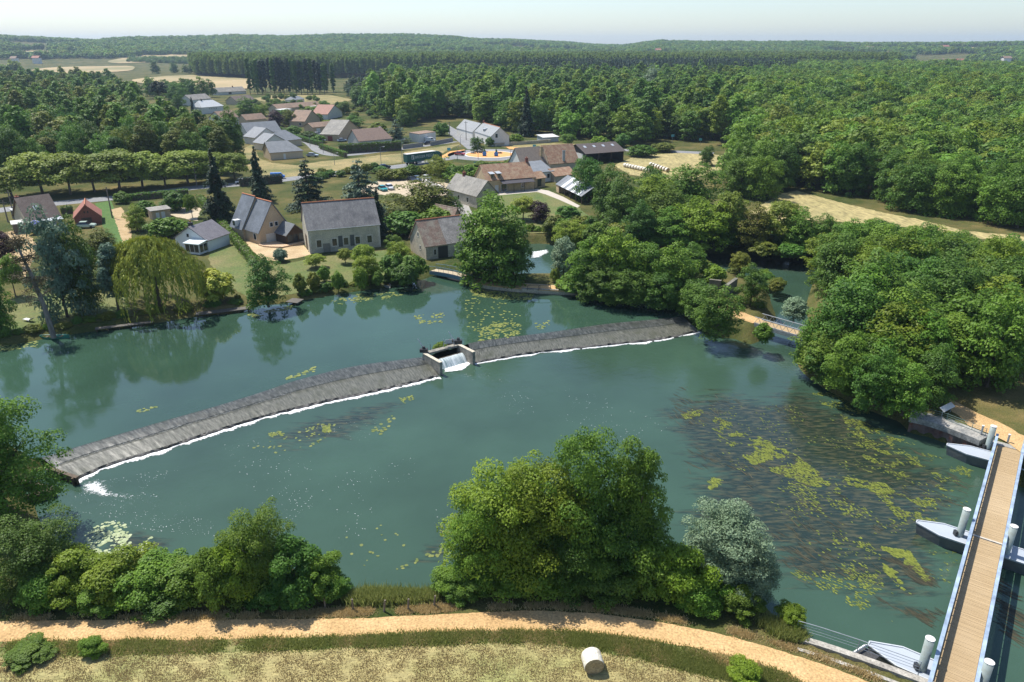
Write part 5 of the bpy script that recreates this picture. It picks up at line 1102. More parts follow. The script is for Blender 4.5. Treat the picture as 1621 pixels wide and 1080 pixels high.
# roundabout ornaments
BLU = flat('sculpture_blue', (.03, .20, .62), .4)
for px, py, lb in ((767, 247.8, 'left blue round planter with a green spike on the orange roundabout'), (785.5, 248, 'right blue round planter with a green spike on the orange roundabout')):
    p = at(px, py); e = empty('planter', (p.x, p.y, G + .14), 0, lb, 'planter', 'blue ornaments on the roundabout')
    mb = MB(); mb.tube([(0, .15, .9), (0, -.15, .9)], .85, 18); mb.build('disc', BLU, e)
    mb = MB(); mb.box(-.8, .8, -.2, .3, 0, .28); mb.build('foot', DARK, e)
    mb = MB(); mb.tube([(0, .5, .2), (.1, .5, 1.8), (-.1, .5, 2.9)], [.3, .45, .1], 7); mb.build('spike', L['yel'], e)
for px, py, lb in ((750, 243.5, 'left dark rockery on the roundabout'), (760, 243, 'middle dark rockery on the roundabout'), (790, 243.5, 'right dark rockery with twigs on the roundabout')):
    p = at(px, py); o = None; mb = MB()
    for k in range(7):
        x, y_ = random.uniform(-1.4, 1.4), random.uniform(-.5, .5); s = random.uniform(.25, .5)
        mb.add([(x - s, y_ - s, 0), (x + s, y_ - s, 0), (x + s, y_ + s, 0), (x - s, y_ + s, 0), (x - s * .5, y_ - s * .4, s), (x + s * .4, y_ - s * .5, s * 1.1), (x + s * .5, y_ + s * .4, s), (x - s * .4, y_ + s * .5, s * .9)], [(4, 5, 6, 7), (0, 1, 5, 4), (1, 2, 6, 5), (2, 3, 7, 6), (3, 0, 4, 7)])
    o = mb.build('rockery', surf('dark_rock', (.06, .045, .04), (.12, .09, .075), 2, .9)); o.location = (p.x, p.y, G + .14); tag(o, lb, 'rockery', 'rockeries on the roundabout')
def pole(px, py, top, label, kind='lamp'):
    p = at(px, py); h = height(px, py, top); e = empty('street_lamp' if kind == 'lamp' else 'utility_pole' if kind == 'pole' else 'road_sign', p, random.uniform(-.3, .3), label, {'lamp': 'street lamp', 'pole': 'utility pole', 'sign': 'sign'}[kind], {'lamp': 'street lamps', 'pole': 'utility poles', 'sign': 'road signs'}[kind])
    if kind == 'lamp':
        mb = MB(); mb.tube([(0, 0, 0), (0, 0, h)], [.10, .06], 8); mb.build('column', flat('lamp_grey', (.22, .24, .25), .5), e)
        mb = MB(); mb.tube([(0, 0, h), (.5, 0, h + .12), (1.1, 0, h + .14)], .05, 6); mb.build('arm', flat('lamp_grey', (.22, .24, .25), .5), e)
        mb = MB(); mb.box(.9, 1.6, -.14, .14, h + .08, h + .2); mb.build('lamp_head', WFR, e)
    elif kind == 'pole':
        mb = MB(); mb.tube([(0, 0, 0), (0, 0, h)], [.18, .12], 8); mb.build('mast', surf('pole_wood', (.20, .17, .14), (.15, .13, .11), 3, .9), e)
        mb = MB(); mb.box(-.9, .9, -.06, .06, h - .6, h - .48); mb.build('crossarm', DARK, e)
    else:
        mb = MB(); mb.tube([(0, 0, 0), (0, 0, h)], .05, 6); mb.build('post', STEEL, e)
        mb = MB(); mb.box(-.7, .7, -.1, -.055, h - 1.0, h); mb.build('panel', flat('sign_panel', (.12, .40, .42) if 'green' in label else (.7, .7, .7), .5), e)
pole(604, 268, 233, 'street lamp on the meadow left of the dark car'); pole(637, 259, 221, 'street lamp behind the rear of the lorry'); pole(512, 243, 222, 'lamp in the close beside the silver blue car'); pole(491, 232, 213, 'lamp standing at the bend of the close')
pole(724, 254, 232, 'lamp left of the red car'); pole(757, 253, 226, 'lamp in front of the roundabout tree'); pole(808, 252, 238, 'lamp on the right kerb of the roundabout'); pole(530, 262, 243, 'lamp at the corner of meadow and close'); pole(729, 230, 214, 'lamp on the side road near the set back cottage')
pole(738, 222, 192, 'utility pole between the two white cottages', 'pole'); pole(712, 217, 193, 'utility pole left of the white cottages', 'pole'); pole(312, 296, 255, 'utility pole behind the roadside row near the spruce', 'pole'); pole(23, 345, 302, 'utility pole left of the brown house', 'pole'); pole(13, 352, 318, 'short utility pole at the far left by the road', 'pole')
pole(178, 345, 296, 'tall leaning pole beside the brick garage', 'pole')
pole(711, 250, 234, 'pale green direction sign before the roundabout', 'sign'); pole(846, 240, 229, 'green direction sign on the right exit of the roundabout', 'sign'); pole(753, 263, 256, 'grey sign among bushes below the roundabout', 'sign'); pole(1064, 228, 213, 'pale road sign against the wood beyond the hay field', 'sign'); pole(1108, 232, 219, 'second pale road sign beside the wood further right', 'sign')
# boats, jetties
BOATG = flat('boat_green', (.03, .20, .15), .4); BOATW = surf('boat_grey', (.30, .32, .31), (.22, .23, .22), 2, .6)
def boat(px, py, z, rz, Lb, m, label):
    p = at(px, py, z); e = empty('rowing_boat', (p.x, p.y, z - .1), rz, label, 'boat', 'small boats moored on the far bank'); K = 9
    V = []; Fs = []
    for i in range(K):
        t = i / (K - 1); x = (t - .5) * Lb; w_ = .62 * (1 - abs(2 * t - 1) ** 2.4) + .10; sh = .42 + .18 * abs(2 * t - 1) ** 2
        V += [(x, -w_, sh), (x, -w_ * .7, 0), (x, w_ * .7, 0), (x, w_, sh), (x, w_ - .06, sh - .02), (x, w_ * .6, .1), (x, -w_ * .6, .1), (x, -w_ + .06, sh - .02)]
    for i in range(K - 1):
        for j in range(8): Fs.append((i * 8 + j, (i + 1) * 8 + j, (i + 1) * 8 + (j + 1) % 8, i * 8 + (j + 1) % 8))
    Fs += [tuple(range(8)), tuple(range((K - 1) * 8, K * 8))[::-1]]
    mb = MB(); mb.add(V, Fs); mb.build('hull', m, e)
    for x in (-.25, .22): mb = MB(); mb.box(x * Lb - .14, x * Lb + .14, -.52, .52, .30, .34); mb.build('thwart', TIMB, e)
boat(87, 535, ZU, .05, 4.4, BOATG, 'green rowing boat moored under the bare trunked pine'); boat(396, 478, ZU + .3, -1.2, 4.2, BOATW, 'grey rowing boat drawn up left of the round bush'); boat(611, 452, ZU + .1, -1.0, 3.6, BOATW, 'grey rowing boat by the bushes near the mill')
def jetty(A, B, wd, label):
    a, b = at(*A, 1.7), at(*B, 1.7); Lj = (b - a).length; e = empty('jetty', (a.x, a.y, 0), math.atan2(b.y - a.y, b.x - a.x), label, 'jetty'); mb = MB(); x = 0
    while x < Lj: mb.box(x, x + .2, 0, wd, 1.62, 1.72); x += .23
    mb.build('deck', surf('grey_boards', (.15, .135, .115), (.11, .10, .085), 3, .8), e)
    x = .2
    while x < Lj:
        for y_ in (.1, wd - .1): mb = MB(); mb.tube([(x, y_, -.5), (x, y_, 1.6)], .09, 7); mb.build('post', TIMB, e)
        x += 1.6
jetty((310, 499), (396, 489), 1.5, 'long low timber landing stage under the willow bank'); jetty((452, 478), (470, 480), 2.2, 'short dark timber jetty beside the round bush')
jetty((150, 522), (240, 511), 1.0, 'low timber edge below the willow')
e = empty('sun_lounger', at(46, 509), -.35, 'white sun lounger on the lawn near the left bank', 'sun lounger')
mb = MB(); mb.slab([(-.9, -.35, .4), (.4, -.35, .35), (.4, .35, .35), (-.9, .35, .4)], .06); mb.build('seat', WHITE, e); mb = MB(); mb.slab([(.4, -.35, .35), (1.0, -.35, .75), (1.0, .35, .75), (.4, .35, .35)], .06); mb.build('backrest', WHITE, e)
for x in (-.8, .35):
    for y_ in (-.3, .3): mb = MB(); mb.tube([(x, y_, 0), (x, y_, .33)], .03, 6); mb.build('leg', WHITE, e)
# round bales
STRAW = surf('bale_straw', (.42, .33, .19), (.30, .225, .12), 4, .95, bmp=.5, fine=9); NET = surf('bale_net', (.74, .70, .60), (.66, .61, .50), 2, .85, (.60, .53, .40), 1.0, .3, fine=6)
def bale(p, rz, r, ln, label, group):
    e = empty('hay_bale', p, rz, label, 'hay bale', group); mb = MB(); n = 28
    P0 = [(math.cos(2 * math.pi * i / n) * r, math.sin(2 * math.pi * i / n) * r + r * .97) for i in range(n)]
    xs = [-ln / 2 + .04, -ln / 2 + .1, ln / 2 - .1, ln / 2 - .04]; sc_ = [.96, 1, 1, .96]
    V = [(x, (a) * s, (b - r) * s + r) for x, s in zip(xs, sc_) for a, b in P0]
    mb.add(V, [(j * n + i, j * n + (i + 1) % n, (j + 1) * n + (i + 1) % n, (j + 1) * n + i) for j in range(3) for i in range(n)]); o = mb.build('wrapping', NET, e, smooth=True)
    for sx in (-1, 1):
        mb = MB(); x = sx * ln / 2
        rings = [[(x + sx * .0 * k, a * s, (b - r) * s + r) for a, b in P0] for k, s in enumerate((.955, .6, .25))]
        off = [sx * -.045, sx * -.01, sx * -.03]
        V = [(q[0] + off[k], q[1], q[2]) for k, rr_ in enumerate(rings) for q in rr_]
        mb.add(V, [(j * n + i, j * n + (i + 1) % n, (j + 1) * n + (i + 1) % n, (j + 1) * n + i) for j in range(2) for i in range(n)] + [tuple(range(2 * n, 3 * n))]); mb.build('straw_end', STRAW, e)
    return e
bp = at(937.5, 1058); bale(bp, R(-83), .72, 1.25, 'single large round hay bale wrapped in pale netting on the mown field', None)
b0 = None
for A_, B_, n_, lb in (((990, 265), (1043, 276.5), 13, 'round hay bale in the longer row on the hay field'), ((1031, 263.5), (1056, 272.5), 7, 'round hay bale in the shorter row on the hay field')):
    a, b = at(*A_), at(*B_); rz = math.atan2(b.y - a.y, b.x - a.x)
    for k in range(n_):
        p = a.lerp(b, k / (n_ - 1))
        if b0 is None: b0 = bale(p, rz, .75, 1.25, lb, 'round bales in rows')
        else:
            c_ = copy_tree(b0); c_.location = p; c_.rotation_euler.z = rz + random.uniform(-.1, .1); c_['label'] = lb
# fence posts on the near bank
for k, (px, py) in enumerate([(433, 962), (515, 963), (559, 966), (608, 968), (646, 966), (687, 960)]):
    p = at(px, py); e = tag(MB().tube([(0, 0, -.2), (.05, 0, 1.15)], [.09, .075], 7).build('fence_post', surf('old_post', (.20, .165, .125), (.13, .11, .085), 4, .9)), 'short weathered fence post on the grassy bank between the near trees', 'fence post', 'fence posts on the near bank')
    e.location = p; e.rotation_euler = (random.uniform(-.12, .12), random.uniform(-.12, .12), 0)

# ================================================================ TREES
def unit(a): return a / (np.linalg.norm(a, axis=-1, keepdims=True) + 1e-9)
def leaves(P, Nn, size, r, asp=.62):
    """one small folded-flat leaf clump (diamond) per point"""
    n = len(P); t = unit(np.cross(Nn, r.normal(size=(n, 3)))); b = np.cross(Nn, t)
    s = (size * r.uniform(.6, 1.35, n))[:, None]
    V = np.stack([P + t * s, P + b * s * asp, P - t * s, P - b * s * asp], 1).reshape(-1, 3)
    return V, np.arange(n * 4).reshape(n, 4)
def fib(n, r, zmin=-.7):
    i = np.arange(n) + .5; z = 1 - (1 - zmin) * i / n; a = math.pi * (1 + 5 ** .5) * i + r.uniform(0, 6.28)
    q = np.sqrt(np.maximum(0, 1 - z * z)); d = np.stack([q * np.cos(a), q * np.sin(a), z], -1)
    return unit(d + r.normal(size=d.shape) * .14)
def crown_round(seed, Rr, H, z0, nb, nl, leaf, lob=.25, rb=(.24, .42), zmin=-.72, upb=.52, jit=.42, fill=.18, taper=0.0, full=0.0):
    """crown of overlapping leafy clumps on an uneven ellipsoid"""
    r = np.random.default_rng(seed); d = fib(nb, r, zmin); hz = (H - z0) / 2
    ph = r.uniform(0, 6.28, 4)
    lump = 1 + lob * (np.sin(2 * np.arctan2(d[:, 1], d[:, 0]) + ph[0]) * .5 + np.sin(3 * np.arctan2(d[:, 1], d[:, 0]) + ph[1] + d[:, 2] * 2) * .5) + r.normal(size=nb) * lob * .35
    rad = Rr * r.uniform(*rb, nb); tp = 1 - taper * (d[:, 2] * .5 + .5)
    if full:
        qh = np.sqrt(np.maximum(1e-6, 1 - d[:, 2] ** 2)); wq = np.where(d[:, 2] < 0, np.maximum(qh, full), qh) / qh; tp = tp * np.minimum(wq, 2.2)
    C = d * np.stack([(Rr - rad * .8) * lump * tp, (Rr - rad * .8) * lump * tp, (hz - rad * .7) * (1 + (lump - 1) * .5)], -1); C[:, 2] += z0 + hz
    w_ = rad ** 2; cnt = np.maximum(6, (nl * w_ / w_.sum())).astype(int); Ps = []; Ns = []; Ts = []
    for i in range(nb):
        k = cnt[i]; e = unit(r.normal(size=(k, 3))); e[:, 2] = np.where(e[:, 2] < -.35, -e[:, 2], e[:, 2])
        p = C[i] + e * rad[i] * r.uniform(.62, 1.08, (k, 1)) * np.array([1, 1, .78])
        Ps.append(p); Ns.append(unit(e * .75 + d[i] * .25 + np.array([0, 0, upb]) + r.normal(size=(k, 3)) * jit)); Ts.append(np.clip(r.uniform(.1, .9) * .6 + r.uniform(0, .4, k), 0, 1))
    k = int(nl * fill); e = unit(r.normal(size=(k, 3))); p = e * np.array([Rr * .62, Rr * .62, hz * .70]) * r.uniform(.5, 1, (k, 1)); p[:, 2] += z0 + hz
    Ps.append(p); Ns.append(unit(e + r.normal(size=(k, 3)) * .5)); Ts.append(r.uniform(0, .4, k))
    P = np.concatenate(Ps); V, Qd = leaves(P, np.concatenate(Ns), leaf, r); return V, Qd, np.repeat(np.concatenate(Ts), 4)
def crown_willow(seed, Rr, H, nl, leaf):
    r = np.random.default_rng(seed); Ps = []; Ns = []; Ts = []
    per = 26; ns = nl // per
    for i in range(ns):
        d = fib(1, r, -.05)[0]; a = r.uniform(0, 6.28); zz = r.uniform(.02, 1) ** .7; q = math.sqrt(max(0, 1 - zz * zz)); lump = 1 + .20 * math.sin(2 * a + seed) + .14 * math.sin(5 * a) + .10 * math.sin(7 * zz + 3 * a)
        p0 = np.array([math.cos(a) * q * Rr * lump, math.sin(a) * q * Rr * lump, H * (.42 + .55 * zz)]); ln = r.uniform(.18, .55) * H * (1.05 - .55 * zz); t = np.linspace(0, 1, per)[:, None]
        out = np.array([math.cos(a), math.sin(a), 0]); p = p0 + out * (.10 * Rr * np.sin(t * 2)) - np.array([0, 0, 1]) * ln * t ** 1.2 + r.normal(size=(per, 3)) * .10
        Ps.append(p); Ns.append(unit(out + np.array([0, 0, .5]) * (1 - t) + r.normal(size=(per, 3)) * .35)); Ts.append(np.full(per, r.uniform(0, 1)))
    P = np.concatenate(Ps); Nn = np.concatenate(Ns); n = len(P); dn = np.array([0, 0, -1.0]) + r.normal(size=(n, 3)) * .28
    t = unit(dn - Nn * (dn * Nn).sum(-1, keepdims=True)); b = np.cross(Nn, t); s = (leaf * r.uniform(.7, 1.4, n))[:, None]
    V = np.stack([P + t * s * 1.5, P + b * s * .34, P - t * s * 1.5, P - b * s * .34], 1).reshape(-1, 3)
    return V, np.arange(n * 4).reshape(n, 4), np.repeat(np.concatenate(Ts), 4)
def crown_conifer(seed, Rr, H, z0, lev, nl, leaf, droop=.35, pw=.85, ragged=.25, layer=.10):
    r = np.random.default_rng(seed); Ps = []; Ns = []; Ts = []
    for L_ in range(lev):
        f = L_ / lev; z = z0 + (H - z0) * f; rr = Rr * (1 - f) ** pw * (1 + r.uniform(-ragged, ragged)); nbk = max(4, int(11 * (1 - f) + 4)); k = max(8, int(nl * (1 - f) ** 1.2 / (lev * .5) / nbk))
        for j in range(nbk):
            a = r.uniform(0, 6.28); lb = rr * r.uniform(.65, 1.15); u = r.uniform(.08, 1, (k, 1)) ** .7; o = np.array([math.cos(a), math.sin(a), 0]); sd_ = np.array([-math.sin(a), math.cos(a), 0])
            p = o * lb * u + sd_ * r.normal(size=(k, 1)) * lb * .20 * (1.15 - u) + np.array([0, 0, 1]) * (z - droop * lb * u ** 1.5 + r.normal(size=(k, 1)) * layer * (H - z0) / lev * 3)
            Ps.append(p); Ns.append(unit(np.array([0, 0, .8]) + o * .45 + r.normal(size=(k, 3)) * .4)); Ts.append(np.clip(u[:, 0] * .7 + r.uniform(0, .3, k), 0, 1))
    P = np.concatenate(Ps); V, Qd = leaves(P, np.concatenate(Ns), leaf, r, .45); return V, Qd, np.repeat(np.concatenate(Ts), 4)
def trunk_mesh(name, seed, H, rad, z_top, Rr, limbs=5, mat=BARK, lean=0):
    r = random.Random(seed); mb = MB(); top = Vector((lean + r.uniform(-.3, .3), r.uniform(-.3, .3), z_top))
    mid = Vector((top.x * .4 + r.uniform(-.15, .15), top.y * .4, z_top * .5)); mb.tube([(0, 0, -.4), (0, 0, .2), mid, top], [rad * 1.35, rad, rad * .75, rad * .25], 8)
    for k in range(limbs):
        a = k * 6.28 / max(1, limbs) + r.uniform(-.5, .5); zb = z_top * r.uniform(.4, .75); b0_ = mid.lerp(top, max(0, (zb / z_top - .5) * 2)) if zb > z_top * .5 else Vector((0, 0, .2)).lerp(mid, zb / z_top * 2)
        e = Vector((math.cos(a) * Rr * .6, math.sin(a) * Rr * .6, zb + (H - zb) * r.uniform(.35, .6))); mb.tube([b0_, b0_.lerp(e, .5) + Vector((0, 0, -.2)), e], [rad * .45, rad * .28, rad * .1], 6)
    o = mb.build(name, mat); me = o.data; bpy.data.objects.remove(o); return me
PROTO = {}
def proto(key, crown, Rr, H, rad=.25, z_top=None, limbs=5, bark=BARK):
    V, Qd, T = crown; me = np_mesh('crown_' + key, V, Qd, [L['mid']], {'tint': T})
    PROTO.setdefault(key, []).append((me, trunk_mesh('trunk_' + key, len(key) * 7 + len(PROTO.get(key, [])), H, rad, z_top or H * .7, Rr, limbs, bark), Rr, H))
for s in range(4): proto('near', crown_round(10 + s, 4.5, 11, -1.0, 84, 26000, .118, .42, rb=(.15, .40), jit=.5, zmin=-.9, full=0.84), 4.5, 11, .28)
for s in range(3): proto('near_bush', crown_round(20 + s, 2.4, 4.2, -.8, 46, 12000, .105, .42, rb=(.16, .40), zmin=-.6, jit=.5, full=0.9), 2.4, 4.2, .10, 2.5, 4)
for s in range(2): proto('near_tall', crown_round(24 + s, 3.4, 13, -.8, 80, 25000, .118, .40, rb=(.17, .42), taper=.3, jit=.5, full=0.9), 3.4, 13, .28)
proto('near_silver', crown_round(28, 3.2, 8.5, -.8, 80, 26000, .085, .30, rb=(.16, .36), upb=.25, jit=.6, full=0.85), 3.2, 8.5, .2)
for s in range(5): proto('mid', crown_round(30 + s, 5, 12, -1.3, 72, 9500, .22, .40, rb=(.16, .40), jit=.48, zmin=-.9, full=0.84), 5, 12, .3)
for s in range(3): proto('mid_tall', crown_round(40 + s, 4, 15, 1.2, 62, 8500, .23, .36, rb=(.17, .40), taper=.4, jit=.48, full=0.88), 4, 15, .3)
for s in range(3): proto('mid_bush', crown_round(45 + s, 2.2, 3.4, -.8, 32, 2600, .22, .28, zmin=-.3, full=0.9), 2.2, 3.4, .1, 2.0, 3)
for s in range(2): proto('airy', crown_round(48 + s, 4.2, 8.5, 1.3, 52, 5600, .23, .30, rb=(.2, .36), fill=.10, full=.75), 4.2, 8.5, .22, 5.5, 7)
proto('silver', crown_round(50, 3, 7.5, -.6, 50, 5200, .20, .22, jit=.55), 3, 7.5, .2)
proto('willow', crown_willow(3, 5.6, 10.5, 20000, .17), 5.6, 10.5, .5, 7.5, 7)
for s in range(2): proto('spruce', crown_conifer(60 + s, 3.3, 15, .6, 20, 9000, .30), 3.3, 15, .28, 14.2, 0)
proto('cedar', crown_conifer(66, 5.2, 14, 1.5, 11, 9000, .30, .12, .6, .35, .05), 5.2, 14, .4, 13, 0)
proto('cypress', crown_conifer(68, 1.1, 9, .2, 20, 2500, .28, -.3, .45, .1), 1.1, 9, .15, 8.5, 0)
for s in range(2): proto('poplar', crown_round(70 + s, 2.4, 26, 1.5, 46, 4200, .42, .12, zmin=-.9, rb=(.4, .6), taper=.25), 2.4, 26, .3, 20, 0)
for s in range(3): proto('pine', crown_round(74 + s, 3.6, 15, 7.5, 30, 3400, .30, .28, zmin=-.4), 3.6, 15, .26, 12, 5)
LEAFPROTO = {}
FRONT = False
def tree(px, py, top, wpx, kind, leaf, label, cat='tree', group=None, name=None, z=G, zs=None):
    p = at(px, py, z); me_c, me_t, Rr, H = PROTO[kind][random.randrange(len(PROTO[kind]))]
    d = p.y * cP - (p.z - HCAM) * sP; rw = wpx / 2 / F * d
    if FRONT and py < 1020 and px > 20: p.y += rw * .85; d = p.y * cP - (p.z - HCAM) * sP; rw = wpx / 2 / F * d
    th = math.atan2(HCAM - p.z, p.y)
    if top is None: h = zs
    else:
        lo, hi = .3, 60.0
        for _ in range(40):
            h = (lo + hi) / 2; cx_, cy_ = proj((p.x, p.y, p.z + h / 2)); oy = math.hypot(h / 2 * math.cos(th), rw * .8 * math.sin(th)) * F / d
            if cy_ - oy > top: lo = h
            else: hi = h
        h = max(h, rw * .55)
    nm = name or {'tree': 'broadleaf_tree', 'bush': 'bush', 'conifer': 'conifer_tree', 'shrub': 'shrub'}.get(cat, 'broadleaf_tree')
    return put_tree(p, rw / Rr * .95, h / H, me_c, me_t, leaf, label, cat, group, nm)
def put_tree(p, sxy, sz, me_c, me_t, leaf, label, cat, group, nm, rz=None):
    e = empty(nm, p, random.uniform(0, 6.28) if rz is None else rz, label, cat, group); e.scale = (sxy, sxy * random.uniform(.94, 1.06), sz)
    c = link('crown', me_c, e); t = link('trunk', me_t, e)
    c.material_slots[0].link = 'OBJECT'; c.material_slots[0].material = L[leaf]
    return e
T = tree
# --- near bank (the row given is the front of the crown)
FRONT = True
T(10, 812, 632, 160, 'near', 'mid', 'large tree at the left edge overhanging the end of the weir')
T(28, 965, 820, 130, 'near', 'deep', 'dense round tree at the lower left edge beside the hedge')
T(110, 972, 872, 100, 'near_bush', 'yel', 'leftmost bush of the overgrown hedge along the ochre path', 'bush', 'overgrown hedge on the near bank')
T(170, 970, 868, 110, 'near_bush', 'yel', 'yellowish bush in the hedge in front of the pale lily pads', 'bush', 'overgrown hedge on the near bank')
T(232, 972, 874, 110, 'near_bush', 'mid', 'bush in the middle of the hedge along the ochre path', 'bush', 'overgrown hedge on the near bank')
T(290, 972, 880, 100, 'near_bush', 'mid', 'bush in the hedge just left of the taller tree', 'bush', 'overgrown hedge on the near bank')
T(60, 975, 892, 90, 'near_bush', 'mid', 'low bush at the left end of the hedge under the round tree', 'bush', 'overgrown hedge on the near bank')
T(140, 978, 905, 90, 'near_bush', 'mid', 'lower front bush near the left end of the hedge', 'bush', 'overgrown hedge on the near bank')
T(250, 978, 905, 100, 'near_bush', 'deep', 'lower front bush in the middle of the hedge', 'bush', 'overgrown hedge on the near bank')
T(335, 976, 870, 80, 'near_bush', 'mid', 'bush leaning on the left side of the taller hedge tree', 'bush', 'overgrown hedge on the near bank')
T(398, 965, 812, 108, 'near', 'mid', 'tree rising above the hedge left of the gap in the bank', name='broadleaf_tree')
T(362, 972, 858, 80, 'near_bush', 'yel', 'yellow green bush at the foot of the hedge tree', 'bush', 'overgrown hedge on the near bank')
T(455, 968, 856, 100, 'near_bush', 'deep', 'dark bush on the right flank of the hedge tree', 'bush', 'overgrown hedge on the near bank')
T(430, 975, 905, 80, 'near_bush', 'deep', 'low dark bush before the hedge tree', 'bush', 'overgrown hedge on the near bank')
T(500, 962, 880, 80, 'near_bush', 'mid', 'last big bush at the right end of the hedge', 'bush', 'overgrown hedge on the near bank')
T(530, 958, 912, 46, 'near_bush', 'mid', 'small bush where the hedge ends at the gap', 'bush', 'overgrown hedge on the near bank')
T(795, 950, 738, 165, 'near', 'yel', 'broad yellow green tree at the left of the large near clump', group='large clump on the near bank')
T(752, 952, 800, 95, 'near', 'mid', 'lower tree at the left edge of the large near clump', group='large clump on the near bank')
T(862, 952, 742, 150, 'near', 'yel', 'yellow green tree in the middle of the near clump', group='large clump on the near bank')
T(932, 940, 697, 140, 'near', 'mid', 'tallest tree of the near clump, its top over the water', group='large clump on the near bank')
T(1008, 940, 722, 95, 'near_tall', 'mid', 'slender tree at the right of the near clump', group='large clump on the near bank')
T(985, 950, 800, 110, 'near', 'deep', 'dark tree below the slender one in the near clump', group='large clump on the near bank')
T(905, 962, 830, 120, 'near', 'deep', 'dark front tree in the middle of the near clump', group='large clump on the near bank')
T(820, 962, 855, 130, 'near_bush', 'mid', 'broad bush at the foot of the yellow green trees', 'bush', 'bushes under the near clump')
T(955, 968, 872, 100, 'near_bush', 'deep', 'dark bush under the tallest near tree', 'bush', 'bushes under the near clump')
T(1040, 962, 850, 95, 'near_bush', 'mid', 'green bush between the near clump and the silver willow', 'bush', 'bushes under the near clump')
T(1085, 975, 865, 90, 'near_bush', 'yel', 'yellow tinged bush just left of the silver willow', 'bush', 'bushes under the near clump')
T(1120, 985, 905, 90, 'near_bush', 'mid', 'low bush in front of the silver willow', 'bush', 'bushes under the near clump')
T(712, 955, 898, 62, 'near_bush', 'mid', 'small bush left of the near clump beside the gap', 'bush', 'bushes under the near clump')
T(735, 960, 905, 60, 'near_bush', 'deep', 'second small bush left of the near clump', 'bush', 'bushes under the near clump')
T(1160, 962, 800, 134, 'near_silver', 'silver', 'silver grey willow on the near bank right of the big clump', name='willow_tree')
T(1194, 974, 862, 84, 'near_silver', 'silver', 'lower silver willow at the water side of the taller one', name='willow_tree')
T(1180, 990, 925, 70, 'near_bush', 'mid', 'green bush at the right foot of the silver willow', 'bush', 'bushes under the near clump')
T(1258, 1000, 954, 46, 'near_bush', 'yel', 'small bright bush alone by the end of the quay railing', 'bush')
T(50, 1040, 1014, 70, 'near_bush', 'mid', 'low shrub on the verge at the left edge', 'shrub', zs=None); T(150, 1034, 1008, 40, 'near_bush', 'mid', 'small shrub on the verge right of the lower left one', 'shrub'); T(1178, 1082, 1045, 60, 'near_bush', 'yel', 'bright shrub on the verge near the bottom right of the mown field', 'shrub')
FRONT = False
for px, py, wd, lf, lb in ((697, 556, 24, 'yel', 'green water plants growing on the sluice gate'), (714, 551, 14, 'brown', 'brown dry growth at the right inside wall of the sluice')):
    T(px, py, py - 14, wd, 'mid_bush', lf, lb, 'plant', name='water_plant', z=1.05)
# --- far bank, left
T(107, 502, 347, 80, 'mid', 'blue', 'large blue green tree behind the bare pine', name='broadleaf_tree')
T(140, 492, 362, 64, 'mid', 'deep', 'dark tree between the blue green tree and the willow'); T(188, 492, 385, 52, 'mid_tall', 'blue', 'blue green tree touching the left of the weeping willow')
T(252, 486, 374, 138, 'willow', 'willow', 'wide weeping willow on the far bank', name='willow_tree')
T(343, 478, 428, 62, 'mid_bush', 'willow', 'willowy bush right of the weeping willow', 'bush'); T(425, 484, 412, 64, 'mid', 'deep', 'round dark bush tree between the two moored boats', 'bush')
T(4, 528, 442, 52, 'mid', 'deep', 'dark tree cut by the left edge on the far bank'); T(10, 425, 368, 46, 'airy', 'purple', 'purple leaved tree at the left edge below the road'); T(25, 470, 405, 40, 'airy', 'mid', 'thin tree at the left edge below the purple one')
T(218, 366, 328, 34, 'mid', 'yel', 'golden green conical shrub by the garden shed', 'shrub'); T(280, 334, 304, 42, 'mid_bush', 'deep', 'round dark shrub right of the garden shed', 'shrub'); T(232, 340, 318, 32, 'mid_bush', 'mid', 'green shrub left of the garden shed', 'shrub'); T(195, 322, 304, 26, 'mid_bush', 'mid', 'shrub by the road behind the strip garden', 'shrub'); T(305, 345, 308, 22, 'airy', 'mid', 'small young tree at the top of the long hedge'); T(345, 378, 355, 20, 'airy', 'lime', 'small fruit tree behind the white cottage'); T(330, 395, 380, 16, 'mid_bush', 'blue', 'grey green bush at the corner of the white cottage', 'bush')
T(265, 375, 345, 60, 'mid_bush', 'mid', 'spreading shrub behind the weeping willow', 'shrub'); T(160, 400, 365, 60, 'mid', 'olive', 'olive green tree behind the dark one, below the brick garage'); T(210, 405, 380, 40, 'mid_bush', 'deep', 'dark shrub between willow and strip garden', 'shrub')
T(445, 414, 394, 24, 'mid_bush', 'blue', 'grey green olive bush by the drive', 'bush'); T(500, 424, 402, 34, 'airy', 'lime', 'small pale fruit tree before the barn corner'); T(547, 418, 393, 26, 'airy', 'lime', 'small fruit tree before the middle of the barn'); T(576, 425, 387, 42, 'airy', 'yel', 'larger fruit tree before the right of the barn')
T(580, 448, 405, 40, 'airy', 'yel', 'bright young tree near the garden wall'); T(476, 464, 434, 24, 'mid_bush', 'olive', 'pollarded willow nearest the round bush', 'tree', 'pollards on the river lawn'); T(498, 459, 432, 22, 'mid_bush', 'olive', 'second pollarded willow on the river lawn', 'tree', 'pollards on the river lawn'); T(514, 446, 422, 20, 'mid_bush', 'mid', 'upper green pollard on the river lawn', 'tree', 'pollards on the river lawn'); T(536, 458, 430, 22, 'mid_bush', 'mid', 'right green pollard on the river lawn', 'tree', 'pollards on the river lawn'); T(572, 458, 424, 24, 'mid_bush', 'yel', 'bright pollard by the water before the young tree', 'tree', 'pollards on the river lawn'); T(598, 452, 430, 22, 'mid_bush', 'mid', 'bush beside the grey boat', 'bush')
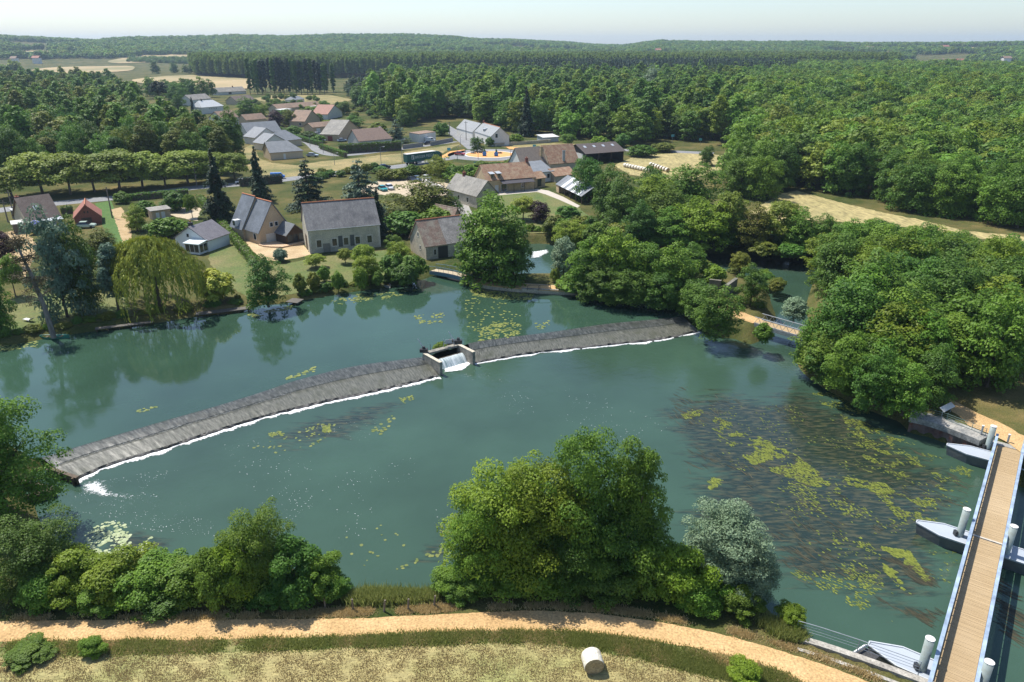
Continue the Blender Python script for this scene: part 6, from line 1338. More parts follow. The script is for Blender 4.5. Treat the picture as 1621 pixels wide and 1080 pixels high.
T(626, 402, 372, 28, 'mid', 'mid', 'slim green bush between barn and mill', 'bush'); T(634, 420, 383, 42, 'mid', 'yel', 'bright rounded bush left of the mill', 'bush'); T(622, 440, 402, 44, 'mid_bush', 'deep', 'dark bush below the bright rounded one', 'bush'); T(655, 442, 405, 48, 'mid_bush', 'mid', 'round bush at the left end of the blue footbridge', 'bush'); T(640, 452, 420, 40, 'mid_bush', 'deep', 'bush at the water edge left of the blue footbridge', 'bush')
# dark conifers and garden trees
T(350, 354, 237, 56, 'spruce', 'fir', 'tall dark spruce left of the blue van', 'conifer'); T(412, 318, 232, 44, 'spruce', 'fir', 'tall dark spruce between the blue van and the white car', 'conifer'); T(490, 330, 250, 66, 'cedar', 'fir', 'dark spreading cedar behind the slate roofed house', 'conifer'); T(573, 345, 250, 82, 'cedar', 'blue', 'big blue cedar behind the right end of the barn', 'conifer'); T(600, 380, 300, 50, 'spruce', 'fir', 'dark conifer at the right gable of the barn', 'conifer')
T(672, 352, 288, 112, 'mid', 'olive', 'broad olive tinted tree by the car park'); T(640, 372, 335, 74, 'mid_bush', 'deep', 'dark bush mass behind the bright rounded bush', 'bush'); T(692, 370, 328, 56, 'mid_bush', 'mid', 'green bush below the olive tinted tree', 'bush'); T(715, 345, 310, 36, 'mid', 'mid', 'green tree at the lane beside the olive tinted one')
T(782, 442, 322, 112, 'mid', 'mid', 'great round tree beside the mill above the causeway'); T(812, 446, 352, 66, 'mid', 'deep', 'dark right part tree of the mill clump'); T(752, 440, 372, 58, 'mid', 'mid', 'lower left tree of the mill clump over the footbridge'); T(775, 340, 305, 36, 'mid', 'mid', 'tree before the end gable of the grey stone house')
T(828, 348, 312, 42, 'airy', 'lime', 'pale garden tree before the ochre house'); T(855, 352, 318, 34, 'mid', 'purple', 'purple leaved tree in the lawn of the ochre house'); T(897, 346, 326, 38, 'mid_bush', 'deep', 'round dark bush on the lawn below the striped shelter', 'bush')
T(930, 318, 248, 50, 'mid', 'deep', 'dark round tree left behind the striped shelter'); T(962, 345, 268, 60, 'mid', 'deep', 'dark round tree right behind the striped shelter'); T(985, 365, 285, 70, 'mid', 'deep', 'large dark tree below the dark round pair'); T(1030, 345, 285, 80, 'mid', 'yel', 'yellow green tree by the corner of the hay field'); T(1085, 340, 262, 100, 'mid', 'mid', 'large mid green tree left of the dark wood edge'); T(1055, 372, 300, 80, 'mid', 'mid', 'green tree in front of the two hay field trees'); T(1010, 388, 325, 60, 'mid', 'deep', 'dark tree on the bank of the mill stream')
T(698, 285, 248, 38, 'mid', 'lime', 'round leafy tree standing in the car park'); T(755, 240, 217, 22, 'mid', 'deep', 'round headed tree on the edge of the roundabout')
for k, (px, py, tp, wd, lf, lb) in enumerate([(612, 285, 268, 34, 'olive', 'dull bush at the left of the car park hedge'), (632, 284, 267, 32, 'olive', 'dull bush second in the car park hedge'), (653, 281, 261, 28, 'mid', 'green bush in the car park hedge below the lorry'), (675, 279, 262, 30, 'olive', 'brownish bush in the car park hedge'), (722, 288, 262, 36, 'mid', 'bush right of the leafy car park tree'), (744, 286, 262, 36, 'mid', 'bush between car park and roundabout'), (728, 296, 274, 34, 'yel', 'rounded clipped bush by the lane'), (764, 274, 256, 40, 'mid', 'bush on the roundabout bank'), (786, 268, 256, 30, 'deep', 'dark bush by the white blocks'), (808, 264, 253, 26, 'yel', 'bright bush left of the slim chimney house'), (852, 244, 232, 26, 'lime', 'pale bush behind the slim chimney house')]):
    T(px, py, tp, wd, 'mid_bush', lf, lb, 'bush', 'bushes between car park and roundabout')
# roadside row
for k, (px, py, tp, wd) in enumerate([(20, 318, 268, 66), (68, 312, 244, 84), (112, 312, 246, 70), (150, 308, 248, 66), (190, 306, 240, 74), (226, 302, 244, 66), (262, 300, 250, 60), (298, 296, 240, 70), (338, 292, 244, 60), (372, 288, 244, 46)]):
    T(px, py - 4, tp - 2, wd * 1.18, 'airy', 'lime', 'pale green roadside tree in the row beside the main road', 'tree', 'pale green row along the road')
# village trees
for px, py, tp, wd, kd, lf, lb in [(437, 205, 176, 32, 'mid', 'purple', 'purple beech in the village'), (628, 226, 188, 40, 'cedar', 'blue', 'blue cedar beside the pinkish brown roof'), (458, 200, 176, 24, 'mid', 'olive', 'dull tree right of the purple beech'), (392, 190, 158, 36, 'mid', 'mid', 'green tree below the dark brown bungalow'), (412, 185, 166, 28, 'mid', 'yel', 'yellowish tree left of the purple beech'), (399, 178, 155, 12, 'spruce', 'fir', 'small fir in front of the dark bungalow'), (306, 180, 154, 7, 'cypress', 'fir', 'thin cypress beside the white two storey house'), (285, 182, 152, 24, 'mid', 'deep', 'round tree left of the cypress'), (257, 178, 130, 26, 'pine', 'fir', 'dark umbrella pine at the left edge of the village'), (280, 165, 133, 30, 'mid', 'deep', 'dark round tree behind the umbrella pine'), (466, 215, 200, 26, 'mid_bush', 'deep', 'dark hedge bush at the close corner'), (488, 220, 208, 26, 'mid_bush', 'deep', 'dark hedge bush in the middle of the close'), (505, 226, 214, 24, 'mid_bush', 'deep', 'dark hedge bush at the right of the close'), (525, 206, 190, 34, 'mid', 'yel', 'bright tree in front of the salmon roof'), (560, 202, 185, 34, 'mid', 'mid', 'tree behind the big blank gable'), (600, 210, 194, 30, 'mid_bush', 'yel', 'bright bush behind the pinkish brown roof'), (505, 195, 180, 20, 'mid', 'deep', 'dark tree touching the two rooflight house'), (545, 182, 160, 26, 'mid', 'mid', 'tree behind the salmon roof'), (463, 163, 148, 14, 'mid', 'deep', 'dark rounded tree by the small blue grey roof'), (515, 178, 160, 24, 'mid', 'mid', 'tree at the end of the long brown roof'), (640, 200, 175, 30, 'mid', 'deep', 'dark tree behind the blue cedar'), (700, 215, 195, 26, 'mid_bush', 'mid', 'bush left of the set back cottage'), (775, 232, 218, 14, 'mid_bush', 'deep', 'climber bush against the white cottage gable'), (815, 228, 213, 28, 'mid_bush', 'yel', 'bright shrub beyond the roundabout wall'), (828, 212, 200, 14, 'mid_bush', 'mid', 'clipped round bush before the wood'), (898, 232, 212, 30, 'airy', 'mid', 'wide low apple tree by the right road'), (948, 234, 216, 30, 'mid_bush', 'yel', 'yellowish bush behind the hay barn'), (985, 233, 212, 26, 'mid_bush', 'deep', 'dark bush behind the hay barn end'), (1015, 248, 230, 44, 'mid_bush', 'mid', 'wide bush at the right end of the hay barn'), (1118, 262, 232, 26, 'mid', 'deep', 'small dark tree standing in the hay field'), (1050, 240, 226, 40, 'mid_bush', 'olive', 'dull bush on the far edge of the hay field')]:
    T(px, py, tp, wd, kd, lf, lb, 'conifer' if kd in ('spruce', 'cedar', 'cypress', 'pine') else 'bush' if kd == 'mid_bush' else 'tree')
# island and weir end
for px, py, tp, wd, kd, lf, lb in [(892, 440, 376, 46, 'silver', 'silver', 'silver willow at the outlet of the mill stream'), (878, 447, 425, 16, 'mid_bush', 'lime', 'small pale shrub at the causeway end'), (932, 462, 385, 72, 'mid', 'mid', 'leftmost big tree of the island wood'), (975, 468, 372, 80, 'mid', 'yel', 'yellow green tree of the island wood'), (1020, 470, 385, 76, 'mid', 'mid', 'middle tree of the island wood'), (1062, 478, 395, 76, 'mid', 'mid', 'right tree of the island wood'), (950, 474, 420, 70, 'mid', 'deep', 'dark lower tree at the water edge of the island'), (1000, 480, 425, 72, 'mid', 'deep', 'second dark lower tree at the island water edge'), (1045, 486, 430, 60, 'mid', 'deep', 'third dark lower tree at the island water edge'), (1100, 500, 443, 60, 'mid', 'deep', 'left dark tree above the right end of the weir'), (1134, 527, 455, 76, 'mid', 'deep', 'right dark tree above the right end of the weir'), (1112, 520, 498, 26, 'mid_bush', 'yel', 'bright bush at the very end of the weir'), (1187, 484, 424, 46, 'mid', 'deep', 'dense round tree on the tip of the island'), (1207, 541, 512, 34, 'mid_bush', 'mid', 'bush growing at the left end of the truss footbridge'), (1256, 508, 470, 42, 'silver', 'silver', 'silver bush behind the truss footbridge'), (1170, 436, 400, 34, 'airy', 'olive', 'thin olive tree on the bank of the right pool'), (1130, 450, 420, 40, 'mid_bush', 'yel', 'bright bush beside the ruined wall'), (1090, 442, 390, 60, 'mid', 'mid', 'tree behind the island wood by the pool')]:
    T(px, py, tp, wd, kd, lf, lb, 'bush' if kd == 'mid_bush' else 'tree')
for px, py, tp, wd, kd, lf, lb in [(905, 392, 350, 60, 'mid', 'yel', 'yellowish tree above the mill stream'), (945, 395, 352, 50, 'mid_bush', 'mid', 'bushy tree right of the mill stream'), (1110, 400, 318, 90, 'mid', 'yel', 'yellow green tree behind the island, left of the pool'), (1060, 398, 335, 70, 'mid', 'mid', 'green tree behind the left of the island'), (1150, 396, 305, 60, 'airy', 'lime', 'pale airy tree at the head of the pool'), (1190, 402, 330, 60, 'mid', 'olive', 'olive tree above the pool'), (1232, 400, 318, 66, 'airy', 'lime', 'pale open tree above the middle of the pool'), (1262, 408, 336, 60, 'mid', 'mid', 'dark green tree above the right of the pool'), (1300, 412, 346, 60, 'mid', 'mid', 'green tree at the right corner of the pool'), (1210, 412, 382, 44, 'mid_bush', 'olive', 'dull olive bush on the far edge of the pool'), (1250, 415, 386, 46, 'mid_bush', 'deep', 'dark bush on the far edge of the pool'), (1030, 330, 262, 50, 'mid', 'mid', 'mid green tree behind the yellow green one at the hay field')]:
    T(px, py - (8 if py > 395 and px > 1000 else 0), tp, wd, kd, lf, lb, 'bush' if kd == 'mid_bush' else 'tree', 'trees around the upper pool' if kd != 'mid_bush' else None)
# the bare pine on the left bank: pale trunk, dying brown tufts
p = at(84, 530); hB = height(84, 530, 372); e = empty('pine_tree', p, 0, 'half dead pine with a tall bare trunk and brown tufts by the green boat', 'tree')
mb = MB(); tp = Vector((-2.3, .3, hB)); mb.tube([(0, 0, -.5), (-.25, 0, hB * .3), (-1.0, 0, hB * .62), (-1.9, .2, hB * .85), tp], [.42, .34, .26, .16, .06], 10); tk = mb.build('trunk', BARKP, e)
rr_ = random.Random(5); Pb = []
for k in range(34):
    t = rr_.uniform(.36, .97); b_ = Vector((-.25, 0, hB * .3)).lerp(tp, (t - .3) / .7); a = rr_.uniform(0, 6.28); ln = rr_.uniform(1.4, 4.2) * (1.25 - t); en = b_ + Vector((math.cos(a) * ln, math.sin(a) * ln, rr_.uniform(-.6, 1.2)))
    mb = MB(); mb.tube([b_, b_.lerp(en, .5) + Vector((0, 0, .2)), en], [.09, .06, .02], 5); mb.build('branch', BARK, e); Pb += [(b_.lerp(en, rr_.uniform(.45, 1.05)), t) for _ in range(4)]
r_ = np.random.default_rng(4); PP = np.concatenate([np.array(p_)[None] + r_.normal(size=(26, 3)) * np.array([.42, .42, .25]) for p_, t in Pb if t < .85 or True]); V, Qd = leaves(PP, unit(r_.normal(size=(len(PP), 3)) + np.array([0, 0, .6])), .14, r_, .4)
link('crown', np_mesh('crown', V, Qd, [L['brown']], {'tint': r_.uniform(0, 1, len(V))}), e)
# clipped hedges
def hedge(A, B, w_, h, leaf, label):
    a, b = at(*A), at(*B); Lh = (b - a).length; e = empty('hedge', a, math.atan2(b.y - a.y, b.x - a.x), label, 'hedge'); r = np.random.default_rng(int(Lh * 10)); n = int((Lh * (w_ + 2 * h)) * 16)
    P = np.stack([r.uniform(0, Lh, n), r.uniform(0, w_, n), r.uniform(.1, 1, n) ** .7 * h], -1); s_ = r.integers(0, 4, n)
    P[s_ == 0, 1] = 0; P[s_ == 1, 1] = w_; P[s_ >= 2, 2] = h; Nn = np.zeros((n, 3)); Nn[s_ == 0, 1] = -1; Nn[s_ == 1, 1] = 1; Nn[s_ >= 2, 2] = 1
    P += r.normal(size=P.shape) * .12 + Nn * np.sin(P[:, :1] * 1.3) * .1; V, Qd = leaves(P, unit(Nn + r.normal(size=P.shape) * .45), .2, r)
    c = link('foliage', np_mesh('foliage', V, Qd, [L[leaf]], {'tint': r.uniform(0, 1, len(V))}), e)
    mb = MB(); mb.box(.1, Lh - .1, w_ * .2, w_ * .8, 0, h * .85); mb.build('stems', BARK, e)
hedge((538, 244), (637, 238), 2.2, 3.6, 'deep', 'tall dark clipped hedge in front of the pinkish brown roof'); hedge((312, 318), (398, 424), 1.6, 1.6, 'mid', 'long clipped hedge running down to the river beside the drive'); hedge((190, 320), (300, 310), 1.5, 1.8, 'deep', 'dark clipped hedge along the main road behind the gardens'); hedge((97, 340), (117, 338), 1.5, 1.8, 'deep', 'short dark hedge between the brown house and the garage'); hedge((505, 236), (545, 250), 1.6, 2.0, 'deep', 'dark hedge at the mouth of the close'); hedge((455, 218), (506, 232), 1.8, 2.0, 'deep', 'dark hedge along the inner side of the close'); hedge((380, 296), (448, 290), 1.6, 2.6, 'fir', 'dark hedge below the blue van')

# ================================================================ WOODS
def fill(px, spacing, seed, z=G):
    P = [(p.x, p.y) for p in ats(px, z)]; r = np.random.default_rng(seed); xs = [p[0] for p in P]; ys = [p[1] for p in P]
    nx_, ny_ = int((max(xs) - min(xs)) / spacing) + 1, int((max(ys) - min(ys)) / (spacing * .87)) + 1
    gx, gy = np.meshgrid(np.arange(nx_), np.arange(ny_)); X = min(xs) + (gx + .5 * (gy % 2)) * spacing; Y = min(ys) + gy * spacing * .87
    X = X + r.uniform(-.36, .36, X.shape) * spacing; Y = Y + r.uniform(-.36, .36, X.shape) * spacing
    k = inside(P, X, Y); return np.stack([X[k], Y[k]], -1)
for s in range(4): proto('far', crown_round(80 + s, 5, 13, -.8, 46, 2300, .42, .38, rb=(.18, .42), full=0.8), 5, 13, .3, None, 2)
for s in range(2): proto('far_tall', crown_round(85 + s, 4.2, 18, 2, 36, 1500, .55, .22, taper=.3), 4.2, 18, .3, None, 2)
for s in range(2): proto('far_pine', crown_conifer(88 + s, 3.2, 18, 4, 12, 1100, .5, .2, .6, .3), 3.2, 18, .3, None, 0)
for s in range(2): proto('far_pop', crown_round(92 + s, 3.3, 22, 3, 26, 1100, .6, .15, zmin=-.8, taper=.3, upb=.9, jit=.8), 3.3, 22, .3, None, 0)
for s in range(3): proto('hill', crown_round(95 + s, 9, 15, -1, 26, 420, 1.7, .3, rb=(.26, .42)), 9, 15, .4, None, 0)
GN = {}
def wood(name, label, pts, protos, leafs, smin, smax, seed, zfun=None, hmul=(.9, 1.15), tiltless=True):
    """a wood nobody could count: one object, a tree of one of the kinds on every point"""
    r = np.random.default_rng(seed); n = len(pts); z = zfun(pts[:, 0], pts[:, 1]) if zfun else np.full(n, G)
    me = bpy.data.meshes.new(name); me.vertices.add(n); me.vertices.foreach_set('co', np.stack([pts[:, 0], pts[:, 1], z], -1).astype(np.float32).ravel())
    combos = [(m, lf) for p_ in protos for m in PROTO[p_] for lf in leafs]
    kind = r.integers(0, len(combos), n)
    sx = r.uniform(smin, smax, n); S = np.stack([sx, sx, sx * r.uniform(*hmul, n)], -1)
    a = me.attributes.new('kindno', 'INT', 'POINT'); a.data.foreach_set('value', kind.astype(np.int32))
    a = me.attributes.new('size', 'FLOAT_VECTOR', 'POINT'); a.data.foreach_set('vector', S.astype(np.float32).ravel())
    a = me.attributes.new('turn', 'FLOAT_VECTOR', 'POINT'); a.data.foreach_set('vector', np.stack([np.zeros(n), np.zeros(n), r.uniform(0, 6.28, n)], -1).astype(np.float32).ravel())
    me.update(); o = link(name, me)
    ng = bpy.data.node_groups.new(name, 'GeometryNodeTree'); ng.interface.new_socket('Geometry', in_out='INPUT', socket_type='NodeSocketGeometry'); ng.interface.new_socket('Geometry', in_out='OUTPUT', socket_type='NodeSocketGeometry')
    gi = ng.nodes.new('NodeGroupInput'); go = ng.nodes.new('NodeGroupOutput'); jn = ng.nodes.new('GeometryNodeJoinGeometry')
    def named(nm, t):
        q_ = ng.nodes.new('GeometryNodeInputNamedAttribute'); q_.data_type = t; q_.inputs[0].default_value = nm; return [s_ for s_ in q_.outputs if s_.enabled][0]
    kn, sz, tn = named('kindno', 'INT'), named('size', 'FLOAT_VECTOR'), named('turn', 'FLOAT_VECTOR')
    for k, ((mc, mt, Rr, H), lf) in enumerate(combos):
        key = (mc.name, lf)
        if key not in GN:
            m2 = mc.copy(); m2.materials.clear(); m2.materials.append(L[lf]); GN[key] = bpy.data.objects.new('tree_shape', m2)
        oi = ng.nodes.new('GeometryNodeObjectInfo'); oi.inputs['Object'].default_value = GN[key]; oi.inputs['As Instance'].default_value = True
        cmp_ = ng.nodes.new('FunctionNodeCompare'); cmp_.data_type = 'INT'; cmp_.operation = 'EQUAL'
        ii = [s_ for s_ in cmp_.inputs if s_.enabled]; ng.links.new(kn, ii[0]); ii[1].default_value = k
        ip = ng.nodes.new('GeometryNodeInstanceOnPoints'); ng.links.new(gi.outputs[0], ip.inputs['Points']); ng.links.new(cmp_.outputs[0], ip.inputs['Selection'])
        ng.links.new(oi.outputs['Geometry'], ip.inputs['Instance']); ng.links.new(tn, ip.inputs['Rotation']); ng.links.new(sz, ip.inputs['Scale']); ng.links.new(ip.outputs[0], jn.inputs[0])
    ng.links.new(jn.outputs[0], go.inputs[0]); md = o.modifiers.new('trees', 'NODES'); md.node_group = ng
    return tag(o, label, kind='stuff')
def split_px(pts, fn): k = np.array([fn(*proj((x, y, G))) for x, y in pts]); return pts[k], pts[~k]
ZA = [(1322, 588), (1324, 608), (1345, 625), (1390, 643), (1440, 652), (1490, 622), (1530, 632), (1570, 645), (1640, 660), (1800, 680), (1800, 400), (1560, 390), (1440, 374), (1330, 362), (1302, 400), (1302, 440), (1306, 470), (1345, 515), (1345, 555)]
ZB = [(1165, 318), (1215, 320), (1255, 299), (1330, 312), (1460, 342), (1560, 362), (1640, 370), (1950, 376), (1950, 124), (1620, 119), (1420, 117), (1385, 109), (1250, 106), (1190, 130), (1165, 200), (1170, 250), (1160, 300)]
ZC = [(640, 200), (690, 190), (735, 186), (790, 208), (860, 212), (900, 222), (950, 222), (1010, 230), (1060, 222), (1110, 226), (1160, 240), (1165, 200), (1190, 130), (900, 132), (640, 132), (590, 150), (566, 172), (600, 188)]
ZE = [(-320, 312), (0, 296), (60, 288), (130, 288), (200, 284), (250, 282), (310, 280), (345, 280), (372, 265), (372, 250), (345, 240), (300, 235), (255, 226), (236, 200), (222, 172), (180, 146), (90, 138), (0, 134), (-320, 134)]
pa, pb, pc, pe = fill(ZA, 7.0, 1), fill(ZB, 8.0, 2), fill(ZC, 8.5, 3), fill(ZE, 8.5, 4)
def near_first(p, n): o_ = np.argsort(np.hypot(p[:, 0], p[:, 1])); return p[o_[:n]], p[o_[n:]]
vis = lambda p: p[[(-60 < proj((x, y, G + 8))[0] < 1690) for x, y in p]]
pa, pb, pc, pe = vis(pa), vis(pb), vis(pc), vis(pe)
def wood_tree(x, y, kinds, lfs, Rw, Hh, label, group, nm='broadleaf_tree'):
    me_c, me_t, Rr, H = PROTO[(k_ := random.choice(kinds))][random.randrange(len(PROTO[k_]))]
    put_tree(Vector((x, y, G)), random.uniform(*Rw) / Rr, random.uniform(*Hh) / H, me_c, me_t, random.choice(lfs), label, 'tree', group, nm)
na, pa2 = near_first(pa, 104)
for x, y in na:
    qx, qy = proj((x, y, G)); hm = height(qx, qy, float(np.interp(qx, [1262, 1300, 1340, 1400, 1460, 1530, 1621], [420, 376, 354, 354, 362, 374, 386])))
    hh_ = min(random.uniform(8.5, 12.5), hm)
    if hh_ < 5: continue
    wood_tree(x, y, ['mid'], ['deep', 'mid', 'mid', 'deep', 'yel'], (4.0, 5.4), (hh_, hh_ + .1), 'broadleaf tree of the dense wood on the right bank above the bridge', 'trees of the right bank wood')
ne, pe2 = near_first(pe, 40)
for x, y in ne: wood_tree(x, y, ['mid', 'mid_tall'], ['deep', 'deep', 'mid', 'olive'], (4.2, 5.6), (13, 18), 'tall dark tree of the wood behind the pale roadside row', 'trees of the left wood')
nb_, pb2 = near_first(pb, 26)
for x, y in nb_: wood_tree(x, y, ['mid'], ['deep', 'mid', 'mid'], (4.6, 6.0), (11, 15), 'broadleaf tree at the edge of the wood beyond the dry strip', 'edge trees beyond the dry strip')
print('woods', len(pa), len(pb), len(pc), len(pe))
wood('wood', 'dense green wood on the right bank reaching to the frame edge', pa2[[proj((x, y, G))[1] > 408 for x, y in pa2]], ['mid'], ['deep', 'mid'], .85, 1.05, 5, hmul=(.7, .9))
pbn, pbf = split_px(pb2, lambda a, b: b > 200)
wood('wood', 'wide rolling broadleaf wood filling the right half beyond the clearing', pbn, ['far'], ['deep', 'mid', 'mid', 'yel', 'pop', 'lime'], .9, 1.25, 6, hmul=(.85, 1.2))
wood('wood', 'distant continuation of the broadleaf wood on the right', pbf, ['far'], ['mid', 'mid', 'pop', 'yel', 'deep'], 1.0, 1.45, 7, hmul=(.9, 1.25))
wood('wood', 'tall mixed wood rising behind the roundabout and cottages', pc, ['far_tall', 'far'], ['deep', 'mid', 'pop', 'mid', 'yel'], .95, 1.3, 8, hmul=(.85, 1.1))
wood('wood', 'dark wood on the left behind the roadside row', pe2, ['far', 'far_tall'], ['deep', 'mid', 'mid', 'olive', 'yel'], .85, 1.15, 9, hmul=(.8, 1.1))
T(833, 216, 138, 34, 'spruce', 'fir', 'very dark tall fir standing out of the wood behind the cottages', 'conifer'); T(1298, 262, 193, 70, 'mid', 'lime', 'bright lime green tree crown standing out of the right wood')
T(1450, 225, 200, 60, 'mid', 'olive', 'olive brown tree patch in the middle of the right wood'); T(765, 200, 150, 44, 'mid_tall', 'yel', 'bright tall tree behind the white cottages'); T(1030, 160, 112, 40, 'mid', 'silver', 'grey green willow crown far in the middle of the wood')
wood('pine_wood', 'dark band of pines in front of the far poplar plantation', fill([(830, 137), (1250, 137), (1260, 118), (840, 119)], 7.5, 12), ['far_pine'], ['fir', 'pine'], 1.0, 1.35, 12)
wood('pine_wood', 'loose dark pines behind the village near the poplar row', fill([(545, 150), (580, 168), (640, 162), (700, 148), (840, 139), (830, 130), (640, 138), (560, 142)], 10, 13), ['far_pine', 'far'], ['pine', 'fir', 'deep'], .85, 1.15, 13, hmul=(.7, .95))
wood('poplar_wood', 'long pale poplar plantation across the middle distance', fill([(400, 126), (850, 119), (1260, 118), (1420, 116), (1420, 106), (1250, 100), (560, 102), (300, 106), (310, 121)], 7.0, 14), ['far_pop'], ['popw'], 1.0, 1.3, 14, hmul=(.95, 1.1))
wood('poplar_wood', 'pale plantation on the left in front of the hill', fill([(312, 122), (400, 126), (410, 112), (330, 106), (300, 112)], 8, 15), ['far_pop'], ['popw'], 1.0, 1.3, 15)
wood('tree_belt', 'dark belts of trees between the far dry fields', np.concatenate([fill([(205, 104), (315, 105), (315, 101), (205, 100)], 11, 16), fill([(228, 118), (390, 119), (392, 116), (230, 116)], 30, 19), fill([(225, 150), (300, 148), (340, 152), (330, 158), (240, 160)], 18, 20)]), ['far'], ['deep', 'mid'], .8, 1.3, 16)
for k in range(15):
    for j in range(2):
        if random.random() < .93:
            T(398 + k * 8.9 + j * 4 + random.uniform(-1.5, 1.5), 149 - j * 3.2 + random.uniform(-.4, .4), (94 if k < 12 else 100) + random.uniform(-2, 4), 9.5, 'poplar', 'fir' if random.random() < .5 else 'deep', 'tall dark columnar poplar in the row beyond the village', 'tree', 'row of dark poplars', 'poplar_tree')
for px, py in scat([(560, 168), (640, 190), (650, 165), (600, 150), (540, 156)], G, 12, seed=8): 
    me_c, me_t, Rr, H = random.choice(PROTO['pine']); put_tree(Vector((px, py, G)), random.uniform(.9, 1.3), random.uniform(.9, 1.2), me_c, me_t, 'pine', 'dark pine with a bare trunk at the far edge of the village', 'conifer', 'pines at the village edge', 'pine_tree')
for i, (x, y) in enumerate(scat([(395, 160), (440, 150), (520, 158), (620, 195), (640, 212), (590, 205), (520, 178), (480, 190), (440, 215), (415, 186)], G, 70, seed=9)):
    me_c, me_t, Rr, H = random.choice(PROTO['mid_bush']); put_tree(Vector((x, y, G)), random.uniform(.7, 1.5), random.uniform(.6, 1.3), me_c, me_t, random.choice(['deep', 'mid', 'yel', 'olive']), 'garden shrub among the village houses', 'shrub', 'garden shrubs of the village', 'shrub')
for x, y in scat([(480, 282), (560, 268), (600, 266), (640, 264), (640, 268), (560, 282), (490, 290)], G, 14, seed=10):
    me_c, me_t, Rr, H = random.choice(PROTO['mid_bush']); put_tree(Vector((x, y, G)), random.uniform(.7, 1.2), random.uniform(.5, .9), me_c, me_t, random.choice(['deep', 'olive']), 'roadside shrub between the main road and the car park', 'shrub', 'roadside shrubs', 'shrub')
def bank_bushes(px, n, seed, label, group, s0=.5, s1=1.0, lf=('deep', 'mid', 'olive'), kd='mid_bush', zz=ZU, dy=.6):
    P = [p + Vector((0, dy, 0)) for p in smooth_line(ats(px, zz), 1.0)]
    for k in range(n):
        p = P[int((k + random.random() * .8) / n * len(P)) % len(P)] + Vector((random.uniform(-.8, .8), random.uniform(-.6, .6), 0)); me_c, me_t, Rr, H = random.choice(PROTO[kd])
        put_tree(Vector((p.x, p.y, G - .5)), random.uniform(s0, s1), random.uniform(s0, s1) * .9, me_c, me_t, random.choice(lf), label, 'shrub', group, 'shrub')
for px, py, tp, wd, lf, lb in ((1336, 616, 530, 70, 'mid', 'tree leaning over the water at the left front of the right bank wood'), (1382, 640, 560, 68, 'deep', 'dark tree over the water in the middle front of the right bank wood'), (1428, 655, 575, 66, 'mid', 'tree over the water beside the left end of the far quay'), (1472, 640, 555, 70, 'deep', 'dark tree behind the far quay left of the white board'), (1455, 612, 510, 80, 'mid', 'tree in the front of the right bank wood behind the far quay'), (1402, 618, 525, 76, 'mid', 'tree in the second row at the front of the right bank wood')):
    T(px, py, tp, wd, 'mid', lf, lb)
bank_bushes([(0, 542), (140, 518), (300, 496), (380, 487)], 22, 1, 'low shrub on the waterline of the far left bank', 'shrubs on the far left waterline', .3, .6)
bank_bushes([(480, 473), (530, 462), (600, 452), (640, 446)], 14, 2, 'low shrub on the waterline of the river lawn', 'shrubs on the river lawn waterline', .3, .6)
bank_bushes([(752, 447), (790, 456), (826, 458)], 7, 3, 'low shrub on the causeway edge above the lily pads', 'shrubs on the causeway', .3, .5)
bank_bushes([(905, 466), (960, 476), (1010, 483), (1070, 486)], 14, 4, 'dark shrub along the water edge of the island wood', 'shrubs on the island edge', .9, 1.6, ('deep', 'mid'))
bank_bushes([(1298, 600), (1318, 615), (1345, 628), (1385, 646)], 17, 5, 'shrub overhanging the water at the foot of the right bank wood', 'shrubs at the foot of the right wood', .45, .75, ('deep', 'mid'), 'mid', ZD, 1.0)
bank_bushes([(880, 386), (960, 397), (1060, 401), (1115, 400), (1200, 402), (1285, 411)], 26, 6, 'shrub on the far edge of the mill stream and pool', 'shrubs along the upper pool', 1.0, 1.9, zz=ZD, dy=1.6)
bank_bushes([(1225, 470), (1212, 455), (1160, 444), (1110, 440)], 8, 7, 'shrub on the island side of the upper pool', 'shrubs on the island side of the pool', .5, .8, zz=ZD, dy=-.8)
bank_bushes([(780, 372), (836, 380), (880, 382)], 8, 8, 'low shrub on the lawn edge above the mill stream', 'shrubs above the mill stream', .4, .8, ('mid', 'yel'), zz=ZD, dy=1.2)
# --- far wooded hills
r = np.random.default_rng(33); n = 60000
rad = np.sqrt(r.uniform(1350 ** 2, 4300 ** 2, n)); azi = r.uniform(-.80, .80, n); X, Y = rad * np.sin(azi), rad * np.cos(azi)
pxs = 810.5 + F * X / (Y * cP)
nz = np.sin(X * .0042 + 1.3) * np.cos(Y * .0037 + .4) + .6 * np.sin(X * .011 + Y * .009) + .35 * np.sin(X * .023 - Y * .017)
ff = [[(at_terrain(*q_).x, at_terrain(*q_).y) for q_ in f] for f in FIELDS]
keep = (nz > -.62) | (rad > 2900)
keep &= ~((pxs < 430) & (rad < 2000) & (nz < .75))
for f in ff: keep &= ~inside(f, X, Y)
keep &= ~((pxs > 1330) & (rad < 3000) & (nz < .05))
keep &= r.uniform(0, 1, n) < np.clip(1.25 - (rad - 1350) / 5200, .5, 1)
wood('hill_wood', 'blue green wooded hills along the horizon', np.stack([X, Y], -1)[keep], ['hill'], ['deep', 'mid', 'pop', 'mid', 'yel'], .75, 1.2, 21, zfun=lambda a, b: terrain(a, b), hmul=(.8, 1.1))

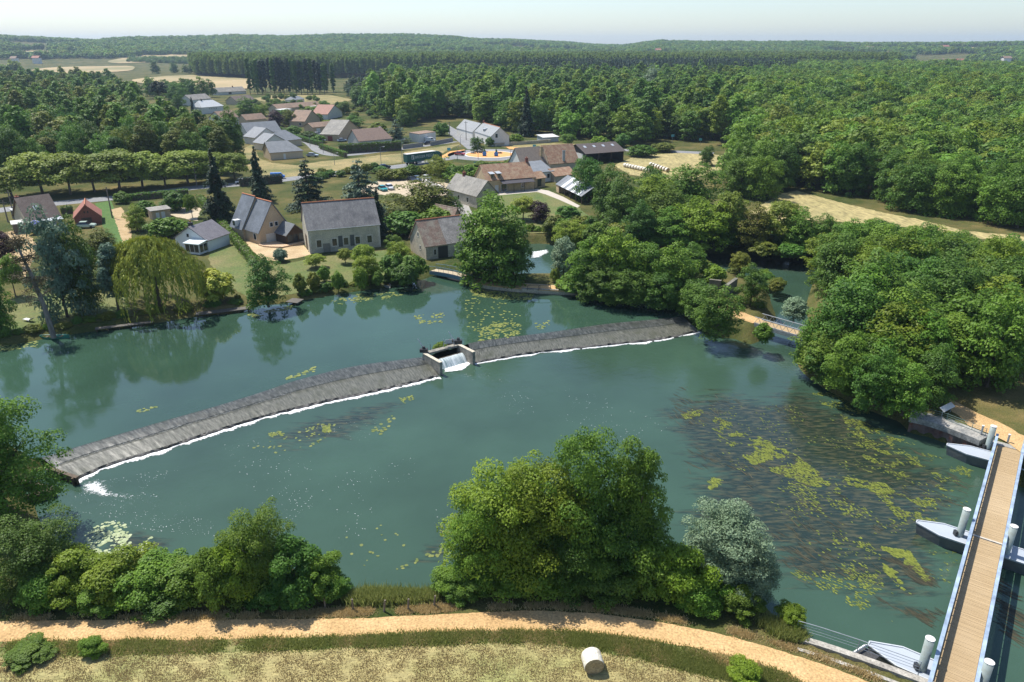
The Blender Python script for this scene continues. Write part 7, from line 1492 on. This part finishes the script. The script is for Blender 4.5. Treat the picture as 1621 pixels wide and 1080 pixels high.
# ================================================================ GRASS
def tufts(name, label, polys, mat, h=(.25, .55), per=9, spread=.22, wd=.022):
    r = np.random.default_rng(len(label)); pts = np.concatenate([scat(p, G, n, c, cs, 30 + i) for i, (p, n, c, cs) in enumerate(polys)]); n = len(pts) * per
    C = np.repeat(pts, per, 0) + r.normal(size=(n, 2)) * spread; hh = r.uniform(*h, n); a = r.uniform(0, 6.28, n); ln = r.uniform(.15, .6, n) * hh; d = r.uniform(0, 6.28, n); zb = np.full(n, G)
    dx, dy = np.cos(a) * wd * 2, np.sin(a) * wd * 2; tx, ty = C[:, 0] + np.cos(d) * ln, C[:, 1] + np.sin(d) * ln
    V = np.stack([np.stack([C[:, 0] - dx, C[:, 1] - dy, zb], -1), np.stack([C[:, 0] + dx, C[:, 1] + dy, zb], -1), np.stack([tx, ty, zb + hh], -1)], 1).reshape(-1, 3)
    return tag(link(name, np_mesh(name, V, np.arange(n * 3).reshape(n, 3), [mat], {'tint': np.repeat(r.uniform(0, 1, n), 3)})), label, kind='stuff')
GRN = leaf_mat('grass_green', (.170, .205, .045), (.360, .365, .125), .5); GRD = leaf_mat('grass_dry', (.40, .31, .14), (.70, .55, .30), .4)
VB = [(0, 1020), (300, 1017), (560, 1011), (700, 1004), (800, 1002), (900, 1003), (1000, 1014), (1100, 1030), (1200, 1053), (1270, 1084), (1200, 1090), (1140, 1072), (1000, 1038), (920, 1022), (850, 1016), (780, 1015), (600, 1021), (280, 1031), (0, 1036)]
tufts('grass', 'long green grass on the verge between path and mown field', [(VB, 5200, .30, .5), (VB, 5000, .48, .9)], GRN, (.07, .30), 8, .25)
tufts('grass', 'dry grass on the bank between path and trees', [([(0, 978), (380, 976), (560, 968), (690, 962), (760, 962), (900, 958), (1000, 968), (1100, 988), (1200, 1010), (1300, 1040), (1400, 1080), (1370, 1066), (1250, 1024), (1150, 996), (1050, 977), (950, 964), (850, 958), (760, 961), (680, 966), (500, 973), (0, 979)], 3600, .35, .5), (VB, 2600, .44, .6)], GRD, (.08, .26))
tufts('grass', 'fresh green reeds and herbs at the gap in the near bank', [([(540, 945), (580, 936), (620, 938), (650, 940), (690, 938), (690, 950), (640, 955), (560, 958)], 900, 0, 1), ([(1200, 985), (1240, 985), (1275, 1010), (1240, 1015)], 400, 0, 1)], GRN, (.3, .9))
tufts('stubble', 'short cut straw on the mown field', [([(-20, 1042), (300, 1036), (600, 1026), (850, 1020), (1000, 1042), (1150, 1082), (1200, 1110), (-20, 1110)], 7000, .40, .9)], leaf_mat('stubble_straw', (.42, .35, .16), (.60, .50, .26), .3), (.04, .13), 7, .25)

# ================================================================ HAZE
mb = MB(); mb.box(-9600, 9600, -400, 9900, -3.2, 150)
hz = mb.build('haze', None); hz.data.materials.clear()
m = bpy.data.materials.new('haze'); m.use_nodes = True; t = m.node_tree; t.nodes.clear()
vo = t.nodes.new('ShaderNodeVolumePrincipled'); ou = t.nodes.new('ShaderNodeOutputMaterial'); t.links.new(vo.outputs[0], ou.inputs['Volume'])
vo.inputs['Color'].default_value = (.62, .80, 1.0, 1); vo.inputs['Density'].default_value = .00010; vo.inputs['Anisotropy'].default_value = .2
hz.data.materials.append(m); tag(hz, 'thin blue summer haze over the valley', kind='stuff')
